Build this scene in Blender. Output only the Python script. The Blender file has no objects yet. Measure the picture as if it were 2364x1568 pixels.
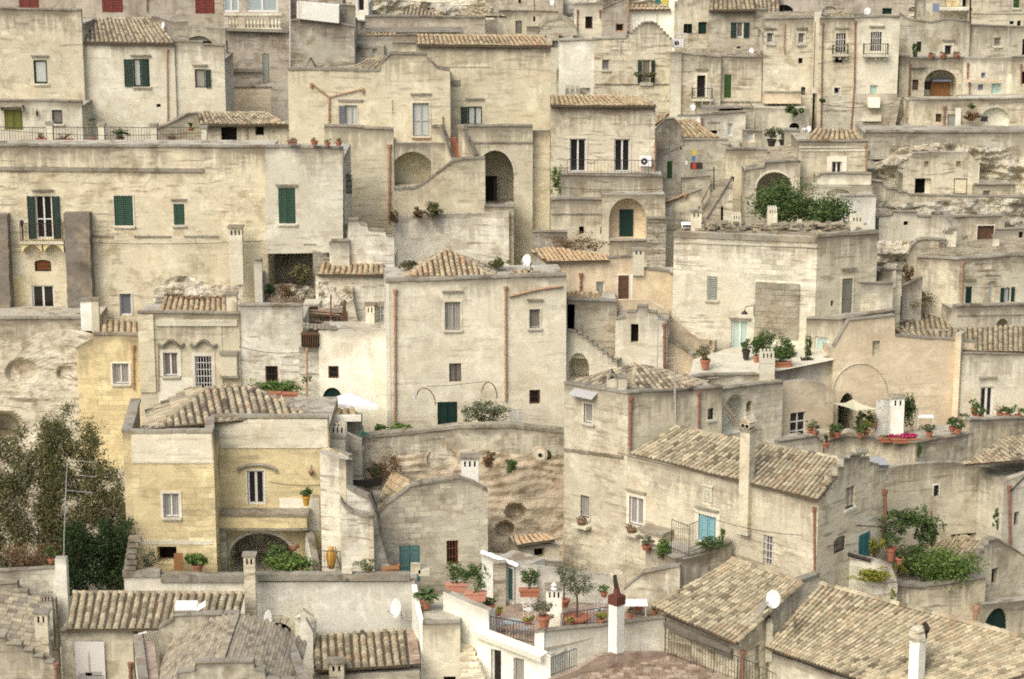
import bpy, math, random
from mathutils import Vector, noise
from mathutils.geometry import tessellate_polygon, intersect_point_tri_2d
random.seed(7)
sc = bpy.context.scene
col = sc.collection
# ------------------------------------------------------------------ camera
PITCH = math.radians(13.5)
FPX = 5120.0                      # focal length in units of a 2364 wide picture
CAM = Vector((0, 0, 40))
cd = bpy.data.cameras.new('camera'); cd.sensor_width = 36; cd.lens = 36*FPX/2364; cd.clip_end = 2000
cam = bpy.data.objects.new('camera', cd); cam.location = CAM
cam.rotation_euler = (math.pi/2-PITCH, 0, 0); col.objects.link(cam); sc.camera = cam
# ------------------------------------------------------------------ light
w = bpy.data.worlds.new("World"); sc.world = w; w.use_nodes = True
nt = w.node_tree; sky = nt.nodes.new('ShaderNodeTexSky'); sky.sky_type = 'NISHITA'; sky.sun_disc = False
SE, SR = math.radians(48), math.radians(216)
sky.sun_elevation = SE; sky.sun_rotation = SR; sky.air_density = 1.0; sky.dust_density = 6.0; sky.ozone_density = 0.4
bg = nt.nodes['Background']; bg.inputs[1].default_value = 0.14; nt.links.new(sky.outputs[0], bg.inputs[0])
sd = bpy.data.lights.new('sun', 'SUN'); sd.energy = 1.0; sd.angle = math.radians(40); sd.color = (1, .965, .89)
so = bpy.data.objects.new('sun', sd); col.objects.link(so)
dirv = Vector((math.sin(SR)*math.cos(SE), math.cos(SR)*math.cos(SE), math.sin(SE)))
so.rotation_euler = dirv.to_track_quat('Z', 'Y').to_euler(); so.location = (-60, -40, 120)
sc.view_settings.view_transform = 'Standard'; sc.view_settings.look = 'None'
sc.view_settings.exposure = 0.36; sc.view_settings.gamma = 1
sc.render.engine = 'CYCLES'; sc.cycles.use_denoising = False; sc.cycles.filter_width = 1.9
sc.cycles.max_bounces = 5; sc.cycles.diffuse_bounces = 3; sc.cycles.caustics_reflective = False; sc.cycles.caustics_refractive = False

cP, sP = math.cos(PITCH), math.sin(PITCH)
def ray(px, py):
    u = (px-1182)/FPX; v = (784-py)/FPX
    return Vector((u, cP+v*sP, -sP+v*cP))
def P(px, py, Y):
    d = ray(px, py); return CAM+d*(Y/d.y)

# ------------------------------------------------------------------ materials
MATS = {}
def newmat(name):
    m = bpy.data.materials.new(name); m.use_nodes = True; MATS[name] = m
    b = m.node_tree.nodes['Principled BSDF']; b.inputs['Roughness'].default_value = .9
    b.inputs['Specular IOR Level'].default_value = .15
    return m, m.node_tree, b
def N(nt, t, **k):
    n = nt.nodes.new(t)
    for a, v in k.items():
        if a.startswith('i_'):
            key = a[2:]; n.inputs[int(key) if key.isdigit() else key].default_value = v
        else: setattr(n, a, v)
    return n
def math_(nt, op, a, b=None, c=None, clamp=False):
    n = nt.nodes.new('ShaderNodeMath'); n.operation = op; n.use_clamp = clamp
    for i, x in enumerate((a, b, c)):
        if x is None: continue
        if hasattr(x, 'is_linked'): nt.links.new(x, n.inputs[i])
        else: n.inputs[i].default_value = x
    return n.outputs[0]
def ramp01(nt, x, lo, hi):
    n = nt.nodes.new('ShaderNodeMapRange'); n.clamp = True
    nt.links.new(x, n.inputs[0]); n.inputs[1].default_value = lo; n.inputs[2].default_value = hi
    return n.outputs[0]
def mixc(nt, f, a, b, mode='MIX'):
    n = nt.nodes.new('ShaderNodeMix'); n.data_type = 'RGBA'; n.blend_type = mode; n.clamp_factor = True
    for s, x in ((n.inputs[0], f), (n.inputs[6], a), (n.inputs[7], b)):
        if hasattr(x, 'is_linked'): nt.links.new(x, s)
        else: s.default_value = x if not isinstance(x, tuple) else (x+(1,))[:4]
    return n.outputs[2]

def make_group():
    g = bpy.data.node_groups.new('weathered_stone', 'ShaderNodeTree')
    I = g.interface
    for nm, ty, dv in (('Color', 'NodeSocketColor', (.5, .4, .3, 1)), ('Block', 'NodeSocketFloat', .5), ('Stain', 'NodeSocketFloat', .5),
                       ('Streak', 'NodeSocketFloat', .6), ('Size', 'NodeSocketFloat', 1.0)):
        s = I.new_socket(nm, in_out='INPUT', socket_type=ty); s.default_value = dv
    I.new_socket('Color', in_out='OUTPUT', socket_type='NodeSocketColor'); I.new_socket('Height', in_out='OUTPUT', socket_type='NodeSocketFloat')
    gi = g.nodes.new('NodeGroupInput'); go = g.nodes.new('NodeGroupOutput'); L = g.links.new
    geo = g.nodes.new('ShaderNodeNewGeometry'); pos = geo.outputs['Position']
    uw = N(g, 'ShaderNodeUVMap', uv_map='wall_uv').outputs[0]; ut = N(g, 'ShaderNodeUVMap', uv_map='top_uv').outputs[0]
    def nz(scale, det, vec=pos, rough=.6, dist=0.0):
        n = N(g, 'ShaderNodeTexNoise', i_Scale=scale, i_Detail=det, i_Roughness=rough, i_Distortion=dist); L(vec, n.inputs['Vector']); return n.outputs[0]
    big = nz(.16, 3); mid = nz(.8, 7, rough=.68, dist=.4); fine = nz(6, 5, rough=.7); grain = nz(26, 2)
    # warped uv for the courses
    wn = N(g, 'ShaderNodeTexNoise', i_Scale=1.2, i_Detail=2); L(pos, wn.inputs['Vector'])
    vm = N(g, 'ShaderNodeVectorMath', operation='MULTIPLY_ADD'); L(wn.outputs['Color'], vm.inputs[0]); vm.inputs[1].default_value = (.07, .07, 0); L(uw, vm.inputs[2])
    br = N(g, 'ShaderNodeTexBrick', i_Scale=1.0); br.offset = .43; br.squash = 1.4; br.squash_frequency = 3
    br.inputs['Color1'].default_value = (.45, .45, .45, 1); br.inputs['Color2'].default_value = (1, 1, 1, 1); br.inputs['Mortar'].default_value = (.7, .7, .7, 1)
    br.inputs['Mortar Size'].default_value = .014; br.inputs['Mortar Smooth'].default_value = .6; br.inputs['Brick Width'].default_value = .58; br.inputs['Row Height'].default_value = .28
    L(vm.outputs[0], br.inputs['Vector']); L(gi.outputs['Size'], br.inputs['Scale'])
    blk = ramp01(g, br.outputs['Color'], .45, 1.0)
    patch = ramp01(g, nz(.3, 5, rough=.65), .46, .6)            # where the blocks show through the plaster
    bamt = math_(g, 'MULTIPLY', math_(g, 'MULTIPLY_ADD', patch, .85, .15), gi.outputs['Block'])
    c = gi.outputs['Color']
    # block to block variation
    bv = math_(g, 'MULTIPLY_ADD', math_(g, 'SUBTRACT', blk, .55), math_(g, 'MULTIPLY', bamt, .55), 1.0)
    joint = math_(g, 'SUBTRACT', 1.0, math_(g, 'MULTIPLY', math_(g, 'MULTIPLY', br.outputs['Fac'], ramp01(g, mid, .35, .62)), math_(g, 'MULTIPLY', bamt, .5)))
    lum = math_(g, 'MULTIPLY', bv, joint)
    # big tonal drift, mid mottling, grain
    lum = math_(g, 'MULTIPLY', lum, math_(g, 'MULTIPLY_ADD', big, .5, .75))
    lum = math_(g, 'MULTIPLY', lum, math_(g, 'MULTIPLY_ADD', fine, .28, .86))
    lum = math_(g, 'MULTIPLY', lum, math_(g, 'MULTIPLY_ADD', grain, .3, .85))
    lm = N(g, 'ShaderNodeCombineColor'); [L(lum, lm.inputs[i]) for i in range(3)]
    c = mixc(g, 1.0, c, lm.outputs[0], 'MULTIPLY')
    # ochre and pale patches
    c = mixc(g, math_(g, 'MULTIPLY', ramp01(g, nz(.55, 5, rough=.7), .52, .7), .35), c, (.56, .44, .27))
    pale = math_(g, 'MULTIPLY', ramp01(g, nz(.7, 7, rough=.74, dist=.8), .5, .6), .55)
    c = mixc(g, pale, c, mixc(g, 1.0, c, (1.32, 1.34, 1.40), 'MULTIPLY'))
    oi = g.nodes.new('ShaderNodeObjectInfo'); rv = oi.outputs['Random']
    vv = N(g, 'ShaderNodeCombineColor'); L(math_(g, 'MULTIPLY_ADD', rv, .20, .87), vv.inputs[0]); L(math_(g, 'MULTIPLY_ADD', rv, .18, .875), vv.inputs[1]); L(math_(g, 'MULTIPLY_ADD', rv, .13, .89), vv.inputs[2])
    c = mixc(g, 1.0, c, vv.outputs[0], 'MULTIPLY')
    # grey stains
    st = math_(g, 'MULTIPLY', ramp01(g, mid, .52, .62), gi.outputs['Stain'])
    c = mixc(g, math_(g, 'MULTIPLY', st, 1.0), c, mixc(g, 1.0, c, (.60, .54, .47), 'MULTIPLY'))
    sp = ramp01(g, nz(3.2, 8, rough=.75, dist=.5), .56, .66); c = mixc(g, math_(g, 'MULTIPLY', math_(g, 'MULTIPLY', sp, patch), gi.outputs['Stain']), c, mixc(g, 1.0, c, (.46, .40, .34), 'MULTIPLY'))
    # horizontally stretched weathering along the courses
    mp = N(g, 'ShaderNodeMapping'); mp.inputs['Scale'].default_value = (.5, .5, 4.5); L(pos, mp.inputs[0])
    hs = nz(1.0, 6, mp.outputs[0], .7)
    c = mixc(g, math_(g, 'MULTIPLY', math_(g, 'MULTIPLY', math_(g, 'MULTIPLY', ramp01(g, hs, .53, .62), ramp01(g, nz(.28, 3), .42, .54)), gi.outputs['Stain']), 1.3), c, (.25, .21, .155))
    # rain streaks and lichen running down from the top of the wall
    st2 = N(g, 'ShaderNodeSeparateXYZ'); L(ut, st2.inputs[0]); td = st2.outputs[1]
    cx = N(g, 'ShaderNodeCombineXYZ'); L(math_(g, 'MULTIPLY', st2.outputs[0], 3.2), cx.inputs[0]); L(math_(g, 'MULTIPLY', td, .22), cx.inputs[1])
    sn = nz(1.0, 5, cx.outputs[0], .75)
    fall = math_(g, 'SUBTRACT', 1.0, ramp01(g, td, .0, 3.2))
    fall2 = math_(g, 'SUBTRACT', 1.0, ramp01(g, td, .0, .75))
    sk = ramp01(g, math_(g, 'ADD', sn, math_(g, 'MULTIPLY_ADD', fall, .34, -.17)), .48, .60)
    sk = math_(g, 'MULTIPLY', math_(g, 'MULTIPLY', math_(g, 'MULTIPLY', sk, fall), ramp01(g, nz(.45, 3), .38, .52)), gi.outputs['Streak'])
    c = mixc(g, math_(g, 'MULTIPLY', sk, .85), c, (.13, .11, .085))
    li = ramp01(g, math_(g, 'ADD', math_(g, 'MULTIPLY', mid, .8), math_(g, 'MULTIPLY', fall2, .44)), .54, .70)
    c = mixc(g, math_(g, 'MULTIPLY', math_(g, 'MULTIPLY', li, fall2), gi.outputs['Streak']), c, (.15, .13, .10))
    h = math_(g, 'ADD', math_(g, 'MULTIPLY', math_(g, 'SUBTRACT', 1.0, br.outputs['Fac']), math_(g, 'MULTIPLY', bamt, .5)),
              math_(g, 'ADD', math_(g, 'MULTIPLY', mid, .9), math_(g, 'MULTIPLY', fine, .5)))
    L(c, go.inputs[0]); L(h, go.inputs[1])
    return g
GROUP = make_group(); WH = ('white', 'pure', 'wtrim')
def stone(name, c, block=.5, stain=.5, streak=.6, size=1.0, bump=.5):
    c = (c[0], c[1]*(1.08 if name in WH else 1.13), c[2]*(1.2 if 'yellow' in name else 1.1 if name in WH else 1.235)); streak *= .8; block *= .8
    m, nt, b = newmat(name); g = nt.nodes.new('ShaderNodeGroup'); g.node_tree = GROUP
    for k, v in (('Color', c+(1,)), ('Block', block), ('Stain', stain), ('Streak', streak), ('Size', size)): g.inputs[k].default_value = v
    nt.links.new(g.outputs[0], b.inputs['Base Color'])
    bp = N(nt, 'ShaderNodeBump', i_Strength=bump, i_Distance=.05); nt.links.new(g.outputs[1], bp.inputs['Height']); nt.links.new(bp.outputs[0], b.inputs['Normal'])
    return m
stone('cream', (.64, .53, .365), .5, .62, .9)
stone('lcream', (.68, .585, .43), .16, .3, .7)
stone('ashlar', (.61, .51, .36), 1.25, .5, .6)
stone('white', (.81, .745, .62), .10, .10, .4)
stone('pure', (.86, .81, .71), .04, .05, .25)
stone('yellow', (.70, .54, .30), .95, .35, .7)
stone('lyellow', (.65, .54, .375), .25, .4, .8)
stone('peach', (.70, .535, .35), .2, .2, .4)
stone('tan', (.615, .52, .37), .8, .8, .8)
stone('grey', (.49, .415, .305), .8, .8, .9)
stone('pinkgrey', (.50, .41, .31), .6, .7, .7)
stone('dark', (.19, .155, .12), .9, .5, .3)
stone('tuff', (.60, .50, .355), .2, 1.0, .3, 1.0, .8)
stone('rock', (.50, .385, .26), .0, .7, .2, 1.0, .8)
stone('limewash', (.74, .645, .495), .8, .6, .6)
stone('limeblock', (.69, .595, .44), 1.3, .5, .7)
stone('rubble', (.52, .44, .32), 1.0, .9, .6, 1.35, 1.0)
stone('coping', (.30, .255, .19), .4, 1.1, .0, .8)
stone('oldblock', (.38, .315, .22), 1.7, .6, .0, .9, 1.0)
stone('roofslab', (.44, .38, .29), .4, 1.0, .0)
stone('ground', (.36, .30, .21), .1, 1.0, .0)
stone('trim', (.64, .55, .40), .05, .35, .0)
stone('wtrim', (.76, .68, .56), .0, .15, .0)
stone('terracotta_floor', (.40, .28, .20), .9, .8, .0, 1.6)

def vmat(name, cols, rough=.9, nscale=3.0, namt=.5, trans=False):
    """colour picked per face from attribute v, mottled by noise"""
    m, nt, b = newmat(name); b.inputs['Roughness'].default_value = rough
    if 'tile' in name: cols = [(q[0]*.96, q[1]*1.03, q[2]*1.06) for q in cols]
    a = N(nt, 'ShaderNodeAttribute', attribute_name='v'); r = N(nt, 'ShaderNodeValToRGB')
    els = r.color_ramp.elements; n = len(cols)
    while len(els) < n: els.new(.5)
    for i, c in enumerate(cols): els[i].position = i/(n-1); els[i].color = c+(1,)
    nt.links.new(a.outputs['Fac'], r.inputs[0])
    geo = nt.nodes.new('ShaderNodeNewGeometry'); nz = N(nt, 'ShaderNodeTexNoise', i_Scale=nscale, i_Detail=5, i_Roughness=.7); nt.links.new(geo.outputs['Position'], nz.inputs['Vector'])
    f = math_(nt, 'MULTIPLY_ADD', nz.outputs[0], namt*2, 1-namt)
    cc = N(nt, 'ShaderNodeCombineColor'); [nt.links.new(f, cc.inputs[i]) for i in range(3)]
    o = mixc(nt, 1.0, r.outputs[0], cc.outputs[0], 'MULTIPLY'); nt.links.new(o, b.inputs['Base Color'])
    return m
vmat('tile', [(.13, .10, .075), (.25, .20, .14), (.40, .33, .23), (.50, .42, .28), (.33, .27, .19), (.56, .47, .31), (.44, .30, .19), (.30, .25, .19)], nscale=2.2, namt=.6)
vmat('tile_grey', [(.13, .105, .07), (.26, .215, .14), (.39, .32, .21), (.48, .40, .265), (.30, .25, .165), (.54, .455, .305), (.40, .29, .18), (.23, .19, .13)], nscale=2.2, namt=.55)
vmat('tile_warm', [(.22, .15, .09), (.46, .35, .20), (.58, .47, .29), (.36, .27, .17), (.54, .43, .27), (.52, .32, .19), (.34, .27, .18)], namt=.55)
vmat('tile_orange', [(.54, .36, .21), (.60, .43, .26), (.64, .47, .29), (.52, .34, .20)], namt=.25)
vmat('tile_brown', [(.22, .15, .10), (.32, .22, .15), (.40, .29, .20), (.48, .38, .28), (.27, .19, .13)], namt=.5)
vmat('stone_tile', [(.22, .18, .13), (.33, .27, .19), (.42, .35, .25), (.36, .30, .22), (.47, .39, .26), (.27, .23, .18)], nscale=1.8, namt=.7)
vmat('leaf_dark', [(.012, .022, .008), (.022, .042, .014), (.035, .065, .02), (.05, .08, .025)], rough=.7)
vmat('leaf', [(.028, .048, .018), (.055, .095, .03), (.085, .14, .045), (.13, .185, .06), (.045, .07, .028)], rough=.6, nscale=1.2, namt=.4)
vmat('leaf_bright', [(.04, .075, .02), (.08, .145, .035), (.13, .21, .05), (.22, .28, .08)], rough=.6, nscale=1.2, namt=.4)
vmat('leaf_olive', [(.05, .06, .03), (.11, .13, .07), (.17, .19, .11), (.24, .26, .17)], rough=.6, namt=.4)
vmat('leaf_dry', [(.055, .065, .025), (.10, .12, .04), (.15, .145, .065), (.11, .09, .05), (.17, .18, .07), (.075, .075, .04)], nscale=.6, namt=.6)
vmat('leaf_brown', [(.08, .05, .03), (.16, .10, .055), (.24, .15, .08), (.11, .08, .04)], namt=.4)
vmat('leaf_yellow', [(.10, .13, .02), (.22, .24, .04), (.36, .33, .06), (.16, .20, .04)], namt=.3)
vmat('twig', [(.05, .038, .025), (.10, .075, .05), (.15, .115, .08)], namt=.3)
vmat('petal', [(.40, .02, .10), (.55, .04, .18), (.35, .03, .05)], namt=.2)
vmat('petal_orange', [(.60, .22, .05), (.70, .35, .10)], namt=.2)

def flat(name, c, rough=.7, nscale=8.0, namt=.22, metal=0.0, spec=.2, emit=None):
    m, nt, b = newmat(name); b.inputs['Roughness'].default_value = rough; b.inputs['Metallic'].default_value = metal; b.inputs['Specular IOR Level'].default_value = spec
    geo = nt.nodes.new('ShaderNodeNewGeometry'); nz = N(nt, 'ShaderNodeTexNoise', i_Scale=nscale, i_Detail=6, i_Roughness=.7); nt.links.new(geo.outputs['Position'], nz.inputs['Vector'])
    f = math_(nt, 'MULTIPLY_ADD', nz.outputs[0], namt*2, 1-namt)
    cc = N(nt, 'ShaderNodeCombineColor'); [nt.links.new(f, cc.inputs[i]) for i in range(3)]
    nt.links.new(mixc(nt, 1.0, c, cc.outputs[0], 'MULTIPLY'), b.inputs['Base Color']); return m
flat('whitepaint', (.74, .74, .70)); flat('greypaint', (.40, .40, .37)); flat('brownwood', (.13, .075, .045), namt=.5); flat('redshutter', (.20, .055, .042))
flat('tile_bed', (.12, .095, .065), namt=.5); flat('green', (.012, .036, .028)); flat('lgreen', (.045, .095, .065)); flat('kgreen', (.045, .10, .03)); flat('teal', (.05, .17, .17)); flat('bluedoor', (.22, .42, .46)); flat('tealgate', (.13, .25, .23))
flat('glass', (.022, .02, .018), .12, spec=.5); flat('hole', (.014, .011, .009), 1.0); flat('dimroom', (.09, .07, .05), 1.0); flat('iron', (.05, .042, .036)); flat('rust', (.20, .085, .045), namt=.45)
flat('pipe', (.40, .26, .165), namt=.5); flat('redpipe', (.28, .15, .105), namt=.5); flat('whitepipe', (.62, .60, .55)); flat('mint', (.46, .62, .54)); flat('greydoor', (.20, .195, .165), namt=.35); flat('greyshutter', (.30, .32, .27), namt=.3)
flat('terracotta', (.40, .17, .10), namt=.3); flat('terrapink', (.55, .27, .19), namt=.25); flat('urn', (.52, .29, .05), .35, namt=.35, spec=.5); flat('dish', (.74, .75, .73), .5, namt=.1); flat('metal', (.42, .43, .42), .5)
flat('canvas', (.86, .87, .87), namt=.06); flat('sail', (.66, .66, .46), namt=.08); flat('wood', (.26, .19, .13), nscale=5, namt=.5); flat('orangewood', (.26, .13, .055)); flat('bluegrey', (.22, .26, .35)); flat('bark', (.11, .09, .065), namt=.5)
flat('redtile', (.34, .16, .10), nscale=12, namt=.35); flat('rustdoor', (.30, .10, .03)); flat('blind', (.16, .17, .045), namt=.3); flat('poster', (.62, .62, .58), nscale=2, namt=.12); flat('posterink', (.36, .36, .34)); flat('plastic_green', (.03, .16, .12)); flat('plastic_grey', (.16, .17, .19)); flat('browncap', (.13, .05, .035)); flat('skin', (.45, .28, .20)); flat('yellowpaint', (.60, .52, .10)); flat('bluepaint', (.10, .20, .40)); flat('redpaint', (.45, .07, .05)); flat('basket', (.20, .13, .08), namt=.5)

def lace(name, c1, c2):
    m, nt, b = newmat(name); uw = N(nt, 'ShaderNodeUVMap', uv_map='wall_uv')
    wv = N(nt, 'ShaderNodeTexWave', i_Scale=2.6, i_Distortion=2.2, i_Detail=3); wv.wave_type = 'BANDS'; wv.bands_direction = 'X'; nt.links.new(uw.outputs[0], wv.inputs[0])
    nz = N(nt, 'ShaderNodeTexNoise', i_Scale=3.5, i_Detail=5); geo = nt.nodes.new('ShaderNodeNewGeometry'); nt.links.new(geo.outputs['Position'], nz.inputs['Vector'])
    f = math_(nt, 'MULTIPLY', wv.outputs['Fac'], math_(nt, 'MULTIPLY_ADD', nz.outputs[0], 1.2, .1))
    nt.links.new(mixc(nt, f, c1, c2), b.inputs['Base Color']); b.inputs['Roughness'].default_value = .35; b.inputs['Specular IOR Level'].default_value = .4
lace('lace', (.22, .215, .19), (.46, .45, .40)); lace('lacew', (.42, .46, .43), (.66, .68, .63)); lace('laceb', (.30, .37, .38), (.45, .52, .52)); lace('laced', (.11, .10, .09), (.32, .30, .26))

# ------------------------------------------------------------------ mesh builder
class MB:
    def __init__(s): s.v = []; s.f = []; s.m = []; s.val = []; s.td = {}; s.mats = []
    def mi(s, name):
        if name not in s.mats: s.mats.append(name)
        return s.mats.index(name)
    def face(s, pts, mat, val=.5, td=None):
        i = len(s.v); s.v.extend([Vector(p) for p in pts]); s.f.append(tuple(range(i, i+len(pts)))); s.m.append(s.mi(mat)); s.val.append(val)
        if td: 
            for k, t in enumerate(td): s.td[i+k] = t
    def mesh(s, pts, faces, mat, val=.5):
        i = len(s.v); s.v.extend([Vector(p) for p in pts]); k = s.mi(mat)
        for f in faces: s.f.append(tuple(i+a for a in f)); s.m.append(k); s.val.append(val)
    def hexa(s, c, mat, val=.5):   # 8 corners: bottom 4 ccw, top 4 ccw
        s.mesh(c, [(3, 2, 1, 0), (4, 5, 6, 7), (0, 1, 5, 4), (1, 2, 6, 5), (2, 3, 7, 6), (3, 0, 4, 7)], mat, val)
    def box(s, o, a, b, c, mat, val=.5):  # origin corner and three edge vectors
        o = Vector(o); s.hexa([o, o+a, o+a+b, o+b, o+c, o+a+c, o+a+b+c, o+b+c], mat, val)
    def tube(s, pts, r, mat, n=6, val=.5, r2=None):
        pts = [Vector(p) for p in pts]; rings = []; m = len(pts)
        for i, p in enumerate(pts):
            d = (pts[min(i+1, m-1)]-pts[max(i-1, 0)]).normalized(); u = d.cross(Vector((0, 0, 1)))
            if u.length < .05: u = d.cross(Vector((1, 0, 0)))
            u.normalize(); q = d.cross(u); rr = r if r2 is None else r+(r2-r)*i/max(1, m-1)
            rings.append([p+u*math.cos(2*math.pi*k/n)*rr+q*math.sin(2*math.pi*k/n)*rr for k in range(n)])
        V = [p for R in rings for p in R]; Fc = []
        for i in range(m-1):
            for k in range(n): Fc.append((i*n+k, i*n+(k+1) % n, (i+1)*n+(k+1) % n, (i+1)*n+k))
        Fc.append(tuple(range(n))[::-1]); Fc.append(tuple((m-1)*n+k for k in range(n))); s.mesh(V, Fc, mat, val)
    def lathe(s, o, prof, mat, n=12, val=.5):
        o = Vector(o); V = []; Fc = []
        for (r, z) in prof: V += [o+Vector((r*math.cos(2*math.pi*k/n), r*math.sin(2*math.pi*k/n), z)) for k in range(n)]
        for i in range(len(prof)-1):
            for k in range(n): Fc.append((i*n+k, i*n+(k+1) % n, (i+1)*n+(k+1) % n, (i+1)*n+k))
        Fc.append(tuple(range(n))[::-1]); Fc.append(tuple((len(prof)-1)*n+k for k in range(n))); s.mesh(V, Fc, mat, val)
    def build(s, name, parent=None, org=None, smooth=False, label=None):
        if not s.f: return None
        org = org if org is not None else (ORG.get(parent.name, Vector()) if parent else Vector())
        me = bpy.data.meshes.new(name); me.from_pydata([p-org for p in s.v], [], s.f)
        for k in s.mats: me.materials.append(MATS[k])
        me.polygons.foreach_set('material_index', s.m)
        if smooth: me.polygons.foreach_set('use_smooth', [True]*len(s.f))
        at = me.attributes.new('v', 'FLOAT', 'FACE'); at.data.foreach_set('value', s.val)
        u1 = me.uv_layers.new(name='wall_uv'); u2 = me.uv_layers.new(name='top_uv'); d1 = []; d2 = []
        for f in s.f:
            a, b, c = s.v[f[0]], s.v[f[1]], s.v[f[2]]; n = (b-a).cross(c-a)
            if n.length > 1e-12: n.normalize()
            flatf = abs(n.z) > .8 or (abs(n.x)+abs(n.y)) < 1e-6
            if not flatf:
                h = math.hypot(n.x, n.y); tx, ty = -n.y/h, n.x/h
            for i in f:
                p = s.v[i]
                if flatf: d1 += [p.x, p.y]; q = p.x
                else: q = p.x*tx+p.y*ty; d1 += [q, p.z]
                d2 += [q, s.td.get(i, 5.0)]
        me.uv_layers['wall_uv'].data.foreach_set('uv', d1); me.uv_layers['top_uv'].data.foreach_set('uv', d2)
        o = bpy.data.objects.new(name, me); col.objects.link(o)
        if parent: o.parent = parent
        ORG[o.name] = org
        if label: o['label'] = label
        return o
ORG = {}
def thing(name, label, cat, loc=(0, 0, 0), group=None):
    o = bpy.data.objects.new(name, None); col.objects.link(o); o.location = loc; o.empty_display_size = .3
    ORG[o.name] = Vector(loc); o['label'] = label; o['category'] = cat
    if group: o['group'] = group
    return o

class Fr:
    def __init__(s, A, B):
        a, b = P(*A), P(*B); s.o = a; s.b = b; t = Vector((b.x-a.x, b.y-a.y, 0)); s.len = t.length; s.t = t.normalized()
        s.n = Vector((s.t.y, -s.t.x, 0)); s.za = a.z; s.zb = b.z
    def uv(s, px, py):
        d = ray(px, py); k = (s.o-CAM).dot(s.n)/d.dot(s.n); p = CAM+d*k
        return (p-s.o).dot(s.t), p.z
    def w(s, u, z, out=0.0):
        p = s.o+s.t*u+s.n*out; return Vector((p.x, p.y, z))
    def top(s, u): return s.za+(s.zb-s.za)*u/s.len
    def bx(s, mb, u0, u1, z0, z1, o0, o1, mat, val=.5):
        """box spanning u0..u1, z0..z1 and from o0 (back) to o1 (front)"""
        mb.hexa([s.w(u0, z0, o1), s.w(u1, z0, o1), s.w(u1, z0, o0), s.w(u0, z0, o0), s.w(u0, z1, o1), s.w(u1, z1, o1), s.w(u1, z1, o0), s.w(u0, z1, o0)], mat, val)

JIT = [0]
def house(name, label, cat, px, py, Y, group=None): return thing(name, label, cat, P(px, py, Y), group)

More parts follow.
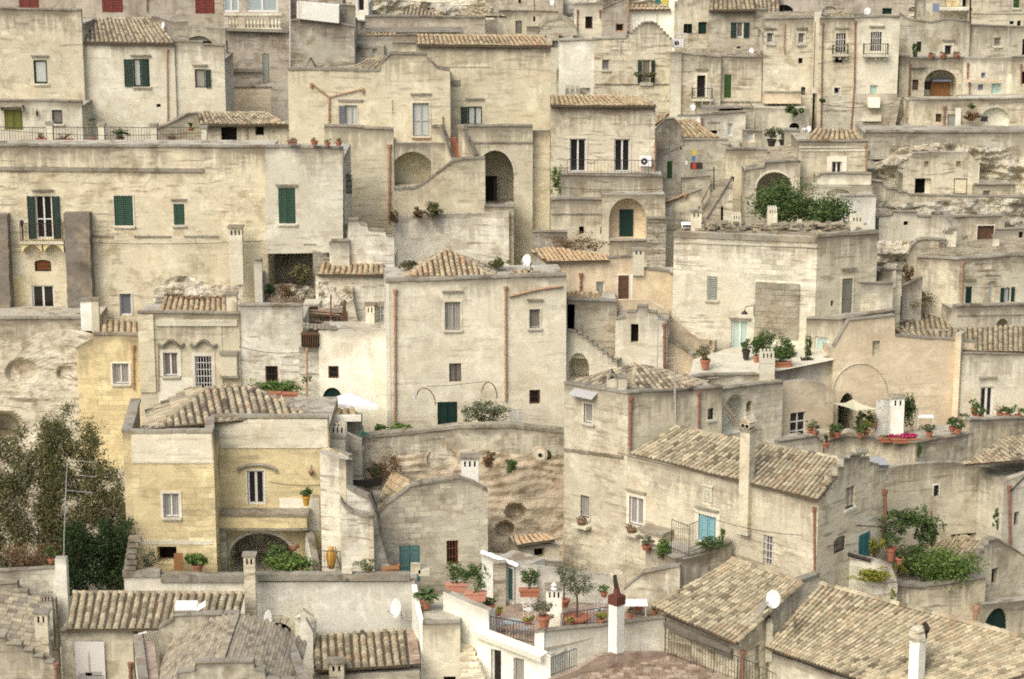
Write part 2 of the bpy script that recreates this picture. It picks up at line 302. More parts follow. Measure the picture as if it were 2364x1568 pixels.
def opening(fr, H, kind, x0, y0, x1, y1, k):
    """build window/door parts; return hole polygon in (u,z), recess depth, pocket material"""
    cx, cy = (x0+x1)/2, (y0+y1)/2
    u0 = fr.uv(x0, cy)[0]; u1 = fr.uv(x1, cy)[0]; zt = fr.uv(cx, y0)[1]; zb = fr.uv(cx, y1)[1]
    W, Hh = u1-u0, zt-zb; arc = k.get('arc', 0); nseg = 12
    if arc:
        rise = min(Hh*.98, Hh*arc); zs = zt-rise; poly = [(u0, zb), (u1, zb)]
        for i in range(nseg+1):
            a = math.pi*i/nseg; r = math.sin(a) if arc > .4 or kind != 'A' else 1-math.cos(a)**2*abs(math.cos(a))**.0
            if k.get('pointed'): r = r**.8
            poly.append(((u0+u1)/2+math.cos(a)*W/2, zs+r*rise))
        pl = []
        for q in poly:
            if not pl or (abs(q[0]-pl[-1][0])+abs(q[1]-pl[-1][1])) > 1e-4: pl.append(q)
        poly = pl
    else: poly = [(u0, zb), (u1, zb), (u1, zt), (u0, zt)]
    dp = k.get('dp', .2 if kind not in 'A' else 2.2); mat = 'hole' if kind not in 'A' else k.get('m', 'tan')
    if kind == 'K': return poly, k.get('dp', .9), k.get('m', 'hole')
    if kind == 'A':
        if k.get('ring'):
            mb = MB(); rr = k['ring']; n = len(poly)
            pts = [q for q in poly[2:]] if arc else poly
            cu = (u0+u1)/2
            for i in range(len(pts)-1):
                (a, b), (c, d) = pts[i], pts[i+1]; zs = zt-Hh*arc
                def outp(q): 
                    v = Vector((q[0]-cu, q[1]-zs)); v.normalize(); return (q[0]+v.x*rr, q[1]+v.y*rr)
                A2, C2 = outp((a, b)), outp((c, d))
                mb.hexa([fr.w(a, b, .05), fr.w(c, d, .05), fr.w(c, d, -.1), fr.w(a, b, -.1), fr.w(A2[0], A2[1], .05), fr.w(C2[0], C2[1], .05), fr.w(C2[0], C2[1], -.1), fr.w(A2[0], A2[1], -.1)], 'trim')
            mb.build('arch_ring', H)
        return poly, dp, mat
    isdoor = kind in 'DH' or k.get('door'); nm = 'door' if isdoor else 'window'
    fc = k.get('c', 'whitepaint' if kind in 'LG' else 'green'); ft = k.get('ft', .07); mb = MB()
    b0, b1 = -dp+.03, -dp+.09
    fr.bx(mb, u0, u0+ft, zb, zt, b0, b1, fc); fr.bx(mb, u1-ft, u1, zb, zt, b0, b1+.003, fc)
    fr.bx(mb, u0+ft, u1-ft, zt-ft, zt, b0, b1, fc); fr.bx(mb, u0+ft, u1-ft, zb, zb+ft, b0, b1, fc)
    if kind in 'LG' and W > .6 and not k.get('one'):
        fr.bx(mb, (u0+u1)/2-ft*.6, (u0+u1)/2+ft*.6, zb+ft, zt-ft, b0, b1+.01, fc)
    if k.get('bar'):
        for q in (k['bar'] if isinstance(k['bar'], (list, tuple)) else [k['bar']]): fr.bx(mb, u0+ft, u1-ft, zb+Hh*q-.03, zb+Hh*q+.03, b0, b1-.005, fc)
    if kind in 'SD':
        n = 2 if W > .75 else 1; g = .015
        for i in range(n):
            a = u0+ft+(W-2*ft)*i/n+g; b = u0+ft+(W-2*ft)*(i+1)/n-g
            st = min(.07, (b-a)*.22)
            fr.bx(mb, a, a+st, zb+ft, zt-ft, b0, b1+.03, fc); fr.bx(mb, b-st, b, zb+ft, zt-ft, b0, b1+.03, fc)
            if kind == 'S':
                m = max(5, int(Hh/.11)); 
                for j in range(m):
                    z = zb+ft+(Hh-2*ft)*(j+.15)/m; hh = (Hh-2*ft)/m*.62
                    mb.hexa([fr.w(a+st, z, b1+.022), fr.w(b-st, z, b1+.022), fr.w(b-st, z, b0+.02), fr.w(a+st, z, b0+.02), fr.w(a+st, z+hh, b1-.02), fr.w(b-st, z+hh, b1-.02), fr.w(b-st, z+hh, b0), fr.w(a+st, z+hh, b0)], fc)
            else:
                fr.bx(mb, a+st, b-st, zb+ft, zt-ft, b0, b1, fc)
                for q in (.0, .42, .92): fr.bx(mb, a+st, b-st, zb+ft+(Hh-2*ft)*q, zb+ft+(Hh-2*ft)*q+.07, b1-.001, b1+.025, fc)
    o = mb.build(nm, H)
    if k.get('lb'): o['label'] = k['lb']
    pn = {'L': 'lace', 'G': 'glass', 'B': 'glass', 'O': 'lace'}.get(kind, 'hole'); pn = k.get('p', pn)
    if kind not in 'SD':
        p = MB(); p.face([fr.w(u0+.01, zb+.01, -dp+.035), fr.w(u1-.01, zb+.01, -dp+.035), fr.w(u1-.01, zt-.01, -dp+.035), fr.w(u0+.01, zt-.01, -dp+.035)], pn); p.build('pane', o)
    if kind == 'B':
        p = MB(); n = max(2, int(W/.14)); bc = k.get('bc', 'iron')
        for i in range(1, n): uu = u0+W*i/n; fr.bx(p, uu-.013, uu+.013, zb, zt, -.05, -.024, bc)
        for i in range(1, max(2, int(Hh/.35))): zz = zb+Hh*i/max(2, int(Hh/.35)); fr.bx(p, u0, u1, zz-.013, zz+.013, -.052, -.03, bc)
        p.build('grille', o)
    sh = k.get('sh', '')
    for side in sh:
        p = MB(); sw = k.get('sw', W*.48); c2 = k.get('sc', 'green')
        a, b = (u0-sw-.03, u0-.03) if side == 'l' else (u1+.03, u1+.03+sw)
        if side == 'm': a, b = u1-sw-ft, u1-ft          # half closed leaf over the right of the opening
        if side == 'n': a, b = u0+ft, u0+sw+ft
        of = .04 if side in 'lr' else -.06
        fr.bx(p, a, a+.06, zb, zt, of, of+.05, c2); fr.bx(p, b-.06, b, zb, zt, of, of+.05, c2)
        m = max(5, int(Hh/.11))
        for j in range(m):
            z = zb+Hh*(j+.1)/m; hh = Hh/m*.66
            p.hexa([fr.w(a+.06, z, of+.045), fr.w(b-.06, z, of+.045), fr.w(b-.06, z, of+.02), fr.w(a+.06, z, of+.02), fr.w(a+.06, z+hh, of+.025), fr.w(b-.06, z+hh, of+.025), fr.w(b-.06, z+hh, of), fr.w(a+.06, z+hh, of)], c2)
        p.build('shutter', o)
    if k.get('s'):
        p = MB(); e = .1; fr.bx(p, u0-e, u1+e, zb-.11, zb, -.12, .13, 'trim'); fr.bx(p, u0-e+.05, u1+e-.05, zb-.19, zb-.11, -.1, .07, 'trim'); p.build('sill', o)
    if k.get('h'):
        p = MB(); hz = zt+(k['h'] if k['h'] is not True and k['h'] != 1 else .22); e = .14
        fr.bx(p, u0-e, u1+e, hz, hz+.07, -.1, .16, 'coping'); fr.bx(p, u0-e+.05, u1+e-.05, hz-.07, hz, -.1, .09, 'trim'); p.build('lintel', o)
    if k.get('t'):
        p = MB(); tw = .13 if k['t'] == 1 else k['t']; tm = k.get('tm', 'trim'); of = .035
        fr.bx(p, u0-tw, u0, zb, zt+tw, -.1, of, tm); fr.bx(p, u1, u1+tw, zb, zt+tw, -.1, of, tm); fr.bx(p, u0, u1, zt, zt+tw, -.1, of-.003, tm); p.build('surround', o)
    if k.get('bal'):
        bx0, bx1, yt, yb = k['bal']; s0, zz = fr.uv(bx0, yb); s1, _ = fr.uv(bx1, yb); zr = fr.uv((bx0+bx1)/2, yt)[1]; dd = k.get('bd', .7)
        p = MB(); fr.bx(p, s0, s1, zz-.14, zz, -.1, dd, 'trim'); 
        for q in (.12, .5, .88): 
            uu = s0+(s1-s0)*q; fr.bx(p, uu-.08, uu+.08, zz-.38, zz-.14, -.1, dd*.6, 'trim')
        bo = p.build('balcony', H); p = MB(); hz = min(zr-zz, 1.05)
        rail(p, [fr.w(s0+.04, zz, .02), fr.w(s0+.04, zz, dd-.05), fr.w(s1-.04, zz, dd-.05), fr.w(s1-.04, zz, .02)], hz); p.build('railing', bo)
    return poly, dp+.02, mat

def rail(mb, pts, h=1.0, step=.16, mat='iron', r=.012, top=.02):
    pts = [Vector(p) for p in pts]; up = Vector((0, 0, h))
    for a, b in zip(pts, pts[1:]):
        L = (b-a).length; n = max(1, int(L/step))
        mb.tube([a+up, b+up], top, mat, 4); mb.tube([a+Vector((0, 0, .08)), b+Vector((0, 0, .08))], top*.8, mat, 4)
        for i in range(n+1): q = a+(b-a)*i/n; mb.tube([q+Vector((0, 0, .0)), q+up], r if i % 8 else r*1.8, mat, 3)

def wall(H, mat, A, B, bot, top=None, d=4.5, op=(), ext=3.0, cop=True, rl=.9, name='wall', th=.38, fr=None, mass=None, copw=.36, label=None, bare=False, wob=True):
    fr = fr or Fr(A, B); JIT[0] = (JIT[0]+1) % 9; j = JIT[0]*.004
    tp = [fr.uv(*q) for q in (top or [A[:2], B[:2]])]
    if not top: tp = [(0, fr.za), (fr.len, fr.zb)]
    elif wob: pass
    # wavy edge: old masonry is never quite straight
    T = []
    for (a, b) in zip(tp, tp[1:]):
        T.append(a); L = abs(b[0]-a[0]); n = int(L/1.2)
        for i in range(1, n):
            q = i/n; T.append((a[0]+(b[0]-a[0])*q, a[1]+(b[1]-a[1])*q+(noise.noise(Vector((a[0]+L*q, a[1], fr.o.y)))*.06)))
    T.append(tp[-1]); T = [(u, z-j) for u, z in T]
    s0, s1 = T[0][0], T[-1][0]
    zb = min(fr.uv(A[0], bot)[1], fr.uv(B[0], bot)[1])-ext if not isinstance(bot, (tuple, list)) else min(fr.uv(*bot[0])[1], fr.uv(*bot[-1])[1])
    base = [(s0, zb), (s1, zb)] if not isinstance(bot, (tuple, list)) else [fr.uv(*q) for q in bot]
    out = base+T[::-1]
    holes = []; info = []
    for o in op:
        k = o[5] if len(o) > 5 else {}
        poly, dp, pm = opening(fr, H, o[0], o[1], o[2], o[3], o[4], k)
        holes.append(poly); info.append((poly, dp, pm))
    def line(u): return T[0][1]+(T[-1][1]-T[0][1])*(u-s0)/max(.01, s1-s0)
    dev = max(z-line(u) for u, z in T)
    mb = MB(); loops = [[Vector((u, z, 0)) for u, z in out]]+[[Vector((u, z, 0)) for u, z in h][::-1] for h in holes]
    flatp = [q for L in loops for q in L]
    def td(q):
        return max(0.0, line(q.x)+dev-q.y)
    for t in tessellate_polygon(loops):
        a, b, c = [flatp[i] for i in t]
        if abs((b-a).cross(c-a).z) < 1e-9: continue
        if (b-a).cross(c-a).z < 0: b, c = c, b
        mb.face([fr.w(q.x, q.y) for q in (a, b, c)], mat, td=[td(q) for q in (a, b, c)])
    for poly, dp, pm in info:
        n = len(poly)
        for i in range(n):
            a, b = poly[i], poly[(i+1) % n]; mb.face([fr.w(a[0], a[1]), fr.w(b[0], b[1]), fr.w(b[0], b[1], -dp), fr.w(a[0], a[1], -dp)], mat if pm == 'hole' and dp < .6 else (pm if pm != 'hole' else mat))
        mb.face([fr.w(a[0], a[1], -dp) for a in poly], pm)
    zmin = min(z for _, z in T)-rl; zmin = max(zmin, zb+.05)
    for a, b in zip(T, T[1:]):      # parapet top and its back
        mb.face([fr.w(a[0], a[1]), fr.w(b[0], b[1]), fr.w(b[0], b[1], -th), fr.w(a[0], a[1], -th)], 'roofslab')
        if rl > .02: mb.face([fr.w(b[0], b[1], -th), fr.w(b[0], zmin, -th), fr.w(a[0], zmin, -th), fr.w(a[0], a[1], -th)], mat)
    zl, zr2 = base[0][1], base[-1][1]
    for (s, zz, zlow) in ((s0, T[0][1], zl), (s1, T[-1][1], zr2)):
        mb.face([fr.w(s, zlow), fr.w(s, zlow, -th), fr.w(s, zz, -th), fr.w(s, zz)], mat, td=[zz-zlow]*2+[0, 0])
        if d > th and zmin > zlow: mb.face([fr.w(s, zlow, -th), fr.w(s, zlow, -d), fr.w(s, zmin, -d), fr.w(s, zmin, -th)], mat, td=[zmin-zlow]*2+[0, 0])
    if d > th:
        mb.face([fr.w(s0, zmin, -th), fr.w(s1, zmin, -th), fr.w(s1, zmin, -d), fr.w(s0, zmin, -d)], 'roofslab')
        mb.face([fr.w(s0, zl, -d), fr.w(s1, zr2, -d), fr.w(s1, zmin, -d), fr.w(s0, zmin, -d)], mat)
    else: mb.face([fr.w(s0, zl, -th), fr.w(s1, zr2, -th), fr.w(s1, zmin, -th), fr.w(s0, zmin, -th)], mat)
    if isinstance(bot, (tuple, list)):
        for a, b in zip(base, base[1:]): mb.face([fr.w(a[0], a[1]), fr.w(b[0], b[1]), fr.w(b[0], b[1], -max(d, th)), fr.w(a[0], a[1], -max(d, th))], mat)
    o = mb.build(name, H)
    if label: o['label'] = label
    if cop:
        c = MB(); hh = .1 if cop is True else cop*.85
        for i, (a, b) in enumerate(zip(T, T[1:])):
            if abs(b[0]-a[0]) < .02: continue
            n = max(1, round(abs(b[0]-a[0])/.8))
            for q in range(n):
                x0 = a[0]+(b[0]-a[0])*q/n; x1 = a[0]+(b[0]-a[0])*(q+1)/n; y0 = a[1]+(b[1]-a[1])*q/n; y1 = a[1]+(b[1]-a[1])*(q+1)/n
                e = random.uniform(-.012, .012); oo = .055+random.uniform(-.015, .02); g = .006
                c.hexa([fr.w(x0+g, y0+.004, oo), fr.w(x1-g, y1+.004, oo), fr.w(x1-g, y1+.004, -copw), fr.w(x0+g, y0+.004, -copw), fr.w(x0+g, y0+hh+e, oo), fr.w(x1-g, y1+hh+e, oo), fr.w(x1-g, y1+hh+e, -copw), fr.w(x0+g, y0+hh+e, -copw)], 'coping')
        c.build('coping', H)
    return fr

def pt(q): return P(*q) if not isinstance(q, Vector) else q
def inpoly(x, y, poly):
    c = False; n = len(poly); j = n-1
    for i in range(n):
        if ((poly[i][1] > y) != (poly[j][1] > y)) and (x < (poly[j][0]-poly[i][0])*(y-poly[i][1])/(poly[j][1]-poly[i][1])+poly[i][0]): c = not c
        j = i
    return c
def ridgecap(mb, a, b, mat, r=.13):
    L = (b-a).length; n = max(1, int(L/.42)); t = (b-a)/n; up = Vector((0, 0, 1)); side = t.cross(up).normalized(); nn = side.cross(t).normalized()
    if nn.z < 0: nn = -nn
    for i in range(n):
        p = a+t*i; q = p+t*1.08; V = []; rr = r*random.uniform(.93, 1.07)
        for e, (c, k, l) in enumerate(((p, 1.0, .03), (q, .86, .0))):
            for s in range(5):
                an = math.pi*s/4; V.append(c+side*math.cos(an)*rr*k+nn*(math.sin(an)*rr*k*.8+l-.03))
        mb.mesh(V, [(s, s+1, 5+s+1, 5+s) for s in range(4)]+[(0, 1, 2, 3, 4)], mat, random.random())
def tiles(H, poly, mat='tile', sx=.27, sy=.38, ridge=(), name='roof', th=.12, under='tile_bed', skew=None, gap=0.0, rise=.095, label=None, smooth=False):
    """poly: 3d corner list, first two = eave left, eave right. barrel tiles laid on its plane"""
    Q = [pt(q) for q in poly]; e0, e1 = Q[0], Q[1]
    if len(Q) == 4 and (Q[2]-Q[3]).length > .55*(e1-e0).length and skew is None: return quadtiles(H, Q, mat, sx, sy, ridge, name, th, under, rise)
    u = (e1-e0).normalized(); far = max(Q[2:], key=lambda q: (q-e0).cross(u).length); n = u.cross(far-e0).normalized()
    if n.z < 0: n = -n
    v = n.cross(u).normalized()
    if v.dot(far-e0) < 0: v = -v
    if skew is not None: v = (pt(skew[1])-pt(skew[0])).normalized(); v = (v-n*v.dot(n)).normalized()
    w2 = u.dot(v); det = 1-w2*w2
    def to2(p):
        d = p-e0; a, b = d.dot(u), d.dot(v); return ((a-w2*b)/det, (b-w2*a)/det)
    L2 = [to2(q) for q in Q]; mb = MB()
    # sheathing slab under the tiles
    flatQ = [e0+u*a+v*b for a, b in L2]; nn = len(flatQ)
    mb.face([q-n*.02 for q in flatQ], under); mb.face([q-n*th for q in flatQ][::-1], under)
    for i in range(nn): a, b = flatQ[i], flatQ[(i+1) % nn]; mb.face([a-n*.02, b-n*.02, b-n*th, a-n*th], under)
    x0, x1 = min(q[0] for q in L2), max(q[0] for q in L2); y0, y1 = min(q[1] for q in L2), max(q[1] for q in L2)
    nx = int((x1-x0)/sx)+1; ny = int((y1-y0)/sy)+1; sd_ = random.random()*50
    # side unit perpendicular to v inside plane
    sdv = v.cross(n).normalized(); sdv = sdv if sdv.dot(u) > 0 else -sdv; hw = sx*.40
    for i in range(nx):
        a = x0+(i+.5)*sx; wob = random.uniform(-.02, .02)
        for j in range(ny):
            b = y0+j*sy-.06
            if not inpoly(a, max(b+sy*.5, y0+.02), L2): continue
            if gap and random.random() < gap: continue
            aa = a+wob+random.uniform(-.015, .015); c = e0+u*aa+v*b; base = c+n*random.uniform(-.006, .012)
            ln = sy*1.1; r0 = hw*random.uniform(.95, 1.06); r1 = r0*.84; dr = random.uniform(-.02, .02)
            V = []
            for (bb, rr, lift) in ((0, r0, .035), (ln, r1, .0)):
                for s in range(5):
                    an = math.pi*s/4; V.append(base+v*bb+sdv*(math.cos(an)*rr+dr*bb)+n*(math.sin(an)*rr*(rise/.108)*1.0+lift-.015))
            val = noise.noise(Vector((a*.35+sd_, b*.35, 0)))*.45+.5+random.uniform(-.42, .42)
            val = min(1, max(0, val)) if random.random() > .12 else random.random()
            mb.mesh(V, [(s, s+1, 5+s+1, 5+s) for s in range(4)]+[(0, 1, 2, 3, 4)], mat, val)
    for r in ridge:
        a, b = pt(r[0]), pt(r[1]); ridgecap(mb, a, b, mat)
    o = mb.build(name, H, smooth=smooth)
    if label: o['label'] = label
    return o

def quadtiles(H, Q, mat, sx, sy, ridge, name, th, under, rise):
    """barrel tiles on a four cornered, possibly slightly warped roof plane"""
    e0, e1, r1, r0 = Q; mb = MB()
    def S(a, b):
        p = (e0*(1-a)+e1*a)*(1-b)+(r0*(1-a)+r1*a)*b; p.z -= .07*math.sin(math.pi*min(1, max(0, a)))*math.sin(math.pi*min(1, max(0, b)))-.05*noise.noise(p*.55); return p
    dn = Vector((0, 0, 1)); ns = 8
    for i in range(ns):
        a0, a1 = i/ns, (i+1)/ns; q = [S(a0, 0), S(a1, 0), S(a1, 1), S(a0, 1)]; mb.face([p-dn*.02 for p in q], under); mb.face([p-dn*th for p in q][::-1], under); mb.face([q[0]-dn*th, q[1]-dn*th, q[1]-dn*.02, q[0]-dn*.02], under)
    for a in (0, 1): q = [S(a, 0), S(a, 1)]; mb.face([q[0]-dn*th, q[1]-dn*th, q[1]-dn*.02, q[0]-dn*.02], under)
    W = ((e1-e0).length+(r1-r0).length)/2; L = ((r0-e0).length+(r1-e1).length)/2; nx = max(3, round(W/sx)); ny = max(2, round(L/sy)); sd_ = random.random()*50
    for i in range(nx):
        a = (i+.5)/nx; wob = random.uniform(-.06, .06)/nx
        for j in range(ny):
            b = (j-.12)/ny; aj = a+wob+random.uniform(-.05, .05)/nx; c = S(aj, b); c2 = S(aj+random.uniform(-.05, .05)/nx, b+1.12/ny); u = (S(a+.01, max(0, b))-S(a-.01, max(0, b))).normalized(); v = (c2-c); n = u.cross(v).normalized(); n = n if n.z > 0 else -n
            sd = v.cross(n).normalized(); sd = sd if sd.dot(u) > 0 else -sd; hw = W/nx*.41*(1+(((e1-e0).length if b < .5 else (r1-r0).length)/W-1)*.5); V = []; up = random.uniform(-.006, .014)
            for (q, k, l) in ((c, 1.0, .035), (c2, .84, 0)):
                for t in range(5): an = math.pi*t/4; V.append(q+sd*math.cos(an)*hw*k+n*(math.sin(an)*hw*k*rise/.108+l-.015+up))
            val = noise.noise(Vector((a*W*.35+sd_, b*L*.35, 0)))*.3+.52+random.uniform(-.38, .38); val = min(1, max(0, val))
            mb.mesh(V, [(t, t+1, 6+t, 5+t) for t in range(4)]+[(0, 1, 2, 3, 4)], mat, val)
    for r in ridge: ridgecap(mb, pt(r[0]), pt(r[1]), mat)
    return mb.build(name, H)

def slabs(H, poly, mat='stone_tile', sx=.5, sy=.3, name='roof', th=.15):
    """flat stone slabs on a plane (or use as paving)"""
    Q = [pt(q) for q in poly]; e0, e1 = Q[0], Q[1]; u = (e1-e0).normalized(); far = max(Q[2:], key=lambda q: (q-e0).cross(u).length); n = u.cross(far-e0).normalized()
    if n.z < 0: n = -n
    v = n.cross(u); v = v if v.dot(far-e0) > 0 else -v
    L2 = [((q-e0).dot(u), (q-e0).dot(v)) for q in Q]; mb = MB(); fq = [e0+u*a+v*b for a, b in L2]; k = len(fq)
    mb.face(fq, 'coping'); mb.face([q-n*th for q in fq][::-1], 'coping')
    for i in range(k): a, b = fq[i], fq[(i+1) % k]; mb.face([a, b, b-n*th, a-n*th], 'coping')
    x0, x1 = min(q[0] for q in L2), max(q[0] for q in L2); y0, y1 = min(q[1] for q in L2), max(q[1] for q in L2)
    j = 0
    while y0+j*sy < y1:
        a = x0-random.random()*sx
        while a < x1:
            w_ = sx*random.uniform(.7, 1.3); cx, cy = a+w_/2, y0+(j+.5)*sy
            if inpoly(cx, cy, L2):
                c = e0+u*(a+.012)+v*(y0+j*sy+.01); hz = n*random.uniform(.02, .05); tl = n*random.uniform(0, .03)
                mb.box(c, u*(w_-.024), v*(sy*1.0-.02)-tl, hz, mat, random.random())
            a += w_
        j += 1
    return mb.build(name, H)

# ------------------------------------------------------------------ small builders
def chimney(H, px, yt, yb, wpx, Y, mat='lcream', kind='slot', name='chimney', rot=0.0, cap='coping', depth=None):
    a = P(px-wpx/2, yb, Y); b = P(px+wpx/2, yb, Y); zt = P(px, yt, Y).z; w_ = b.x-a.x; zb = a.z; dd = depth or w_*.85; mb = MB()
    X, Yv, Z = Vector((1, 0, 0)), Vector((0, 1, 0)), Vector((0, 0, 1))
    if rot:
        c_, s_ = math.cos(rot), math.sin(rot); X, Yv = Vector((c_, s_, 0)), Vector((-s_, c_, 0))
    h = zt-zb; o = a-Z*.6; H_ = h+.6
    if kind == 'slot':
        hs = min(.42, h*.3); mb.box(o, X*w_, Yv*dd, Z*(H_-hs), mat)
        q = o+Z*(H_-hs); n = 3 if w_ > .7 else 2; pw = w_/(n*2+1)*1.15
        for i in range(n+1):
            x = (w_-pw)*i/n
            mb.box(q+X*x+Z*.002, X*pw, Yv*pw, Z*(hs-.004), mat); mb.box(q+X*x+Yv*(dd-pw)+Z*.002, X*pw, Yv*pw, Z*(hs-.004), mat)
        mb.box(q+X*.12+Yv*.12, X*(w_-.24), Yv*(dd-.24), Z*(hs*.5), 'hole')
        mb.box(q+Z*hs*.72+Yv*.004-X*.0+X*.004, X*(w_-.008), Yv*(dd-.008), Z*hs*.28, mat)
        ob = mb.build(name, H); c = MB(); c.box(q+Z*hs-X*.07-Yv*.07, X*(w_+.14), Yv*(dd+.14), Z*.09, cap); c.build('chimney_cap', ob)
    elif kind == 'plain':
        mb.box(o, X*w_, Yv*dd, Z*(H_-.1), mat); ob = mb.build(name, H); c = MB(); c.box(o+Z*(H_-.1)-X*.06-Yv*.06, X*(w_+.12), Yv*(dd+.12), Z*.12, cap); c.build('chimney_cap', ob)
    elif kind == 'gable':
        mb.box(o, X*w_, Yv*dd, Z*(H_-w_*.75), mat); ob = mb.build(name, H); c = MB(); q = o+Z*(H_-w_*.75)
        for sx_ in (0, 1):
            p0 = q+X*(0 if sx_ == 0 else w_); c.hexa([p0-Yv*.05, p0+X*(.1 if sx_ == 0 else -.1)-Yv*.05, p0+X*(.1 if sx_ == 0 else -.1)+Yv*(dd+.05), p0+Yv*(dd+.05)]+[q+X*(w_/2+(-.03 if sx_ == 0 else .03))-Yv*.05+Z*w_*.75, q+X*(w_/2+(.05 if sx_ == 0 else -.05))-Yv*.05+Z*w_*.75, q+X*(w_/2+(.05 if sx_ == 0 else -.05))+Yv*(dd+.05)+Z*w_*.75, q+X*(w_/2+(-.03 if sx_ == 0 else .03))+Yv*(dd+.05)+Z*w_*.75], cap)
        c.build('chimney_cap', ob)
    elif kind == 'crown':   # row of upright tiles
        mb.box(o, X*w_, Yv*dd, Z*(H_-.35), mat); ob = mb.build(name, H); c = MB(); q = o+Z*(H_-.35)
        n = 4
        for i in range(n):
            x = w_*(i+.15)/n; c.box(q+X*x, X*(w_/n*.6), Yv*.06, Z*.35, mat); c.box(q+X*x+Yv*(dd-.07), X*(w_/n*.6), Yv*.06, Z*.35, mat)
        c.box(q+X*.1+Yv*.1, X*(w_-.2), Yv*(dd-.2), Z*.12, 'hole'); c.build('chimney_cap', ob)
    return ob

def pipe(H, fr, pts, mat='pipe', r=.055, name='drainpipe', hopper=True, out=.09):
    mb = MB(); W_ = []; r *= .78
    for q in pts:
        u, z = fr.uv(*q); W_.append(fr.w(u, z, out))
    mb.tube(W_, r, mat, 8); 
    for a, b in zip(W_, W_[1:]):
        n = int((b-a).length/.75)
        for i in range(1, n+1): c = a+(b-a)*i/(n+.5); dv = (b-a).normalized(); mb.tube([c-dv*.03, c+dv*.03], r*1.35, mat, 8)
    if hopper: c = W_[0]; mb.lathe(c-Vector((0, 0, .3)), [(r, 0), (r*1.7, .14), (r*1.9, .3)], mat, 8)
    return mb.build(name, H)
def ledge(H, fr, x0, x1, y0, y1=None, h=.12, out=.08, mat='coping', name='ledge'):
    u0, z0 = fr.uv(x0, y0); u1, z1 = fr.uv(x1, y1 if y1 is not None else y0); mb = MB()
    mb.hexa([fr.w(u0, z0-h, out), fr.w(u1, z1-h, out), fr.w(u1, z1-h, -.05), fr.w(u0, z0-h, -.05), fr.w(u0, z0, out), fr.w(u1, z1, out), fr.w(u1, z1, -.05), fr.w(u0, z0, -.05)], mat); return mb.build(name, H)
def patch(H, fr, x0, y0, x1, y1, mat, out=.03, name='patch', back=-.05):
    u0, z1 = fr.uv(x0, y0); u1, z0 = fr.uv(x1, y1); mb = MB(); fr.bx(mb, u0, u1, z0, z1, back, out, mat); return mb.build(name, H)

def leaves(mb, c, rad, n, size, mat, bias=.55, shape=None, seed=None, low=None):
    c = Vector(c); R = random.Random(seed if seed is not None else random.random()); k = 0
    nc = max(10, int(n/36)); cl = []
    for i in range(nc):
        while True:
            p = Vector((R.uniform(-1, 1), R.uniform(-1, 1), R.uniform(-1, 1)))
            if p.length < 1: break
        l = p.length; p = p*(max(l, bias*R.random()**.3)/max(l, .01))*(.8 if R.random() < .72 else R.uniform(.95, 1.3)); cl.append((p, R.uniform(.22, .46), R.uniform(-.25, .25)))
    for i in range(n):
        p, cr, dv = cl[R.randrange(nc)]; d = Vector((R.gauss(0, 1), R.gauss(0, 1), R.gauss(0, 1))); d = d.normalized()*cr*R.random()**.45
        q = p+d; q = Vector((q.x*rad[0], q.y*rad[1], q.z*rad[2]))
        if low is not None and q.z < low: q.z = low+R.random()*.1
        s = size*R.uniform(.6, 1.4); a = Vector((R.gauss(0, 1), R.gauss(0, 1), R.gauss(0, .7))).normalized(); b = a.cross(Vector((R.gauss(0, 1), R.gauss(0, 1), R.gauss(0, 1)))).normalized()
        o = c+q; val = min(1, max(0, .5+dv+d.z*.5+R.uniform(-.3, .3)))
        mb.mesh([o-a*s, o+b*s*.45, o+a*s, o-b*s*.45], [(0, 1, 2, 3)], mat, val)
def twigs(mb, base, top, rad, n, r=.012, mat='twig', seed=1):
    R = random.Random(seed); base = Vector(base)
    for i in range(n):
        e = Vector(top)+Vector((R.uniform(-1, 1)*rad[0], R.uniform(-1, 1)*rad[1], R.uniform(-.6, 1)*rad[2])); m = base.lerp(e, R.uniform(.35, .6))+Vector((R.gauss(0, .12), R.gauss(0, .12), R.uniform(0, .2)))*rad[0]
        mb.tube([base, m, e], r*1.6, mat, 3, R.random(), r2=r*.5)
def bush(name, label, px, py, Y, rx, rz, n=500, size=.07, mat='leaf', cat='bush', ry=None, group=None, trunk=True, bias=.55, tw=12):
    """px,py = centre of the foliage; rx, rz in picture px"""
    c = P(px, py, Y); sx = rx*Y/FPX*1.03; sz = rz*Y/FPX*1.03; base = c-Vector((0, 0, sz*1.02)); t = thing(name, label, cat, base, group)
    if trunk: mb = MB(); twigs(mb, base-Vector((0, 0, .15)), c, (sx*.7, (ry or sx)*.7, sz*.7), tw); mb.build('stem', t)
    mb = MB(); leaves(mb, c, (sx, ry or sx*.8, sz), n, size, mat, bias, seed=int(px*7+py)); mb.build('foliage', t); return t
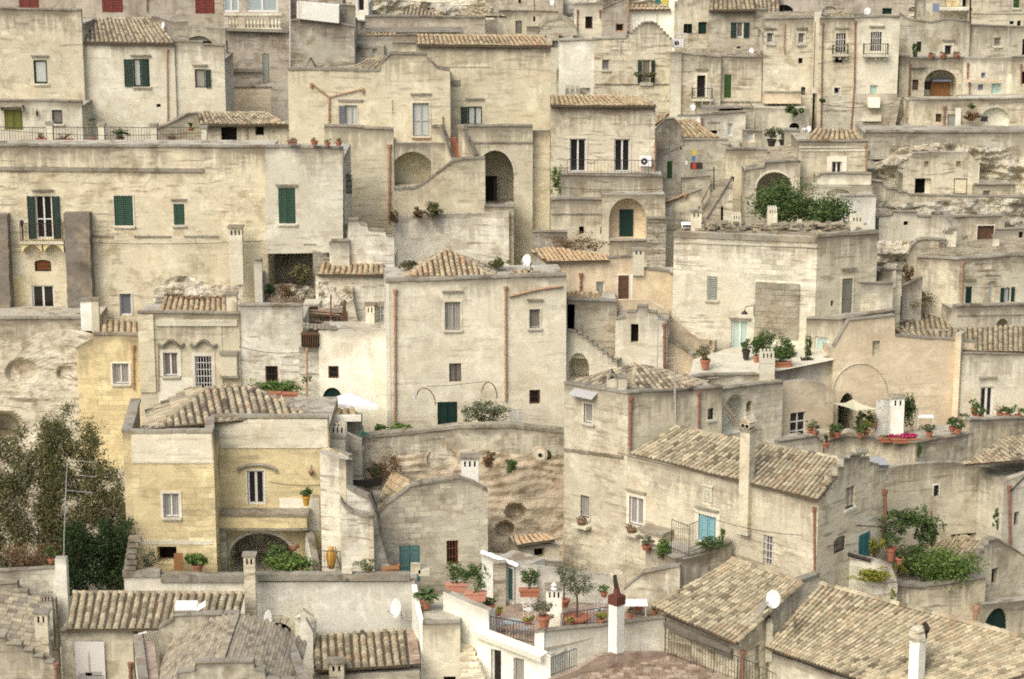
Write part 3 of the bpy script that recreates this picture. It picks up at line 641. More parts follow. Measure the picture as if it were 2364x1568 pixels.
def pot(name, label, px, py, Y, w=.4, h=.35, plant='bushy', ph=.6, pw=None, mat='terracotta', leaf='leaf', n=140, cat='potted plant', group=None, square=False, lsize=.06):
    """px,py = bottom centre of the pot"""
    o = P(px, py, Y); t = thing(name, label, cat, o, group); mb = MB()
    if square:
        d = min(w, .4); mb.hexa([o+Vector((-w/2*.92, -d/2*.9, 0)), o+Vector((w/2*.92, -d/2*.9, 0)), o+Vector((w/2*.92, d/2*.9, 0)), o+Vector((-w/2*.92, d/2*.9, 0)), o+Vector((-w/2, -d/2, h)), o+Vector((w/2, -d/2, h)), o+Vector((w/2, d/2, h)), o+Vector((-w/2, d/2, h))], mat)
        mb.box(o+Vector((-w/2-.03, -d/2-.03, h-.06)), Vector((w+.06, 0, 0)), Vector((0, d+.06, 0)), Vector((0, 0, .065)), mat)
    else: mb.lathe(o, [(w*.32, 0), (w*.44, h*.75), (w*.52, h*.78), (w*.52, h), (w*.42, h), (w*.4, h*.9)], mat, 12)
    mb.build('pot', t); mb = MB(); n = int(n*1.7); pw = pw or w*.9; c = o+Vector((0, 0, h+ph*.5)); sd = int(px*3+py)
    if plant == 'bushy': leaves(mb, c, (pw*.6, pw*.5 if square is False else .25, ph*.55), n, lsize, leaf, seed=sd); twigs(mb, o+Vector((0, 0, h*.9)), c, (pw*.3, .1, ph*.3), 6, mat='twig', seed=sd)
    elif plant == 'spiky':
        R = random.Random(sd)
        for i in range(26):
            a = R.uniform(0, 6.28); r = R.uniform(.3, 1)*pw*.6; e = o+Vector((math.cos(a)*r, math.sin(a)*r, h+ph*R.uniform(.5, 1))); m = o+Vector((math.cos(a)*r*.4, math.sin(a)*r*.4, h+ph*.7)); s = Vector((-math.sin(a), math.cos(a), 0))*.03
            b = o+Vector((0, 0, h*.9)); mb.mesh([b-s, b+s, m+s, m-s, e], [(0, 1, 2, 3), (3, 2, 4)], leaf, R.random())
    elif plant == 'palm':
        R = random.Random(sd); hub = o+Vector((0, 0, h+ph*.35)); mb.tube([o+Vector((0, 0, h*.8)), hub], pw*.13, 'bark', 8)
        for i in range(30):
            a = i*2.4; el = R.uniform(.0, 1.1); dirv_ = Vector((math.cos(a)*math.cos(el), math.sin(a)*math.cos(el), math.sin(el))); L_ = pw*.62; prev = None
            for j in range(7):
                q = j/6; c_ = hub+dirv_*L_*q+Vector((0, 0, -.35*L_*q*q)); sd2 = dirv_.cross(Vector((0, 0, 1))).normalized()*L_*.17*math.sin(math.pi*(q*.8+.1))
                if prev: mb.mesh([prev[0]-prev[1], prev[0], c_, c_-sd2-Vector((0, 0, .05*L_))], [(0, 1, 2, 3)], leaf, R.random()); mb.mesh([prev[0], prev[0]+prev[1], c_+sd2-Vector((0, 0, .05*L_)), c_], [(0, 1, 2, 3)], leaf, R.random())
                prev = (c_, sd2)
    elif plant == 'dry': twigs(mb, o+Vector((0, 0, h*.9)), c, (pw*.6, .12, ph*.6), 26, .01, 'leaf_brown', sd); leaves(mb, c, (pw*.5, .15, ph*.5), n//3, .04, 'leaf_brown', seed=sd)
    elif plant == 'tree':
        mb.tube([o+Vector((0, 0, h*.8)), o+Vector((.02, 0, h+ph*.3)), o+Vector((-.02, 0, h+ph*.55))], .025, 'bark', 6, r2=.015); leaves(mb, o+Vector((0, 0, h+ph*.75)), (pw*.5, pw*.4, ph*.32), n, lsize, leaf, seed=sd)
    elif plant == 'none': pass
    mb.build('plant', t); return t

def dish(label, px, py, Y, wpx, hpx, face=-1, mount=None, name='satellite_dish', stick=None):
    """offset dish turned towards face*x; its bracket reaches behind/below"""
    c = P(px, py, Y); R = hpx/2*Y/FPX; ratio = min(.98, wpx/hpx); yaw = math.acos(ratio)*face
    nrm = Vector((math.sin(yaw), -math.cos(yaw)*.97, .22)).normalized(); up = Vector((0, 0, 1)); s = nrm.cross(up).normalized(); q = s.cross(nrm).normalized()
    base = c-nrm*.25-Vector((0, 0, R*1.15)); t = thing(name, label, 'satellite dish', base); mb = MB(); V = []; Fc = []; n = 20
    for j, (r, dz) in enumerate(((0.0, .0), (.5, .03), (1.0, .11))):
        for k in range(n): a = 2*math.pi*k/n; V.append(c+s*math.cos(a)*r*R+q*math.sin(a)*r*R+nrm*dz*R*1.3)
    for j in range(2):
        for k in range(n): Fc.append((j*n+k, j*n+(k+1) % n, (j+1)*n+(k+1) % n, (j+1)*n+k))
    m = len(V); V2 = [v-nrm*.025 for v in V]; Fc2 = [tuple(m+i for i in f[::-1]) for f in Fc]; rim = [(2*n+k, m+2*n+k, m+2*n+(k+1) % n, 2*n+(k+1) % n) for k in range(n)]
    mb.mesh(V+V2, Fc+Fc2+rim, 'dish'); mb.build('dish', t)
    mb = MB(); f = c+nrm*R*1.0-q*R*.35; mb.tube([c-q*R*.95, f], .018, 'metal', 5); mb.tube([f-nrm*.06, f+nrm*.07], .045, 'metal', 8); mb.build('receiver', t)
    mb = MB(); e = mount if mount is not None else c-nrm*.3-Vector((0, 0, R*1.3)); mb.tube([c-nrm*.02, c-nrm*.2, Vector(e)], .03, 'metal', 6); mb.build('bracket', t); return t

def rockface(name, pts_fn, nx, nz, mat='rock', kind='structure'):
    mb = MB(); V = []
    for j in range(nz+1):
        for i in range(nx+1): V.append(pts_fn(i/nx, j/nz))
    mb.mesh(V, [(j*(nx+1)+i, j*(nx+1)+i+1, (j+1)*(nx+1)+i+1, (j+1)*(nx+1)+i) for j in range(nz) for i in range(nx)], mat)
    o = mb.build(name); o['kind'] = kind; return o
def rock(name, x0, y0, x1, y1, Y, dY=0.0, amp=1.0, sc_=.45, nx=60, nz=40, mat='rock', slope=0.0, holes=(), ztopfun=None):
    """rock face spanning a region seen in the picture. dY: extra depth at the right end; slope: metres the top leans back"""
    a = P(x0, y1, Y); 
    def fn(u, v):
        px = x0+(x1-x0)*u; Yb = Y+dY*u; yt = ztopfun(u) if ztopfun else y0; py = y1+(yt-y1)*v
        p = P(px, py, Yb+slope*v); q = p*sc_
        d = noise.fractal(q, .9, 2.1, 5)*amp+abs(noise.noise(Vector((q.x*.8, q.y*.8, q.z*2.2))))*amp*.8
        for (hx, hy, hr, hd) in holes:
            r = math.hypot(px-hx, (py-hy)*1.2)/hr
            if r < 1.15: d -= hd*min(1, max(0, (1.15-r)/.3))
        zz = p.z*1.9+noise.noise(p*.5)*1.2; d += (abs((zz % 1)-.5)-.25)*.34*amp
        # push along the horizontal line to the camera
        return P(px, py, Yb+slope*v-d)
    return rockface(name, fn, nx, nz, mat)
# ------------------------------------------------------------------ terrain
GUIDE = [(-200, 205), (0, 178), (200, 160), (400, 143), (600, 131), (784, 122), (980, 114), (1100, 110), (1330, 103), (1568, 97), (1800, 90), (2400, 70)]
def terrain():
    prof = [(Y, P(1182, py, Y).z-5.5) for py, Y in GUIDE[::-1]]; prof[-1] = (205, 33); prof += [(260, 52)]; prof[0] = (60, 0.0)
    mb = MB(); nx, ny = 90, 110; V = []
    for j in range(ny+1):
        Y = 60+200*j/ny
        for (a, b) in zip(prof, prof[1:]):
            if a[0] <= Y <= b[0]: z = a[1]+(b[1]-a[1])*(Y-a[0])/(b[0]-a[0])
        for i in range(nx+1):
            X = -75+150*i/nx; q = Vector((X, Y, 0)); V.append((X, Y, z+noise.fractal(q*.08, 1, 2, 4)*.8))
    mb.mesh(V, [(j*(nx+1)+i, j*(nx+1)+i+1, (j+1)*(nx+1)+i+1, (j+1)*(nx+1)+i) for j in range(ny) for i in range(nx)], 'ground')
    o = mb.build('terrain'); o['kind'] = 'structure'
terrain()
Hm = house

# ================================================================= TOP LEFT
H = Hm('palazzo', 'pinkish stone building at the top left edge with three dark red shutters', 'house', 255, 30, 152)
wall(H, 'pinkgrey', (-60, -60, 152), (515, -50, 152), 34, cop=False, ext=4, op=[
    ('S', 43, -40, 89, 19, {'c': 'redshutter', 'dp': .12}), ('S', 235, -40, 283, 29, {'c': 'redshutter', 'dp': .12}), ('S', 450, -40, 495, 32, {'c': 'redshutter', 'dp': .12})])
pipe(H, Fr((-60, -60, 152), (515, -50, 152)), [(340, -50), (340, 28)], 'redpipe', hopper=False)
H = Hm('balustrade_house', 'stone building with white glazed bays above a carved balustrade', 'house', 590, 60, 151)
f = wall(H, 'pinkgrey', (512, -50, 151), (668, -45, 151), 150, cop=False, op=[
    ('L', 515, -30, 551, 28, {'p': 'laceb', 'ft': .1}), ('L', 569, -30, 641, 28, {'p': 'laceb', 'ft': .1})])
f2 = Fr((517, 32, 150.2), (650, 36, 150.2)); mb = MB()
u1 = f2.len; ztop = f2.za
f2.bx(mb, 0, u1, ztop-.12, ztop, -.2, .1, 'trim'); f2.bx(mb, 0, u1, ztop-1.1, ztop-.95, -.2, .1, 'trim')
for a, b in ((0, .25), (.95, 1.35), (2.75, 2.95)): f2.bx(mb, a, b+.05, ztop-.95, ztop-.12, -.15, .05, 'pinkgrey')
for i in range(16):
    uu = .15+i*(u1-.3)/15; c = f2.w(uu, ztop-.95, -.04); mb.lathe(c, [(.05, 0), (.04, .1), (.1, .3), (.05, .5), (.04, .65), (.07, .83)], 'trim', 8)
mb.build('balustrade', H)
ledge(H, f2, 515, 665, 64, 68, .2, .15)
f3 = wall(H, 'pinkgrey', (516, 66, 150.5), (668, 70, 150.5), 290, cop=False, rl=.05, op=[('D', 606, 124, 622, 193, {'c': 'greyshutter', 'dp': .15})])
ledge(H, f3, 516, 604, 158, 160, .18, .2); ledge(H, f3, 516, 628, 198, 198, .1, .08)
patch(H, f3, 517, 205, 627, 290, 'peach', .012, 'plaster_patch')

H = Hm('tall_wall_house', 'tall weathered house with blackened parapet and one white curtained window', 'house', 90, 235, 143)
f = wall(H, 'cream', (-40, 20, 143), (187, 24, 143), 300, op=[('L', 78, 139, 109, 193, {'c': 'green', 's': 1, 'h': .25, 'p': 'lacew', 'one': 1, 'ft': .1})])
H = Hm('tiled_house', 'cream house with a tiled lean-to roof and open dark green shutters', 'house', 290, 330, 143.5)
f = wall(H, 'lcream', (188, 98, 143.5), (402, 100, 143.5), 340, cop=.1, rl=.02, d=1.2, op=[('L', 308, 136, 345, 200, {'c': 'green', 'h': .2, 's': 1, 'sh': 'lm', 'sw': .55, 'sc': 'green', 'p': 'lacew', 'one': 1}), ('K', 361, 240, 371, 248)])
tiles(H, [(188, 97, 143.3), (404, 99, 143.3), (360, 42, 148.2), (188, 42, 148.2)], 'tile', ridge=[((188, 43, 148.2), (350, 43, 148.2))])
pipe(H, f, [(386, 113), (388, 290)], 'pipe')
H = Hm('stepped_house', 'narrow cream house with broken stepped parapet and one green shutter swung open', 'house', 455, 290, 143.6)
f = wall(H, 'lcream', (397, 92, 143.7), (517, 105, 143.7), 340, top=[(397, 92), (410, 96), (468, 97), (469, 104), (517, 105)], op=[('L', 450, 160, 474, 203, {'c': 'green', 'h': .25, 'sh': 'r', 'sc': 'green', 'one': 1})])
wall(H, 'grey', (345, 40, 147), (520, 40, 147), 110, top=[(345, 44), (352, 36), (375, 42), (404, 50), (430, 48), (432, 60), (520, 64)], cop=False, d=1, op=[('A', 428, 83, 490, 108, {'arc': .9, 'dp': 1.0, 'm': 'dark'})])
dish('white satellite dish beside the tiled roof at the top left', 377, 59, 145, 9, 18)

H = Hm('low_house', 'low white-capped house with an olive roller blind and awning at the terrace', 'house', 95, 330, 140)
f = wall(H, 'lcream', (-30, 231, 140), (188, 234, 140), 335, rl=.3, op=[('D', 10, 253, 52, 300, {'c': 'blind', 'dp': .15, 'lb': 'olive green roller blind'}), ('G', 120, 254, 144, 286, {'c': 'green', 'p': 'laced', 's': 1, 'one': 1})])
mb = MB(); u0, z0 = f.uv(3, 243); u1, _ = f.uv(55, 243); f.bx(mb, u0, u1, z0-.06, z0, 0, .5, 'coping'); f.bx(mb, u0, u0+.05, z0-.3, z0, 0, .45, 'coping'); f.bx(mb, u1-.05, u1, z0-.3, z0, 0, .45, 'coping'); mb.build('awning', H)
mb = MB(); u, z = f.uv(87, 262); mb.tube([f.w(u, z+.2, .02), f.w(u, z+.3, .2), f.w(u, z+.15, .2)], .02, 'iron', 5); mb.lathe(f.w(u, z-.18, .2), [(.04, 0), (.08, .25), (.1, .27), (.02, .36)], 'iron', 6)
t = thing('wall_lantern', 'small iron lantern on the low house beside the olive blind', 'lantern', f.w(u, z, 0)); mb.build('lantern_body', t)
H = Hm('annex_house', 'small tiled house with dark doorway behind the railed terrace', 'house', 565, 335, 139.5)
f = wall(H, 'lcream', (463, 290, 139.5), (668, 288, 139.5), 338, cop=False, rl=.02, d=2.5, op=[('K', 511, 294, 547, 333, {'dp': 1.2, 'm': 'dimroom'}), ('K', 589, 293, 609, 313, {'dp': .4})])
tiles(H, [(462, 287, 139.0), (664, 287, 139.0), (610, 260, 142.2), (455, 260, 142.2)], 'tile', ridge=[((455, 260, 142.2), (610, 260, 142.2)), ((610, 260, 142.2), (664, 286, 139.0))])
wall(H, 'cream', (362, 300, 140.5), (462, 262, 142), 338, top=[(362, 300), (400, 282), (432, 264), (462, 262)], d=.5)
pipe(H, f, [(570, 292), (571, 335)], 'pipe', .04)

# railed terrace with pillars
H = Hm('terrace_parapet', 'long terrace parapet with cream pillars and thin iron railings', 'parapet', 300, 338, 134)
fT = Fr((-30, 328, 134), (480, 333, 134)); f = fT
for x0, x1, zt in ((107, 123, 283), (226, 242, 286), (346, 363, 288), (464, 478, 292)):
    mb = MB(); u0, z1 = f.uv(x0, zt+5); u1, z0 = f.uv(x1, 342); f.bx(mb, u0, u1, z0, z1, -.4, .0, 'lcream'); f.bx(mb, u0-.07, u1+.07, z1, z1+.16, -.46, .07, 'coping'); mb.build('pillar', H)
c = MB(); u0, z0 = f.uv(-30, 329); u1, z1 = f.uv(480, 334); c.hexa([f.w(u0, z0-.3, .05), f.w(u1, z1-.3, .05), f.w(u1, z1-.3, -.45), f.w(u0, z0-.3, -.45), f.w(u0, z0, .05), f.w(u1, z1, .05), f.w(u1, z1, -.45), f.w(u0, z0, -.45)], 'coping'); c.build('coping', H)
c = MB()
for a, b in ((-30, 107), (123, 226), (242, 346), (363, 464)):
    ua, za = f.uv(a, 330); ub, zb_ = f.uv(b, 332); rail(c, [f.w(ua, za, -.2), f.w(ub, zb_, -.2)], .95, .17)
c.build('railing', H)
pot('potted_plant', 'sago palm in a pot between the pillars of the railed terrace', 277, 328, 134.9, .55, .3, 'palm', .7, 1.1, leaf='leaf')
pot('potted_plant', 'thin olive sapling in a pot beside the low house corner', 213, 330, 135.5, .4, .3, 'tree', 1.5, .8, leaf='leaf_olive', n=160, lsize=.05)
pot('potted_plant', 'withered plant in a trough left of the first terrace pillar', 96, 328, 135, .6, .22, 'dry', .4, .6, square=True)
pot('potted_plant', 'withered red plants in a trough right of the first terrace pillar', 148, 329, 135, 1.0, .22, 'dry', .4, 1.0, square=True)
pot('potted_plant', 'dry plant in a low trough between the second and third terrace pillars', 397, 332, 135, .7, .25, 'dry', .3, .7, square=True)
pot('potted_plant', 'spiky agave on the parapet in front of the small tiled house', 441, 302, 138, .45, .2, 'spiky', .4, .8, leaf='leaf')

# ================================================================= LONG FACADE
H = Hm('long_house', 'long cream facade with green shutters, balcony door and dark buttresses', 'house', 300, 735, 126)
f = wall(H, 'cream', (-40, 337, 126), (612, 340, 126), 735, ext=2, d=7, rl=.6, op=[
    ('G', 83, 452, 121, 551, {'c': 'whitepaint', 'h': .3, 'sh': 'lr', 'sw': .42, 'sc': 'green', 'bal': (52, 152, 508, 553), 'bar': .45}),
    ('S', 264, 452, 307, 521, {'c': 'lgreen', 's': 1, 't': .1, 'dp': .12}), ('S', 401, 471, 426, 519, {'c': 'lgreen', 's': 1, 'h': .25, 'dp': .12}),
    ('B', 80, 600, 118, 627, {'arc': .25, 'p': 'rustdoor', 't': 0}), ('G', 75, 659, 126, 738, {'ft': .09, 'door': 1, 's': 0}), ('G', 277, 678, 304, 728, {'t': .08, 'p': 'plastic_grey', 'one': 1})])
ledge(H, f, -30, 470, 384, 389, .22, .12); ledge(H, f, 215, 262, 543, 545, .1, .07); ledge(H, f, 310, 395, 544, 544, .1, .07); ledge(H, f, 425, 505, 544, 544, .1, .05)
# scalloped corbels under the balcony
mb = MB()
for a, b in ((55, 101), (105, 151)):
    u0, z0 = f.uv(a, 571); u1, z1 = f.uv(b, 557); n = 10; z0 -= .25
    for i in range(n):
        q0, q1 = i/n, (i+1)/n; h0 = math.sin(math.pi*q0)**.7*(z1-z0)*.85; h1 = math.sin(math.pi*q1)**.7*(z1-z0)*.85; x0, x1 = u0+(u1-u0)*q0, u0+(u1-u0)*q1
        mb.hexa([f.w(x0, z0+h0, .6), f.w(x1, z0+h1, .6), f.w(x1, z0+h1, 0), f.w(x0, z0+h0, 0), f.w(x0, z1+.12, .6), f.w(x1, z1+.12, .6), f.w(x1, z1+.12, 0), f.w(x0, z1+.12, 0)], 'yellow')
mb.build('corbel', H)
for x0, x1, y0, sh in ((-40, 22, 491, 4), (153, 211, 488, 4)):
    mb = MB(); u0, zt = f.uv(x0, y0); u1, _ = f.uv(x1, y0); zb = zt-6.3-1.5; V = []
    ny = 26
    for j in range(ny+1):
        z = zb+(zt-zb)*j/ny; o = .75+.35*(1-j/ny)
        V += [f.w(u0+random.uniform(-.03, .03), z, -.1), f.w(u0+random.uniform(-.04, .04), z, o), f.w(u1+random.uniform(-.04, .04), z, o), f.w(u1+random.uniform(-.03, .03), z, -.1)]
    mb.mesh(V, [(4*j+i, 4*j+i+1, 4*j+i+5, 4*j+i+4) for j in range(ny) for i in range(3)]+[(4*ny, 4*ny+1, 4*ny+2, 4*ny+3)], 'dark'); mb.build('buttress', H)
patch(H, f, 23, 640, 60, 735, 'yellow', .012, 'plaster_patch')
u, z = f.uv(53, 520); mb = MB(); mb.tube([f.w(u, z-.7, .3), f.w(u, z, .3)], .018, 'iron', 5); mb.lathe(f.w(u, z-.05, .3), [(.04, 0), (.13, .3), (.14, .32), (.03, .42)], 'iron', 6); t = thing('wall_lantern', 'iron lantern standing at the end of the green shuttered balcony', 'lantern', f.w(u, z, 0)); mb.build('lantern_body', t)
f = wall(H, 'lcream', (612, 340, 125.4), (792, 343, 125.4), [(598, 585), (723, 581), (770, 590), (770, 585)][:3], top=[(610, 340), (792, 343)], d=6, rl=.6, op=[('S', 643, 434, 682, 516, {'c': 'lgreen', 's': 1, 'h': .15, 'dp': .12})]) if False else wall(H, 'lcream', (612, 340, 125.4), (792, 343, 125.4), [(612, 586), (792, 583)], d=6, rl=.6, op=[('S', 643, 434, 682, 516, {'c': 'lgreen', 's': 1, 'h': .15, 'dp': .12})])
ledge(H, f, 700, 730, 563, 563, .05, .04)
chimney(H, 546, 527, 632, 31, 124.6, 'lcream', 'slot')
for i, (x, y, w_, m, lb) in enumerate(((675, 334, .5, 'redpipe', 'square red flower box at the left end of the row on the facade coping'), (726, 335, .45, 'terracotta', 'terracotta pot with a small succulent, second of the row on the coping'), (756, 338, .35, 'terracotta', 'small terracotta bowl, third of the row on the coping'), (782, 336, .4, 'terracotta', 'terracotta bowl with withered plant at the right end of the coping row'))):
    pot('potted_plant', lb, x, y, 125.2, w_, .25, 'bushy', .2, w_, n=40, leaf='leaf_dry', mat=m, square=(i == 0), lsize=.04)
t = thing('bucket', 'grey plastic bucket beside the white french door at the left edge', 'bucket', P(37, 733, 124.5)); mb = MB(); mb.lathe(P(37, 733, 124.5), [(.16, 0), (.24, .35), (.26, .36), (.24, .4)], 'plastic_grey', 12); mb.build('bucket_body', t)
t = thing('bucket', 'green plastic tub beside the white french door', 'bucket', P(60, 733, 124.5)); mb = MB(); mb.lathe(P(60, 733, 124.5), [(.18, 0), (.22, .35), (.26, .37), (.22, .4)], 'plastic_green', 12); mb.build('bucket_body', t)

# lower terrace wall, rock and the yellow houses
H = Hm('terrace_wall', 'low stone terrace wall in front of the dark buttresses', 'wall', 100, 780, 121)
f = wall(H, 'cream', (-40, 737, 121), (214, 735, 121), 800, d=4.5, rl=.25, ext=.5)
rock('cliff', -40, 775, 320, 1420, 120.4, -2, .3, .25, 110, 110, 'tuff', .6, holes=((10, 985, 38, 1.8), (50, 860, 34, .4), (150, 860, 18, .4)), ztopfun=lambda u: 770+10*math.sin(u*9))
chimney(H, 200, 692, 740, 26, 120.6, 'pure', 'plain'); chimney(H, 222, 690, 775, 17, 120.2, 'lyellow', 'plain')
H = Hm('yellow_house', 'yellow plastered house on the rock with a white framed curtained window', 'house', 260, 985, 118.5)
f = wall(H, 'yellow', (215, 776, 118.5), (322, 777, 118.5), 1010, cop=True, d=3, top=[(215, 772), (322, 774)], op=[('L', 260, 839, 298, 886, {'t': .1, 'tm': 'wtrim', 's': 1, 'ft': .06})])
wall(H, 'yellow', (160, 780, 118.9), (216, 777, 118.9), [(180, 1010), (172, 930), (165, 870), (172, 800), (216, 800), (216, 1010)][::1], top=[(180, 778), (216, 776)], cop=False, d=1.5) if False else None
tiles(H, [(232, 775, 118.7), (318, 777, 118.7), (318, 742, 121.2), (236, 740, 121.2)], 'tile_warm', sx=.33, sy=.42)
pipe(H, f, [(308, 796), (309, 898)], 'pipe', .08)
wall(H, 'yellow', (168, 792, 118.9), (216, 777, 118.9), 1010, cop=False, d=1.2, rl=.1, top=[(172, 900), (166, 850), (176, 800), (216, 779)][2:], name='side_wall')
H = Hm('hooded_house', 'yellow and white house with scalloped hoods over window and grilled door', 'house', 435, 905, 116.5)
f = wall(H, 'lyellow', (317, 722, 116.5), (552, 724, 116.5), 930, cop=True, rl=.2, d=3.5, op=[('L', 377, 814, 411, 868, {'t': .18, 'tm': 'wtrim', 's': 1, 'ft': .07, 'p': 'laced'}), ('B', 451, 822, 490, 900, {'t': .16, 'tm': 'wtrim', 'bc': 'whitepaint', 'p': 'hole', 'c': 'whitepaint'})])
patch(H, f, 361, 738, 548, 752, 'trim', .10, 'cornice'); patch(H, f, 318, 726, 361, 905, 'lyellow', .09, 'pilaster'); patch(H, f, 500, 752, 516, 905, 'lyellow', .05, 'pilaster')
patch(H, f, 365, 872, 450, 930, 'white', .01, 'plaster_patch')
mb = MB()
for c0 in (395, 470):
    n = 16
    for i in range(n):
        q0, q1 = i/n, (i+1)/n; fn = lambda q: 796-14*math.sin(math.pi*min(1, max(0, (q-.18)/.64)))**1.2-(3 if q < .1 or q > .9 else 0)
        ua, za = f.uv(c0-31+62*q0, fn(q0)); ub, zb_ = f.uv(c0-31+62*q1, fn(q1))
        mb.hexa([f.w(ua, za-.12, .22), f.w(ub, zb_-.12, .22), f.w(ub, zb_-.12, 0), f.w(ua, za-.12, 0), f.w(ua, za, .24), f.w(ub, zb_, .24), f.w(ub, zb_, 0), f.w(ua, za, 0)], 'coping')
mb.build('hood_moulding', H)
tiles(H, [(366, 719, 116.9), (524, 720, 116.9), (522, 688, 119.3), (378, 686, 119.3)], 'tile_warm', sx=.3)
mb = MB(); leaves(mb, P(448, 688, 119.0), (1.9, .3, .22), 900, .05, 'leaf_brown'); mb.build('roof_weeds', H)
chimney(H, 535, 678, 724, 24, 116.8, 'tan', 'plain')
pipe(H, f, [(366, 790), (366, 903)], 'pipe', .04, hopper=False)
mb = MB(); u, z = f.uv(530, 840); f.bx(mb, u-.42, u+.42, z-.6, z+.55, 0, .28, 'trim'); f.bx(mb, u-.5, u+.5, z+.55, z+.75, 0, .36, 'coping'); f.bx(mb, u-.5, u+.5, z-.72, z-.6, 0, .36, 'coping'); mb.build('shrine_niche', H)
rock('rock_outcrop', 355, 630, 560, 720, 120.5, 0, .7, .6, 50, 24, 'rubble', .8, ztopfun=lambda u: 668-26*math.sin(u*3.1)-12*math.sin(u*7))

# ================================================================= RUIN / CAVE between facade and central house
H = Hm('cave_shelter', 'walled shelter hollow under the long facade with bushes inside', 'cave', 660, 700, 126.2)
wall(H, 'rubble', (603, 588, 129.5), (740, 586, 129.5), 760, d=1, cop=False, ext=1)
f = wall(H, 'lcream', (586, 600, 124.6), (604, 600, 124.6), 730, d=3.2, cop=True, ext=.6)
rock('rock_bank', 590, 655, 735, 730, 125.2, 0, .7, .9, 40, 22, 'rubble', 1.4, ztopfun=lambda u: 672-10*math.sin(u*4)-16*u)
bush('bush', 'round green bush at the mouth of the shelter hollow', 697, 632, 124.6, 27, 22, 1500, .07, 'leaf_dry'); 
bush('bush', 'dark low bush deep inside the shelter hollow', 627, 668, 125.6, 17, 16, 500, .06, 'leaf')
bush('bush', 'brown dead mound of brush in the shelter hollow', 660, 672, 124.6, 20, 20, 900, .06, 'leaf_brown')
t = thing('stick_fence', 'rough stick fence along the edge of the shelter hollow', 'fence', P(665, 700, 123.6)); mb = MB()
for i in range(22):
    x = 626+i*3.8; a = P(x, 704, 123.6); mb.tube([a, a+Vector((random.uniform(-.08, .08), 0, random.uniform(.35, .62)))], .035, 'wood', 5)
mb.build('fence_sticks', t)
H = Hm('ruined_house', 'half ruined stone house with tile strip and collapsed timber opening', 'ruin', 790, 760, 122)
f = wall(H, 'limewash', (728, 634, 123), (892, 634, 123), 790, d=1.0, rl=.1, cop=True, ext=1, op=[('K', 762, 677, 790, 740, {'dp': .8, 'm': 'tan'})])
tiles(H, [(733, 633, 122.8), (888, 633, 122.8), (888, 608, 124.8), (742, 606, 124.8)], 'tile_warm', sx=.3)
f = wall(H, 'rubble', (697, 705, 120.8), (806, 704, 120.8), [(697, 790), (806, 790)], d=.5, rl=.05, cop=False, top=[(697, 704), (735, 703), (740, 712), (775, 712), (806, 706)], op=[('K', 699, 708, 735, 795 - 10, {'dp': 2.0, 'm': 'hole'}), ('K', 738, 722, 803, 748, {'dp': 1.6, 'm': 'hole'})])
mb = MB()
for i in range(9):
    a = P(700+random.uniform(0, 6), 716+i*6, 120.5); b = P(735+random.uniform(30, 62), 722+i*5+random.uniform(-6, 6), 120.5+random.uniform(0, .6)); mb.tube([a, b], random.uniform(.04, .08), 'wood', 5)
for i in range(4): mb.tube([P(788+i*3, 755, 120.4), P(795+i*3.5, 692+i*3, 120.6)], .045, 'brownwood', 5)
mb.tube([P(764, 680, 120.3), P(764, 755, 120.3)], .05, 'rust', 6); mb.tube([P(730, 760, 120.3), P(768, 741, 120.3)], .09, 'wood', 5)
mb.build('fallen_timber', H)
rock('rubble_slope', 735, 650, 815, 712, 122.4, 0, .5, 1.2, 30, 20, 'rubble', .6)
f = wall(H, 'rubble', (800, 735, 120.5), (858, 745, 120.5), 770, d=.6, cop=False, top=[(795, 758), (800, 700), (815, 690), (826, 742), (858, 744)])
chimney(H, 855, 705, 770, 20, 119.6, 'lcream', 'slot')
wall(H, 'lcream', (865, 700, 120), (892, 698, 120), 770, d=.5, cop=False, op=[('B', 871, 708, 887, 760, {'p': 'laceb', 'bc': 'whitepaint', 'c': 'tan'})])

# stair / chimney stub column right of long facade
H = Hm('stair_ruin', 'weathered stone stair and wall stumps stepping down beside the tall facade', 'ruin', 840, 610, 126)
f = wall(H, 'limewash', (874, 580, 124.5), (908, 540, 124.5), 625, ext=1.2, d=3.5, cop=True, top=[(760, 563), (800, 563), (803, 508), (828, 508), (830, 516), (848, 520), (850, 531), (890, 534), (893, 545), (910, 546)], fr=Fr((760, 563, 124.5), (910, 546, 124.5)))
f = wall(H, 'rubble', (771, 460, 126), (812, 460, 126), 630, d=1.2, cop=True, top=[(773, 448), (795, 450), (797, 520), (812, 521)], op=[('K', 776, 452, 790, 458, {'dp': .3})])
mb = MB(); (ua_, za_), (ub_, zb_) = f.uv(774, 462), f.uv(798, 612); f.bx(mb, ua_, ub_, zb_, za_, -.05, .06, 'rubble')
for i in range(7): f.bx(mb, *(lambda a: (a[0][0], a[1][0], a[0][1]-.12, a[0][1]))((f.uv(772, 468+i*22), f.uv(800, 468+i*22))), 0, .18, 'trim')
mb.build('stair_steps', H)
wall(H, 'lcream', (764, 556, 124.2), (806, 556, 124.2), 625, d=.8, cop=True, ext=1)
wall(H, 'rubble', (708, 585, 125.0), (765, 585, 125.0), 640, d=1.5, cop=False, top=[(722, 578), (738, 582), (748, 592), (765, 600)], ext=1)
mb = MB(); q = P(803, 500, 127); 
for i in range(9): mb.tube([P(794+i*2.3, 448, 127), P(794+i*2.3, 398+abs(i-4)*3, 127)], .02, 'iron', 4)
for i in range(4): mb.tube([P(794, 405+i*13, 127), P(813, 405+i*13, 127)], .02, 'iron', 4)
t = thing('iron_gate', 'narrow rusty iron gate in the gap right of the long facade', 'gate', P(803, 448, 127)); mb.build('gate_bars', t)

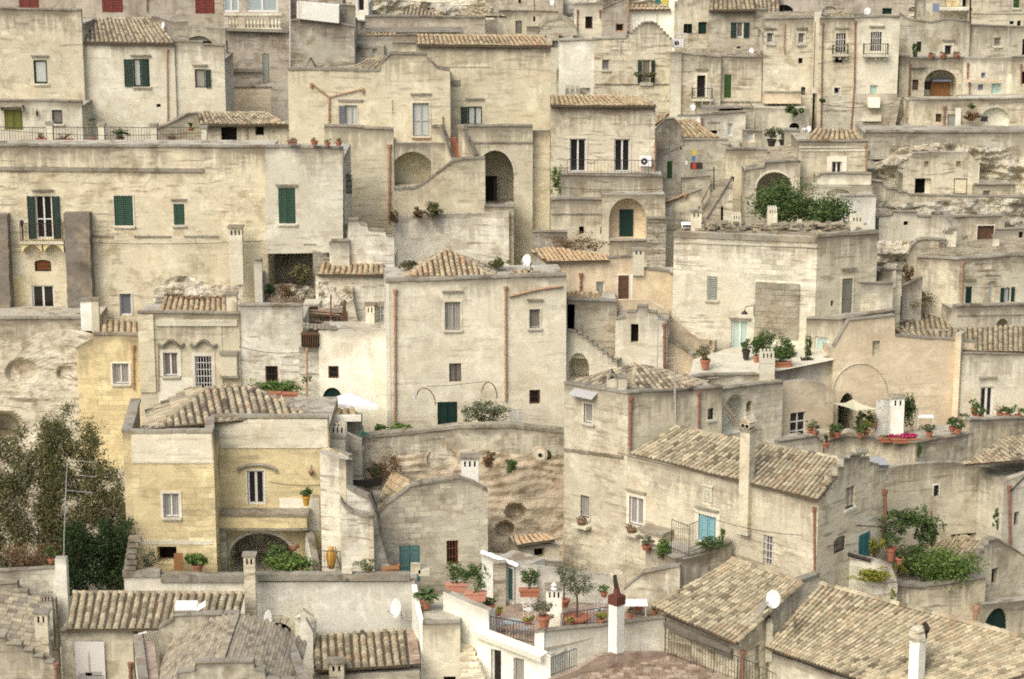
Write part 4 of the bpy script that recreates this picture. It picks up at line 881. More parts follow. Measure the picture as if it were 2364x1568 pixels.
# ================================================================= WHITE HOUSES, mid left
H = Hm('white_terrace_house', 'whitewashed house with arched green door behind the white parasol', 'house', 740, 940, 116)
f = wall(H, 'limewash', (552, 706, 116.6), (698, 706, 116.6), 905, d=4, op=[('B', 613, 845, 642, 884, {'p': 'hole', 'c': 'rust'})])
f2 = wall(H, 'limewash', (690, 800, 116.2), (738, 798, 116.2), 945, d=3, cop=False, rl=.1)
f = wall(H, 'white', (735, 762, 116), (892, 764, 116), 960, d=4, cop=False, rl=.4, op=[('B', 758, 845, 782, 874, {'p': 'hole', 'c': 'rust'}), ('D', 745, 895, 789, 932, {'arc': .7, 'c': 'green', 'dp': .25})])
mb = MB(); 
for i in range(9): a, b = P(697+i*9, 760+random.uniform(-4, 4), 115.9), P(704+i*9, 752, 115.9); mb.box(a, Vector((.18, 0, 0)), Vector((0, .3, 0)), Vector((0, 0, random.uniform(.12, .3))), 'coping')
mb.build('wall_rubble', H)
mb = MB(); u, z = f2.uv(697, 795); f2.bx(mb, u, u+.95, z-.05, z+.55, -.3, .35, 'hole'); 
for i in range(8): f2.bx(mb, u+.12*i, u+.12*i+.05, z+.0, z+.6, .35, .4, 'brownwood')
f2.bx(mb, u, u+.95, z+.6, z+.7, -.1, .42, 'brownwood'); mb.build('timber_loggia', H)
fp = Fr((700, 800, 115.7), (738, 800, 115.7)); pipe(H, fp, [(709, 803), (709, 930)], 'pipe', .07)
bush('hanging_plant', 'small green plant clinging to the left of the clay pipe column', 702, 876, 115.5, 6, 9, 120, .05, 'leaf', 'climbing plant', trunk=False); bush('hanging_plant', 'small green plant clinging to the right of the clay pipe column', 716, 874, 115.5, 6, 8, 120, .05, 'leaf', 'climbing plant', trunk=False)
bush('vine_hedge', 'leafy green vine hedge on the terrace above the hipped roof', 625, 894, 112.4, 72, 16, 2600, .07, 'leaf_bright', 'hedge', ry=.6)
pot('planter', 'long terracotta planter under the left part of the vine hedge', 629, 917, 111.7, .9, .28, 'none', .1, square=True, cat='planter'); pot('planter', 'terracotta planter under the right part of the vine hedge', 669, 919, 111.7, .8, .28, 'none', .1, square=True, cat='planter')
# parasol
c = P(805, 905, 112.8); t = thing('parasol', 'white square parasol on the terrace beside the tall white house', 'parasol', c-Vector((0, 0, 2.4))); mb = MB(); apex = P(806, 907, 112.8)
cor = [P(742, 930, 112.2), P(873, 938, 111.6), P(866, 928, 114.4), P(757, 921, 114.6)]
for i in range(4):
    a, b = cor[i], cor[(i+1) % 4]; m = (a+b)/2+Vector((0, 0, -.02)); mm = m.lerp(apex, .5)-Vector((0, 0, .04))
    for tri in ((a, m, a.lerp(apex, .5)), (m, b, b.lerp(apex, .5)), (a.lerp(apex, .5), m, mm), (m, b.lerp(apex, .5), mm), (a.lerp(apex, .5), mm, apex), (mm, b.lerp(apex, .5), apex)): mb.face(tri, 'canvas'); mb.face([q-Vector((0, 0, .01)) for q in tri][::-1], 'canvas')
    mb.face([a, b, b-Vector((0, 0, .2)), a-Vector((0, 0, .2))], 'canvas')
mb.build('parasol_canopy', t); mb = MB(); mb.tube([apex, apex-Vector((0, 0, 2.9))], .035, 'iron', 6); mb.build('parasol_pole', t)
# ================================================================= TOP CENTRE (far)
H = Hm('banded_house', 'tall grey brown house with a white painted band and grey pipe on its corner', 'house', 740, 160, 152)
f = wall(H, 'pinkgrey', (668, -30, 152), (790, -30, 152), 200, cop=False, d=3)
f = wall(H, 'grey', (670, 48, 150.5), (818, 62, 150.5), 200, cop=.1, d=2, top=[(670, 48), (690, 47), (783, 54), (818, 62)])
mb = MB(); q = [f.uv(*p) for p in ((686, 4), (783, 12), (783, 53), (686, 42))]; mb.face([f.w(a, b, .3) for a, b in q][::-1], 'pure'); 
for i in range(4): a, b = q[i], q[(i+1) % 4]; mb.face([f.w(a[0], a[1], .3), f.w(b[0], b[1], .3), f.w(b[0], b[1], -.6), f.w(a[0], a[1], -.6)], 'pure')
mb.build('painted_parapet', H)
wall(H, 'grey', (783, 10, 151.5), (820, 15, 151.5), 90, cop=.1, d=2)
pipe(H, Fr((668, 0, 150.2), (690, 0, 150.2)), [(670, -20), (670, 160)], 'whitepipe', .06, hopper=False)
H = Hm('white_window_house', 'small white fronted house with a dark window at the top centre', 'house', 830, 60, 160)
f = wall(H, 'white', (812, -20, 160), (850, -20, 160), 40, cop=False, op=[('G', 826, -8, 842, 26, {})])
f = wall(H, 'lcream', (815, 48, 156), (845, 50, 156), 100, cop=.1, op=[('K', 833, 52, 841, 74)])
H = Hm('broad_roof_house', 'low broad house with dark metal gutter roof and two tiled humps at the top', 'house', 960, 70, 158)
f = wall(H, 'pinkgrey', (842, 38, 158), (1120, 40, 158), 78, cop=.12, d=3, rl=.1)
mb = MB(); mb.hexa([P(842, 75, 155), P(1065, 75, 155), P(1060, 75, 158), P(842, 75, 158), P(845, 73, 155), P(1065, 73, 155), P(1060, 62, 158), P(845, 62, 158)], 'coping'); mb.build('metal_roof', H)
tiles(H, [(915, 36, 159), (1020, 37, 159), (955, 12, 163)], 'tile'); tiles(H, [(1050, 36, 159), (1170, 38, 160), (1085, 14, 163.5)], 'tile')
tiles(H, [(822, 84, 153), (915, 82, 153), (915, 76, 154.3), (838, 76, 154.3)], 'tile_warm')
f = wall(H, 'lcream', (815, 86, 152.6), (912, 87, 152.6), 190, cop=False, d=1, rl=.05); ledge(H, f, 820, 888, 103, 104, .2, .12)
f = wall(H, 'tan', (818, 105, 152), (886, 108, 152), 170, top=[(818, 122), (840, 108), (886, 106)], cop=False, d=1, op=[('L', 860, 112, 871, 126, {'c': 'grey' if 0 else 'greypaint'})])
rock('debris_bank', 800, 5, 1140, 45, 166, 0, 1.0, .6, 70, 10, 'rubble', .5, ztopfun=lambda u: 8-8*math.sin(u*5))

# ================================================================= GREAT DOUBLE HOUSE (centre left)
H = Hm('stepped_gable_house', 'large lichen stained house with stepped gable parapet and forked clay gutter', 'house', 850, 480, 136)
f = wall(H, 'lyellow', (664, 161, 136), (1040, 163, 136), 350, d=3.0, rl=.15, cop=.16, top=[(664, 162), (878, 165), (880, 148), (887, 140), (895, 132), (901, 125), (984, 126), (987, 138), (998, 147), (1010, 158), (1039, 163)],
    op=[('L', 797, 243, 825, 289, {'c': 'greypaint', 't': .05, 'sh': 'l', 'sw': .35, 'sc': 'plastic_grey', 'p': 'lacew'}), ('L', 953, 238, 991, 314, {'c': 'greypaint', 'h': .55, 't': .1, 'p': 'lacew', 'door': 1, 'bar': .45, 's': 1})])
pipe(H, f, [(719, 192), (760, 224), (760, 288)], 'pipe', .07); pipe(H, f, [(838, 205), (760, 224)], 'pipe', .06, 'drainpipe', True)
ledge(H, f, 780, 838, 229, 230, .14, .08); patch(H, f, 952, 315, 993, 322, 'redtile', .1, 'doorstep')
tiles(H, [(800, 160, 137), (878, 162, 137), (900, 128, 140), (850, 138, 140)], 'tile')
pipe(H, f, [(906, 230), (907, 262)], 'iron', .02, 'flag_bracket', False)
f2 = wall(H, 'lyellow', (750, 292, 134.3), (908, 298, 134.3), 530, d=2.2, rl=.7, top=[(748, 291), (838, 294), (840, 296), (908, 299)], cop=.14)
pipe(H, f2, [(899, 333), (899, 512)], 'pipe', .11)
pipe(H, Fr((664, 161, 136), (1040, 163, 136)), [(1022, 268), (1022, 290)], 'pipe', .06, hopper=False)
chimney(H, 716, 136, 160, 30, 139, 'tan', 'gable'); chimney(H, 740, 148, 160, 12, 139, 'pipe', 'plain')
H = Hm('tall_cream_house', 'tallest cream house in the centre with tiled eave above loggia arches', 'house', 1150, 480, 135.5)
f = wall(H, 'lyellow', (960, 103, 137.5), (1272, 106, 137.5), 600, d=5, rl=.02, cop=.12, op=[('L', 1080, 246, 1113, 289, {'c': 'green', 'h': .45, 't': 0, 'sh': 'l', 'sw': .4, 'sc': 'green', 'p': 'lacew'})])
tiles(H, [(963, 103, 137.2), (1275, 106, 137.2), (1256, 84, 139.8), (960, 80, 139.8)], 'tile_warm', ridge=[((960, 81, 139.8), (1256, 84, 139.8))])
wall(H, 'lyellow', (908, 82, 138.8), (962, 80, 138.8), 200, d=2, cop=.1); wall(H, 'lyellow', (905, 98, 138), (960, 98, 138), 200, d=1, cop=.1)
ledge(H, f, 1020, 1130, 152, 152, .06, .05, 'trim'); patch(H, f, 1043, 185, 1062, 199, 'coping', .04, 'wall_plaque')
# terrace block with arches
f3 = wall(H, 'lyellow', (1070, 291, 134.6), (1230, 291, 134.6), 610, d=2.8, rl=.9, cop=.12, ext=.1, op=[('A', 1100, 347, 1186, 478, {'arc': .42, 'dp': 3.4, 'm': 'tan', 'ring': .12})])
ledge(H, f3, 1088, 1230, 327, 327, .1, .08)
wall(H, 'lyellow', (1226, 300, 135.2), (1270, 300, 135.2), 600, d=2, rl=.2, cop=False, name='corner_pier')
f4 = wall(H, 'cream', (908, 330, 134.4), (1040, 330, 134.4), 440, d=2.6, rl=.2, cop=False, ext=.5, op=[('A', 910, 350, 995, 432, {'arc': .27, 'dp': 3.4, 'm': 'tan'})])
mb = MB(); u0, z0 = f4.uv(910, 460); u1, z1 = f4.uv(930, 352); f4.bx(mb, u0, u1, z0+.7, z1-.1, -2.1, -1.9, 'brownwood'); mb.build('loggia_door', H)
# stair between sloping parapets
mb = MB()
for i in range(12):
    a = P(1022+i*2.2, 300+i*6.2+20, 135.6-i*.16); mb.box(a, Vector((.85, 0, 0)), Vector((0, .5, 0)), Vector((0, 0, -.35)), 'redtile')
mb.build('stair_steps', H)
def slope_wall(H, mat, pts, Y0, Y1, zdrop, th=.3, name='stair_parapet', cap=True):
    mb = MB(); n = len(pts)
    Ys = [Y0+(Y1-Y0)*i/(n-1) for i in range(n)]; T = [P(x, y, Y) for (x, y), Y in zip(pts, Ys)]
    for a, b in zip(T, T[1:]):
        t = Vector((b.x-a.x, b.y-a.y, 0)); t.normalize(); nn = Vector((t.y, -t.x, 0)); nn = nn if nn.y <= 0 else -nn; o = -nn*th; dz = Vector((0, 0, -zdrop))
        mb.face([a+dz, b+dz, b, a], mat, td=[zdrop, zdrop, 0, 0]); mb.face([a+o+dz, b+o+dz, b+o, a+o], mat); mb.face([a, b, b+o, a+o], mat)
        if cap: mb.hexa([a+nn*.06, b+nn*.06, b+o-nn*.06, a+o-nn*.06, a+nn*.06+Vector((0, 0, .12)), b+nn*.06+Vector((0, 0, .12)), b+o-nn*.06+Vector((0, 0, .12)), a+o-nn*.06+Vector((0, 0, .12))], 'coping')
    for a in (T[0], T[-1]): mb.face([a+Vector((0, 0, -zdrop)), a+o+Vector((0, 0, -zdrop)), a+o, a], mat)
    return mb.build(name, H)
slope_wall(H, 'lyellow', [(997, 293), (1018, 294), (1045, 368), (1047, 385)], 134.9, 133.8, 2.6, .35)
slope_wall(H, 'lyellow', [(1058, 292), (1066, 300), (1095, 362)], 134.9, 133.9, 2.4, .35)
f5 = wall(H, 'lyellow', (908, 430, 132.6), (1122, 368, 132.6), 640, d=1.8, rl=.1, cop=.16, ext=2, top=[(908, 437), (955, 437), (975, 428), (1045, 374), (1072, 368), (1120, 368)])
f6 = wall(H, 'cream', (1118, 478, 132.2), (1186, 478, 132.2), 640, d=2.0, rl=.02, cop=.12)
f7 = wall(H, 'limewash', (905, 492, 131.8), (1180, 482, 131.8), 640, d=.6, rl=.02, cop=False, top=[(908, 500), (1000, 494), (1110, 492), (1175, 488)])
mb = MB(); u0, z0 = f3.uv(1120, 474); u1, z1 = f3.uv(1147, 418); f3.bx(mb, u0, u1, z0, z1, -1.9, -1.7, 'hole'); mb.build('loggia_opening', H)
mb = MB(); rail(mb, [P(1142, 472, 133.5), P(1172, 466, 132.7)], 1.5, .14); mb.build('gate', H)
t = thing('round_shrub', 'large round shrub growing from the ledge under the stair', 'shrub', P(1001, 498, 131.5)); mb = MB(); leaves(mb, P(1001, 484, 131.3), (.46, .4, .5), 1500, .06, 'leaf_dry'); mb.build('foliage', t)
t = thing('round_shrub', 'small reddish shrub left of the large round one on the ledge', 'shrub', P(965, 500, 131.5)); mb = MB(); leaves(mb, P(965, 493, 131.3), (.32, .25, .32), 900, .05, 'leaf_brown'); mb.build('foliage', t)
t = thing('round_shrub', 'dry brown shrub at the foot of the thick clay pipe', 'shrub', P(909, 512, 131.5)); mb = MB(); leaves(mb, P(910, 500, 131.3), (.34, .25, .4), 900, .05, 'leaf_brown'); mb.build('foliage', t)

# ================================================================= CENTRAL TALL WHITE HOUSE
H = Hm('central_white_house', 'tall pale plastered house in the middle with hipped tile roof and forked clay pipe', 'house', 1095, 985, 115)
f = wall(H, 'lcream', (890, 648, 114.5), (1308, 636, 115.3), 995, d=4.4, rl=.12, cop=.16, ext=1.5, top=[(891, 650), (1150, 641), (1308, 636)], op=[
    ('L', 1027, 697, 1063, 761, {'c': 'greypaint', 'h': .55, 't': .09, 's': 1, 'ft': .05}), ('L', 1222, 714, 1247, 757, {'c': 'greypaint', 'h': .5, 't': .07, 's': 1, 'ft': .05, 'one': 1, 'p': 'laced'}),
    ('L', 1037, 839, 1065, 882, {'c': 'brownwood', 'p': 'laced', 'ft': .04}), ('B', 1222, 900, 1247, 933, {'p': 'hole', 'c': 'rust'}), ('D', 1010, 928, 1056, 990, {'c': 'green', 'dp': .15})])
pipe(H, f, [(912, 668), (912, 985)], 'pipe', .085); pipe(H, f, [(1167, 660), (1168, 925)], 'pipe', .085); pipe(H, f, [(1298, 660), (1240, 668), (1175, 684)], 'pipe', .08, hopper=False)
tiles(H, [(940, 639, 115.3), (1143, 638, 115.9), (1029, 576, 118.6)], 'tile_warm', sx=.3, sy=.38, ridge=[((945, 638, 115.5), (1029, 578, 119)), ((1137, 637, 115.9), (1029, 578, 119))])
tiles(H, [(905, 640, 119.5), (945, 638, 115.6), (1029, 578, 119)], 'tile', sx=.33, sy=.42); tiles(H, [(1137, 637, 115.9), (1150, 620, 120), (1029, 578, 119)], 'tile')
tiles(H, [(1150, 636, 116), (1270, 633, 116), (1215, 622, 117.2)], 'tile_warm', sx=.33)
patch(H, f, 890, 655, 903, 990, 'white', .02, 'corner_strip')
for (x0, y0, x1, y1, xw) in ((962, 908, 1004, 930, 957), (1112, 896, 1146, 915, 1107)):
    mb = MB(); pts = []
    for i in range(13):
        a = math.pi*i/12; u, z = f.uv((x0+x1)/2-math.cos(a)*(x1-x0)/2, y0+(y1-y0)*i/12-math.sin(a)*30); pts.append(f.w(u, z, .45+.3*math.sin(a)))
    mb.tube(pts, .028, 'rust', 6); t = thing('arched_lamp_bracket', 'arched rusty lamp bracket '+('left' if x0 < 1000 else 'right')+' of the green double door', 'lamp bracket', pts[0]); mb.build('bracket_arm', t)
    mb = MB(); e = pts[0]; mb.lathe(e-Vector((.12, 0, .15)), [(.13, 0), (.11, .05), (.03, .2)], 'metal', 8); mb.build('lamp_head', t)
mb = MB(); mb.tube([P(985, 892, 113.9), P(1040, 890, 114.0), P(1128, 880, 114.3)], .012, 'iron', 4); t = thing('cable', 'thin black cable strung between the two arched lamp brackets', 'cable', P(985, 892, 113.9)); mb.build('cable_strand', t)
dish('large white satellite dish on the roof of the central white house', 1217, 601, 116.6, 20, 29)
mb = MB(); a = P(1242, 630, 116.5); mb.tube([a, a+Vector((0, 0, 2.0))], .02, 'metal', 5); mb.tube([a+Vector((-.3, 0, 1.9)), a+Vector((.3, 0, 1.9))], .012, 'metal', 4); mb.tube([a+Vector((-.2, 0, 1.6)), a+Vector((.2, 0, 1.6))], .012, 'metal', 4); t = thing('antenna', 'thin antenna mast beside the dish on the central roof', 'antenna', a); mb.build('mast', t)
t = thing('seagull', 'grey pigeon perched on the window lintel of the central house', 'bird', P(1243, 686, 115.0)) if False else None

# retaining wall and rock garden under it
H = Hm('retaining_wall', 'blackened retaining wall sloping along the foot of the central white house', 'wall', 1070, 1060, 111)
f = wall(H, 'tan', (832, 1012, 111), (1306, 995, 111.8), 1075, d=1.2, rl=.25, cop=.2, ext=1, top=[(832, 1012), (960, 1000), (1060, 988), (1180, 986), (1306, 1000)], copw=.6)
rock('rocky_garden', 795, 1040, 1320, 1330, 109.5, .4, .4, .3, 130, 70, 'rock', 1.6, holes=((1190, 1183, 22, .9), (1165, 1222, 20, .8), (1020, 1062, 30, .5)), ztopfun=lambda u: 1045+8*math.sin(u*9))
bush('oleander', 'big feathery oleander bush beside the green double door', 1120, 950, 113.2, 52, 32, 1800, .07, 'leaf_olive', 'bush', ry=.7, tw=26)
t = thing('trellis', 'grey metal trellis panel right of the oleander', 'trellis', P(1185, 975, 113)); mb = MB()
for i in range(8): mb.tube([P(1177+i*4, 975, 113), P(1177+i*4, 942+i, 113)], .012, 'bluegrey', 3)
for i in range(5): mb.tube([P(1176, 945+i*7, 113), P(1206, 947+i*7, 113)], .012, 'bluegrey', 3)
mb.build('trellis_bars', t)
pot('agave', 'pale green prickly pear left of the tall white house corner', 878, 1003, 112.6, .3, .1, 'bushy', .5, .7, leaf='leaf_bright', n=110, cat='plant', lsize=.1); pot('agave', 'bright leafy plant at the base of the left clay pipe', 930, 1000, 112.6, .3, .1, 'bushy', .45, 1.2, leaf='leaf_bright', n=220, cat='plant', lsize=.1)
for i, (x, y, rx, rz, m, lb) in enumerate(((900, 1078, 36, 30, 'leaf_brown', 'brown dead brush under the retaining wall behind the cottage roof'), (865, 1088, 18, 18, 'leaf_dry', 'dull green scrub at the left end of the retaining wall'), (1130, 1062, 18, 18, 'leaf_brown', 'tuft of brown grass above the slotted chimney'), (1182, 1076, 14, 15, 'leaf', 'dark green shrub on the rock right of the slotted chimney'), (1265, 1050, 10, 9, 'leaf', 'small green tuft near the carved rock niche'), (1108, 1165, 10, 12, 'leaf_brown', 'brown shrub on the corner of the cottage wall'), (1150, 610, 22, 12, 'leaf_dry', 'yellowed weeds right of the hipped roof on the central house'), (945, 612, 20, 10, 'leaf_dry', 'weeds left of the hipped roof on the central house'))):
    bush('scrub', lb, x, y, (109.5 if y > 900 else 118)-(2.5 if y > 1100 else 0), rx, rz, 900, .06, m, 'scrub', trunk=False, ry=.6)
t = thing('carved_niche', 'round carved stone niche in the rock face', 'stone carving', P(1245, 1065, 108.3)); mb = MB(); c = P(1247, 1050, 108.0)
for r, z, m in ((.38, 0, 'rock'), (.28, .05, 'tan'), (.1, .1, 'hole')):
    n = 20; V = [c+Vector((math.cos(2*math.pi*k/n)*r, -z, math.sin(2*math.pi*k/n)*r)) for k in range(n)]+[c+Vector((math.cos(2*math.pi*k/n)*r, .4, math.sin(2*math.pi*k/n)*r)) for k in range(n)]; mb.mesh(V, [tuple(range(n))]+[(k, k+n, (k+1) % n+n, (k+1) % n) for k in range(n)], m)
mb.build('niche_ring', t)
# chimneys and rubble between yellow tower and retaining wall
H = Hm('chimney_ruin', 'crumbling chimney stacks and tiled lean-to wedged beside the yellow house', 'ruin', 800, 1060, 108)
f = wall(H, 'rubble', (756, 985, 108.6), (835, 1010, 108.6), 1130, d=2, cop=False, top=[(756, 975), (772, 975), (800, 1000), (835, 1015)])
f = wall(H, 'grey', (800, 950, 110.5), (835, 955, 110.5), 1080, d=1, cop=False)
chimney(H, 782, 985, 1100, 38, 107.2, 'tan', 'crown'); chimney(H, 778, 1008, 1100, 40, 106.8, 'tan', 'plain')
tiles(H, [(768, 958, 109.5), (825, 960, 109.5), (818, 942, 111), (775, 944, 111)], 'tile_warm', sx=.33)
patch(H, Fr((768, 962, 109.4), (835, 962, 109.4)), 768, 958, 834, 972, 'white', .1, 'plaster_band')
slope_wall(H, 'cream', [(742, 1038), (800, 1060)], 105.8, 105.0, 4, .5); 
mb = MB(); ridgecap(mb, P(745, 1032, 105.7), P(802, 1060, 105.0), 'tile_warm', .2); mb.build('coping_tiles', H)
t = thing('green_tarp', 'folded green umbrella leaning over the rubble wall', 'umbrella', P(840, 1000, 109)); mb = MB(); mb.tube([P(828, 1008, 109), P(838, 995, 109), P(852, 1006, 109)], .06, 'plastic_green', 5); mb.build('tarp_folds', t)

# ================================================================= YELLOW TOWER HOUSE
H = Hm('yellow_tower_house', 'yellow house with pale parapet band, hipped roof and arched ground floor', 'house', 520, 1320, 104)
fa = wall(H, 'yellow', (302, 999, 103.2), (491, 997, 103.2), 1325, d=3.2, rl=.5, cop=.16, ext=1, op=[('L', 377, 1139, 414, 1194, {'t': .12, 'tm': 'wtrim', 's': 1, 'ft': .06}), ('K', 363, 1262, 408, 1300, {'dp': .8})])
patch(H, fa, 303, 1001, 490.5, 1066, 'lcream', .025, 'painted_band'); patch(H, fa, 303, 1247, 490, 1257, 'trim', .03, 'string_course'); ledge(H, fa, 302, 491, 1067, 1067, .05, .05, 'trim')
fb = wall(H, 'yellow', (491, 966, 105.5), (758, 965, 105.5), 1325, d=6, rl=.5, cop=.16, ext=1, op=[('G', 571, 1086, 611, 1165, {'t': .05, 'tm': 'wtrim', 'ft': .1, 'door': 1}), ('A', 530, 1230, 678, 1330, {'arc': .55, 'dp': 3.6, 'm': 'tan', 'ring': .16})])
patch(H, fb, 491, 968, 757, 1032, 'lcream', .025, 'painted_band'); ledge(H, fb, 491, 740, 1032, 1032, .05, .05, 'trim')
patch(H, fb, 645, 1150, 738, 1225, 'white', .012, 'plaster_patch')
# parapet return walls around the hipped roof
wall(H, 'yellow', (302, 999, 103.3), (322, 925, 108.5), 1100, d=.4, th=.4, cop=.16, rl=.5, name='side_wall', copw=.45)
wall(H, 'yellow', (490, 996, 103.4), (494, 966, 105.4), 1330, d=.4, th=.4, cop=.16, rl=.2, name='side_wall')
# hipped roof
apL, apR = (455, 897, 109.3), (560, 893, 109.3)
tiles(H, [(345, 985, 104.3), (470, 985, 104.3), apL], 'tile', sx=.33, sy=.42) if False else None
tiles(H, [(368, 987, 104.6), (702, 957, 106.1), (700, 949, 106.6), (585, 894, 109.6), (482, 896, 109.3)], 'tile', sx=.36, sy=.44, ridge=[((360, 988, 104.5), (478, 896, 109.4)), ((478, 896, 109.4), (585, 894, 109.6)), ((585, 894, 109.6), (690, 950, 106.6))], rise=.09)
tiles(H, [(338, 950, 109.0), (350, 990, 104.5), (478, 896, 109.4), (440, 899, 111)], 'tile', sx=.36, sy=.44)
mb = MB(); u, z = fb.uv(593, 1074); pts = [fb.w(u+math.cos(math.pi*i/10)*-.95, z-.28+math.sin(math.pi*i/10)*.34, .12) for i in range(11)]; mb.tube(pts, .09, 'coping', 6); mb.build('lintel_arch', H)
u0, z0 = fb.uv(512, 1178); u1, z1 = fb.uv(712, 1178); zb2 = fb.uv(600, 1206)[1]
mb = MB(); fb.bx(mb, u0, u1, zb2, z0-.02, 0, .9, 'yellow'); bo = mb.build('balcony', H); mb = MB(); fb.bx(mb, u0-.06, u1+.1, z0-.02, z0+.13, -.02, .97, 'coping'); fb.bx(mb, u0, u1, zb2-.12, zb2, 0, .95, 'coping'); mb.build('balcony_coping', bo)
pipe(H, Fr((491, 1050, 104.8), (510, 1050, 104.8)), [(499, 1100), (499, 1320)], 'pipe', .1); patch(H, Fr((491, 1050, 104.8), (510, 1050, 104.8)), 492, 1050, 506, 1100, 'brownwood', .0, 'flue')
mb = MB(); 
q = [fb.uv(500, 1205), fb.uv(528, 1325)]; fb.bx(mb, q[0][0], q[1][0], q[1][1], q[0][1], 0, .5, 'ashlar'); mb.build('arch_pier', H)
# side stair with white parapet
mb = MB()
for i in range(9): a = P(722, 1322-i*8.5, 104.3+i*.22); mb.box(a, Vector((1.0, 0, 0)), Vector((0, .3, 0)), Vector((0, 0, -.5)), 'tan'); mb.box(a+Vector((.02, -.01, -.17)), Vector((.96, 0, 0)), Vector((0, .02, 0)), Vector((0, 0, .13)), 'redtile')
mb.build('stair', H)
slope_wall(H, 'pure', [(704, 1230), (712, 1238), (727, 1318)], 105.2, 103.6, 1.4, .22)
u, z = fb.uv(719, 1085); t = thing('wall_lantern', 'clay hued lantern hanging on the yellow wall right of the french door', 'lantern', fb.w(u, z, .1)); mb = MB(); mb.lathe(fb.w(u, z-.25, .2), [(.06, 0), (.14, .2), (.15, .24), (.04, .34)], 'redpipe', 6); mb.tube([fb.w(u, z+.08, .2), fb.w(u, z+.25, .02)], .015, 'iron', 4); mb.build('lantern_body', t)
pot('potted_plant', 'mustard yellow pot with a round shrub at the balcony end of the yellow house', 707, 1167, 104.8, .4, .5, 'bushy', .45, .5, mat='urn', n=260)
t = thing('glazed_urn', 'tall glazed amber urn on the terrace beside the small stair', 'urn', P(765, 1312, 102.6)); mb = MB(); mb.lathe(P(765, 1312, 102.6), [(.14, 0), (.2, .25), (.27, .6), (.22, .85), (.12, .95), (.15, 1.05), (.13, 1.08)], 'urn', 16); mb.build('urn_body', t, smooth=True)
bush('leafy_shrub', 'broad bright green vine spreading under the arch of the yellow house', 668, 1298, 103.2, 62, 20, 2600, .085, 'leaf_bright', ry=.8)
bush('leafy_shrub', 'higher clump of green vine leaves in front of the arch', 640, 1280, 103.8, 34, 22, 1400, .08, 'leaf', ry=.6)
pot('potted_plant', 'broad leaved plant in a round red tub before the yellow tower', 457, 1322, 102.2, .6, .45, 'bushy', .55, 1.2, leaf='leaf_bright', mat='redtile', n=420, lsize=.1)
bush('shrub', 'loose shrub with yellow leaves at the left foot of the yellow tower', 340, 1288, 102.2, 24, 30, 600, .055, 'leaf_olive', tw=20)
t = thing('wooden_board', 'orange wooden board leaning by the dark hole in the tower', 'board', P(413, 1318, 102.4)); mb = MB(); mb.box(P(402, 1318, 102.5), Vector((.42, 0, 0)), Vector((0, .06, 0)), Vector((0, .1, .85)), 'orangewood'); mb.build('board', t)
t = thing('ladder', 'dark wooden ladder leaning inside the arch of the yellow house', 'ladder', P(618, 1320, 105)); mb = MB()
for dx in (0, 11): mb.tube([P(612+dx, 1320, 105), P(611+dx, 1236, 106.2)], .03, 'brownwood', 5)
for i in range(7): mb.tube([P(612, 1310-i*12, 105.1+i*.17), P(623, 1310-i*12, 105.1+i*.17)], .02, 'brownwood', 4)
mb.build('ladder_rails', t)
mb = MB(); rail(mb, [P(742, 1312, 102.4), P(786, 1314, 102.2)], .9, .16); mb.tube([P(786, 1314, 102.2), P(770, 1250, 103.6)], .02, 'iron', 4); t = thing('stair_railing', 'thin iron railing beside the amber urn', 'railing', P(760, 1312, 102.4)); mb.build('railing_bars', t)
t = thing('anchor_ornament', 'dark stone ornament on the right shoulder of the arch', 'ornament', P(680, 1258, 104.6)); mb = MB(); mb.tube([P(669, 1262, 104.6), P(676, 1270, 104.5), P(690, 1258, 104.6)], .1, 'rust', 6); mb.build('ornament_body', t)

# sloping flank wall
H = Hm('flank_wall', 'tall sloping plaster wall with grey coping descending right of the yellow house', 'wall', 830, 1330, 102)
f = wall(H, 'limewash', (738, 1040, 103.6), (800, 1070, 103.0), 1340, d=.6, rl=.1, cop=False, ext=.5, top=[(738, 1040), (800, 1062)])
wall(H, 'cream', (798, 1060, 102.9), (812, 1062, 103.4), 1340, d=.4, rl=.05, cop=False, name='wall_end')
f = wall(H, 'limewash', (790, 1160, 102.0), (862, 1190, 102.0), 1340, d=.5, rl=.05, cop=.2, ext=.5, top=[(786, 1155), (796, 1172), (815, 1186), (852, 1194)])
f = wall(H, 'limewash', (850, 1140, 102.6), (900, 1300, 102.2), 1340, d=.4, rl=.05, cop=.2, ext=.5, top=[(800, 1125), (822, 1138), (850, 1150), (868, 1190), (885, 1262), (896, 1300), (912, 1318)], fr=Fr((800, 1125, 102.9), (912, 1318, 102.5)))
f = wall(H, 'cream', (850, 1190, 101.8), (862, 1190, 101.8), 1330, d=.5, rl=.02, cop=.1, ext=.3)
t = thing('black_tarp', 'sagging black tarpaulin in the gap behind the sloping wall', 'tarpaulin', P(840, 1125, 106)); mb = MB(); mb.mesh([P(808, 1118, 105.2), P(850, 1128, 105), P(882, 1120, 105.2), P(884, 1098, 106), P(850, 1108, 106.2), P(812, 1108, 106)], [(0, 1, 4, 5), (1, 2, 3, 4)], 'hole'); mb.build('tarp_sheet', t)

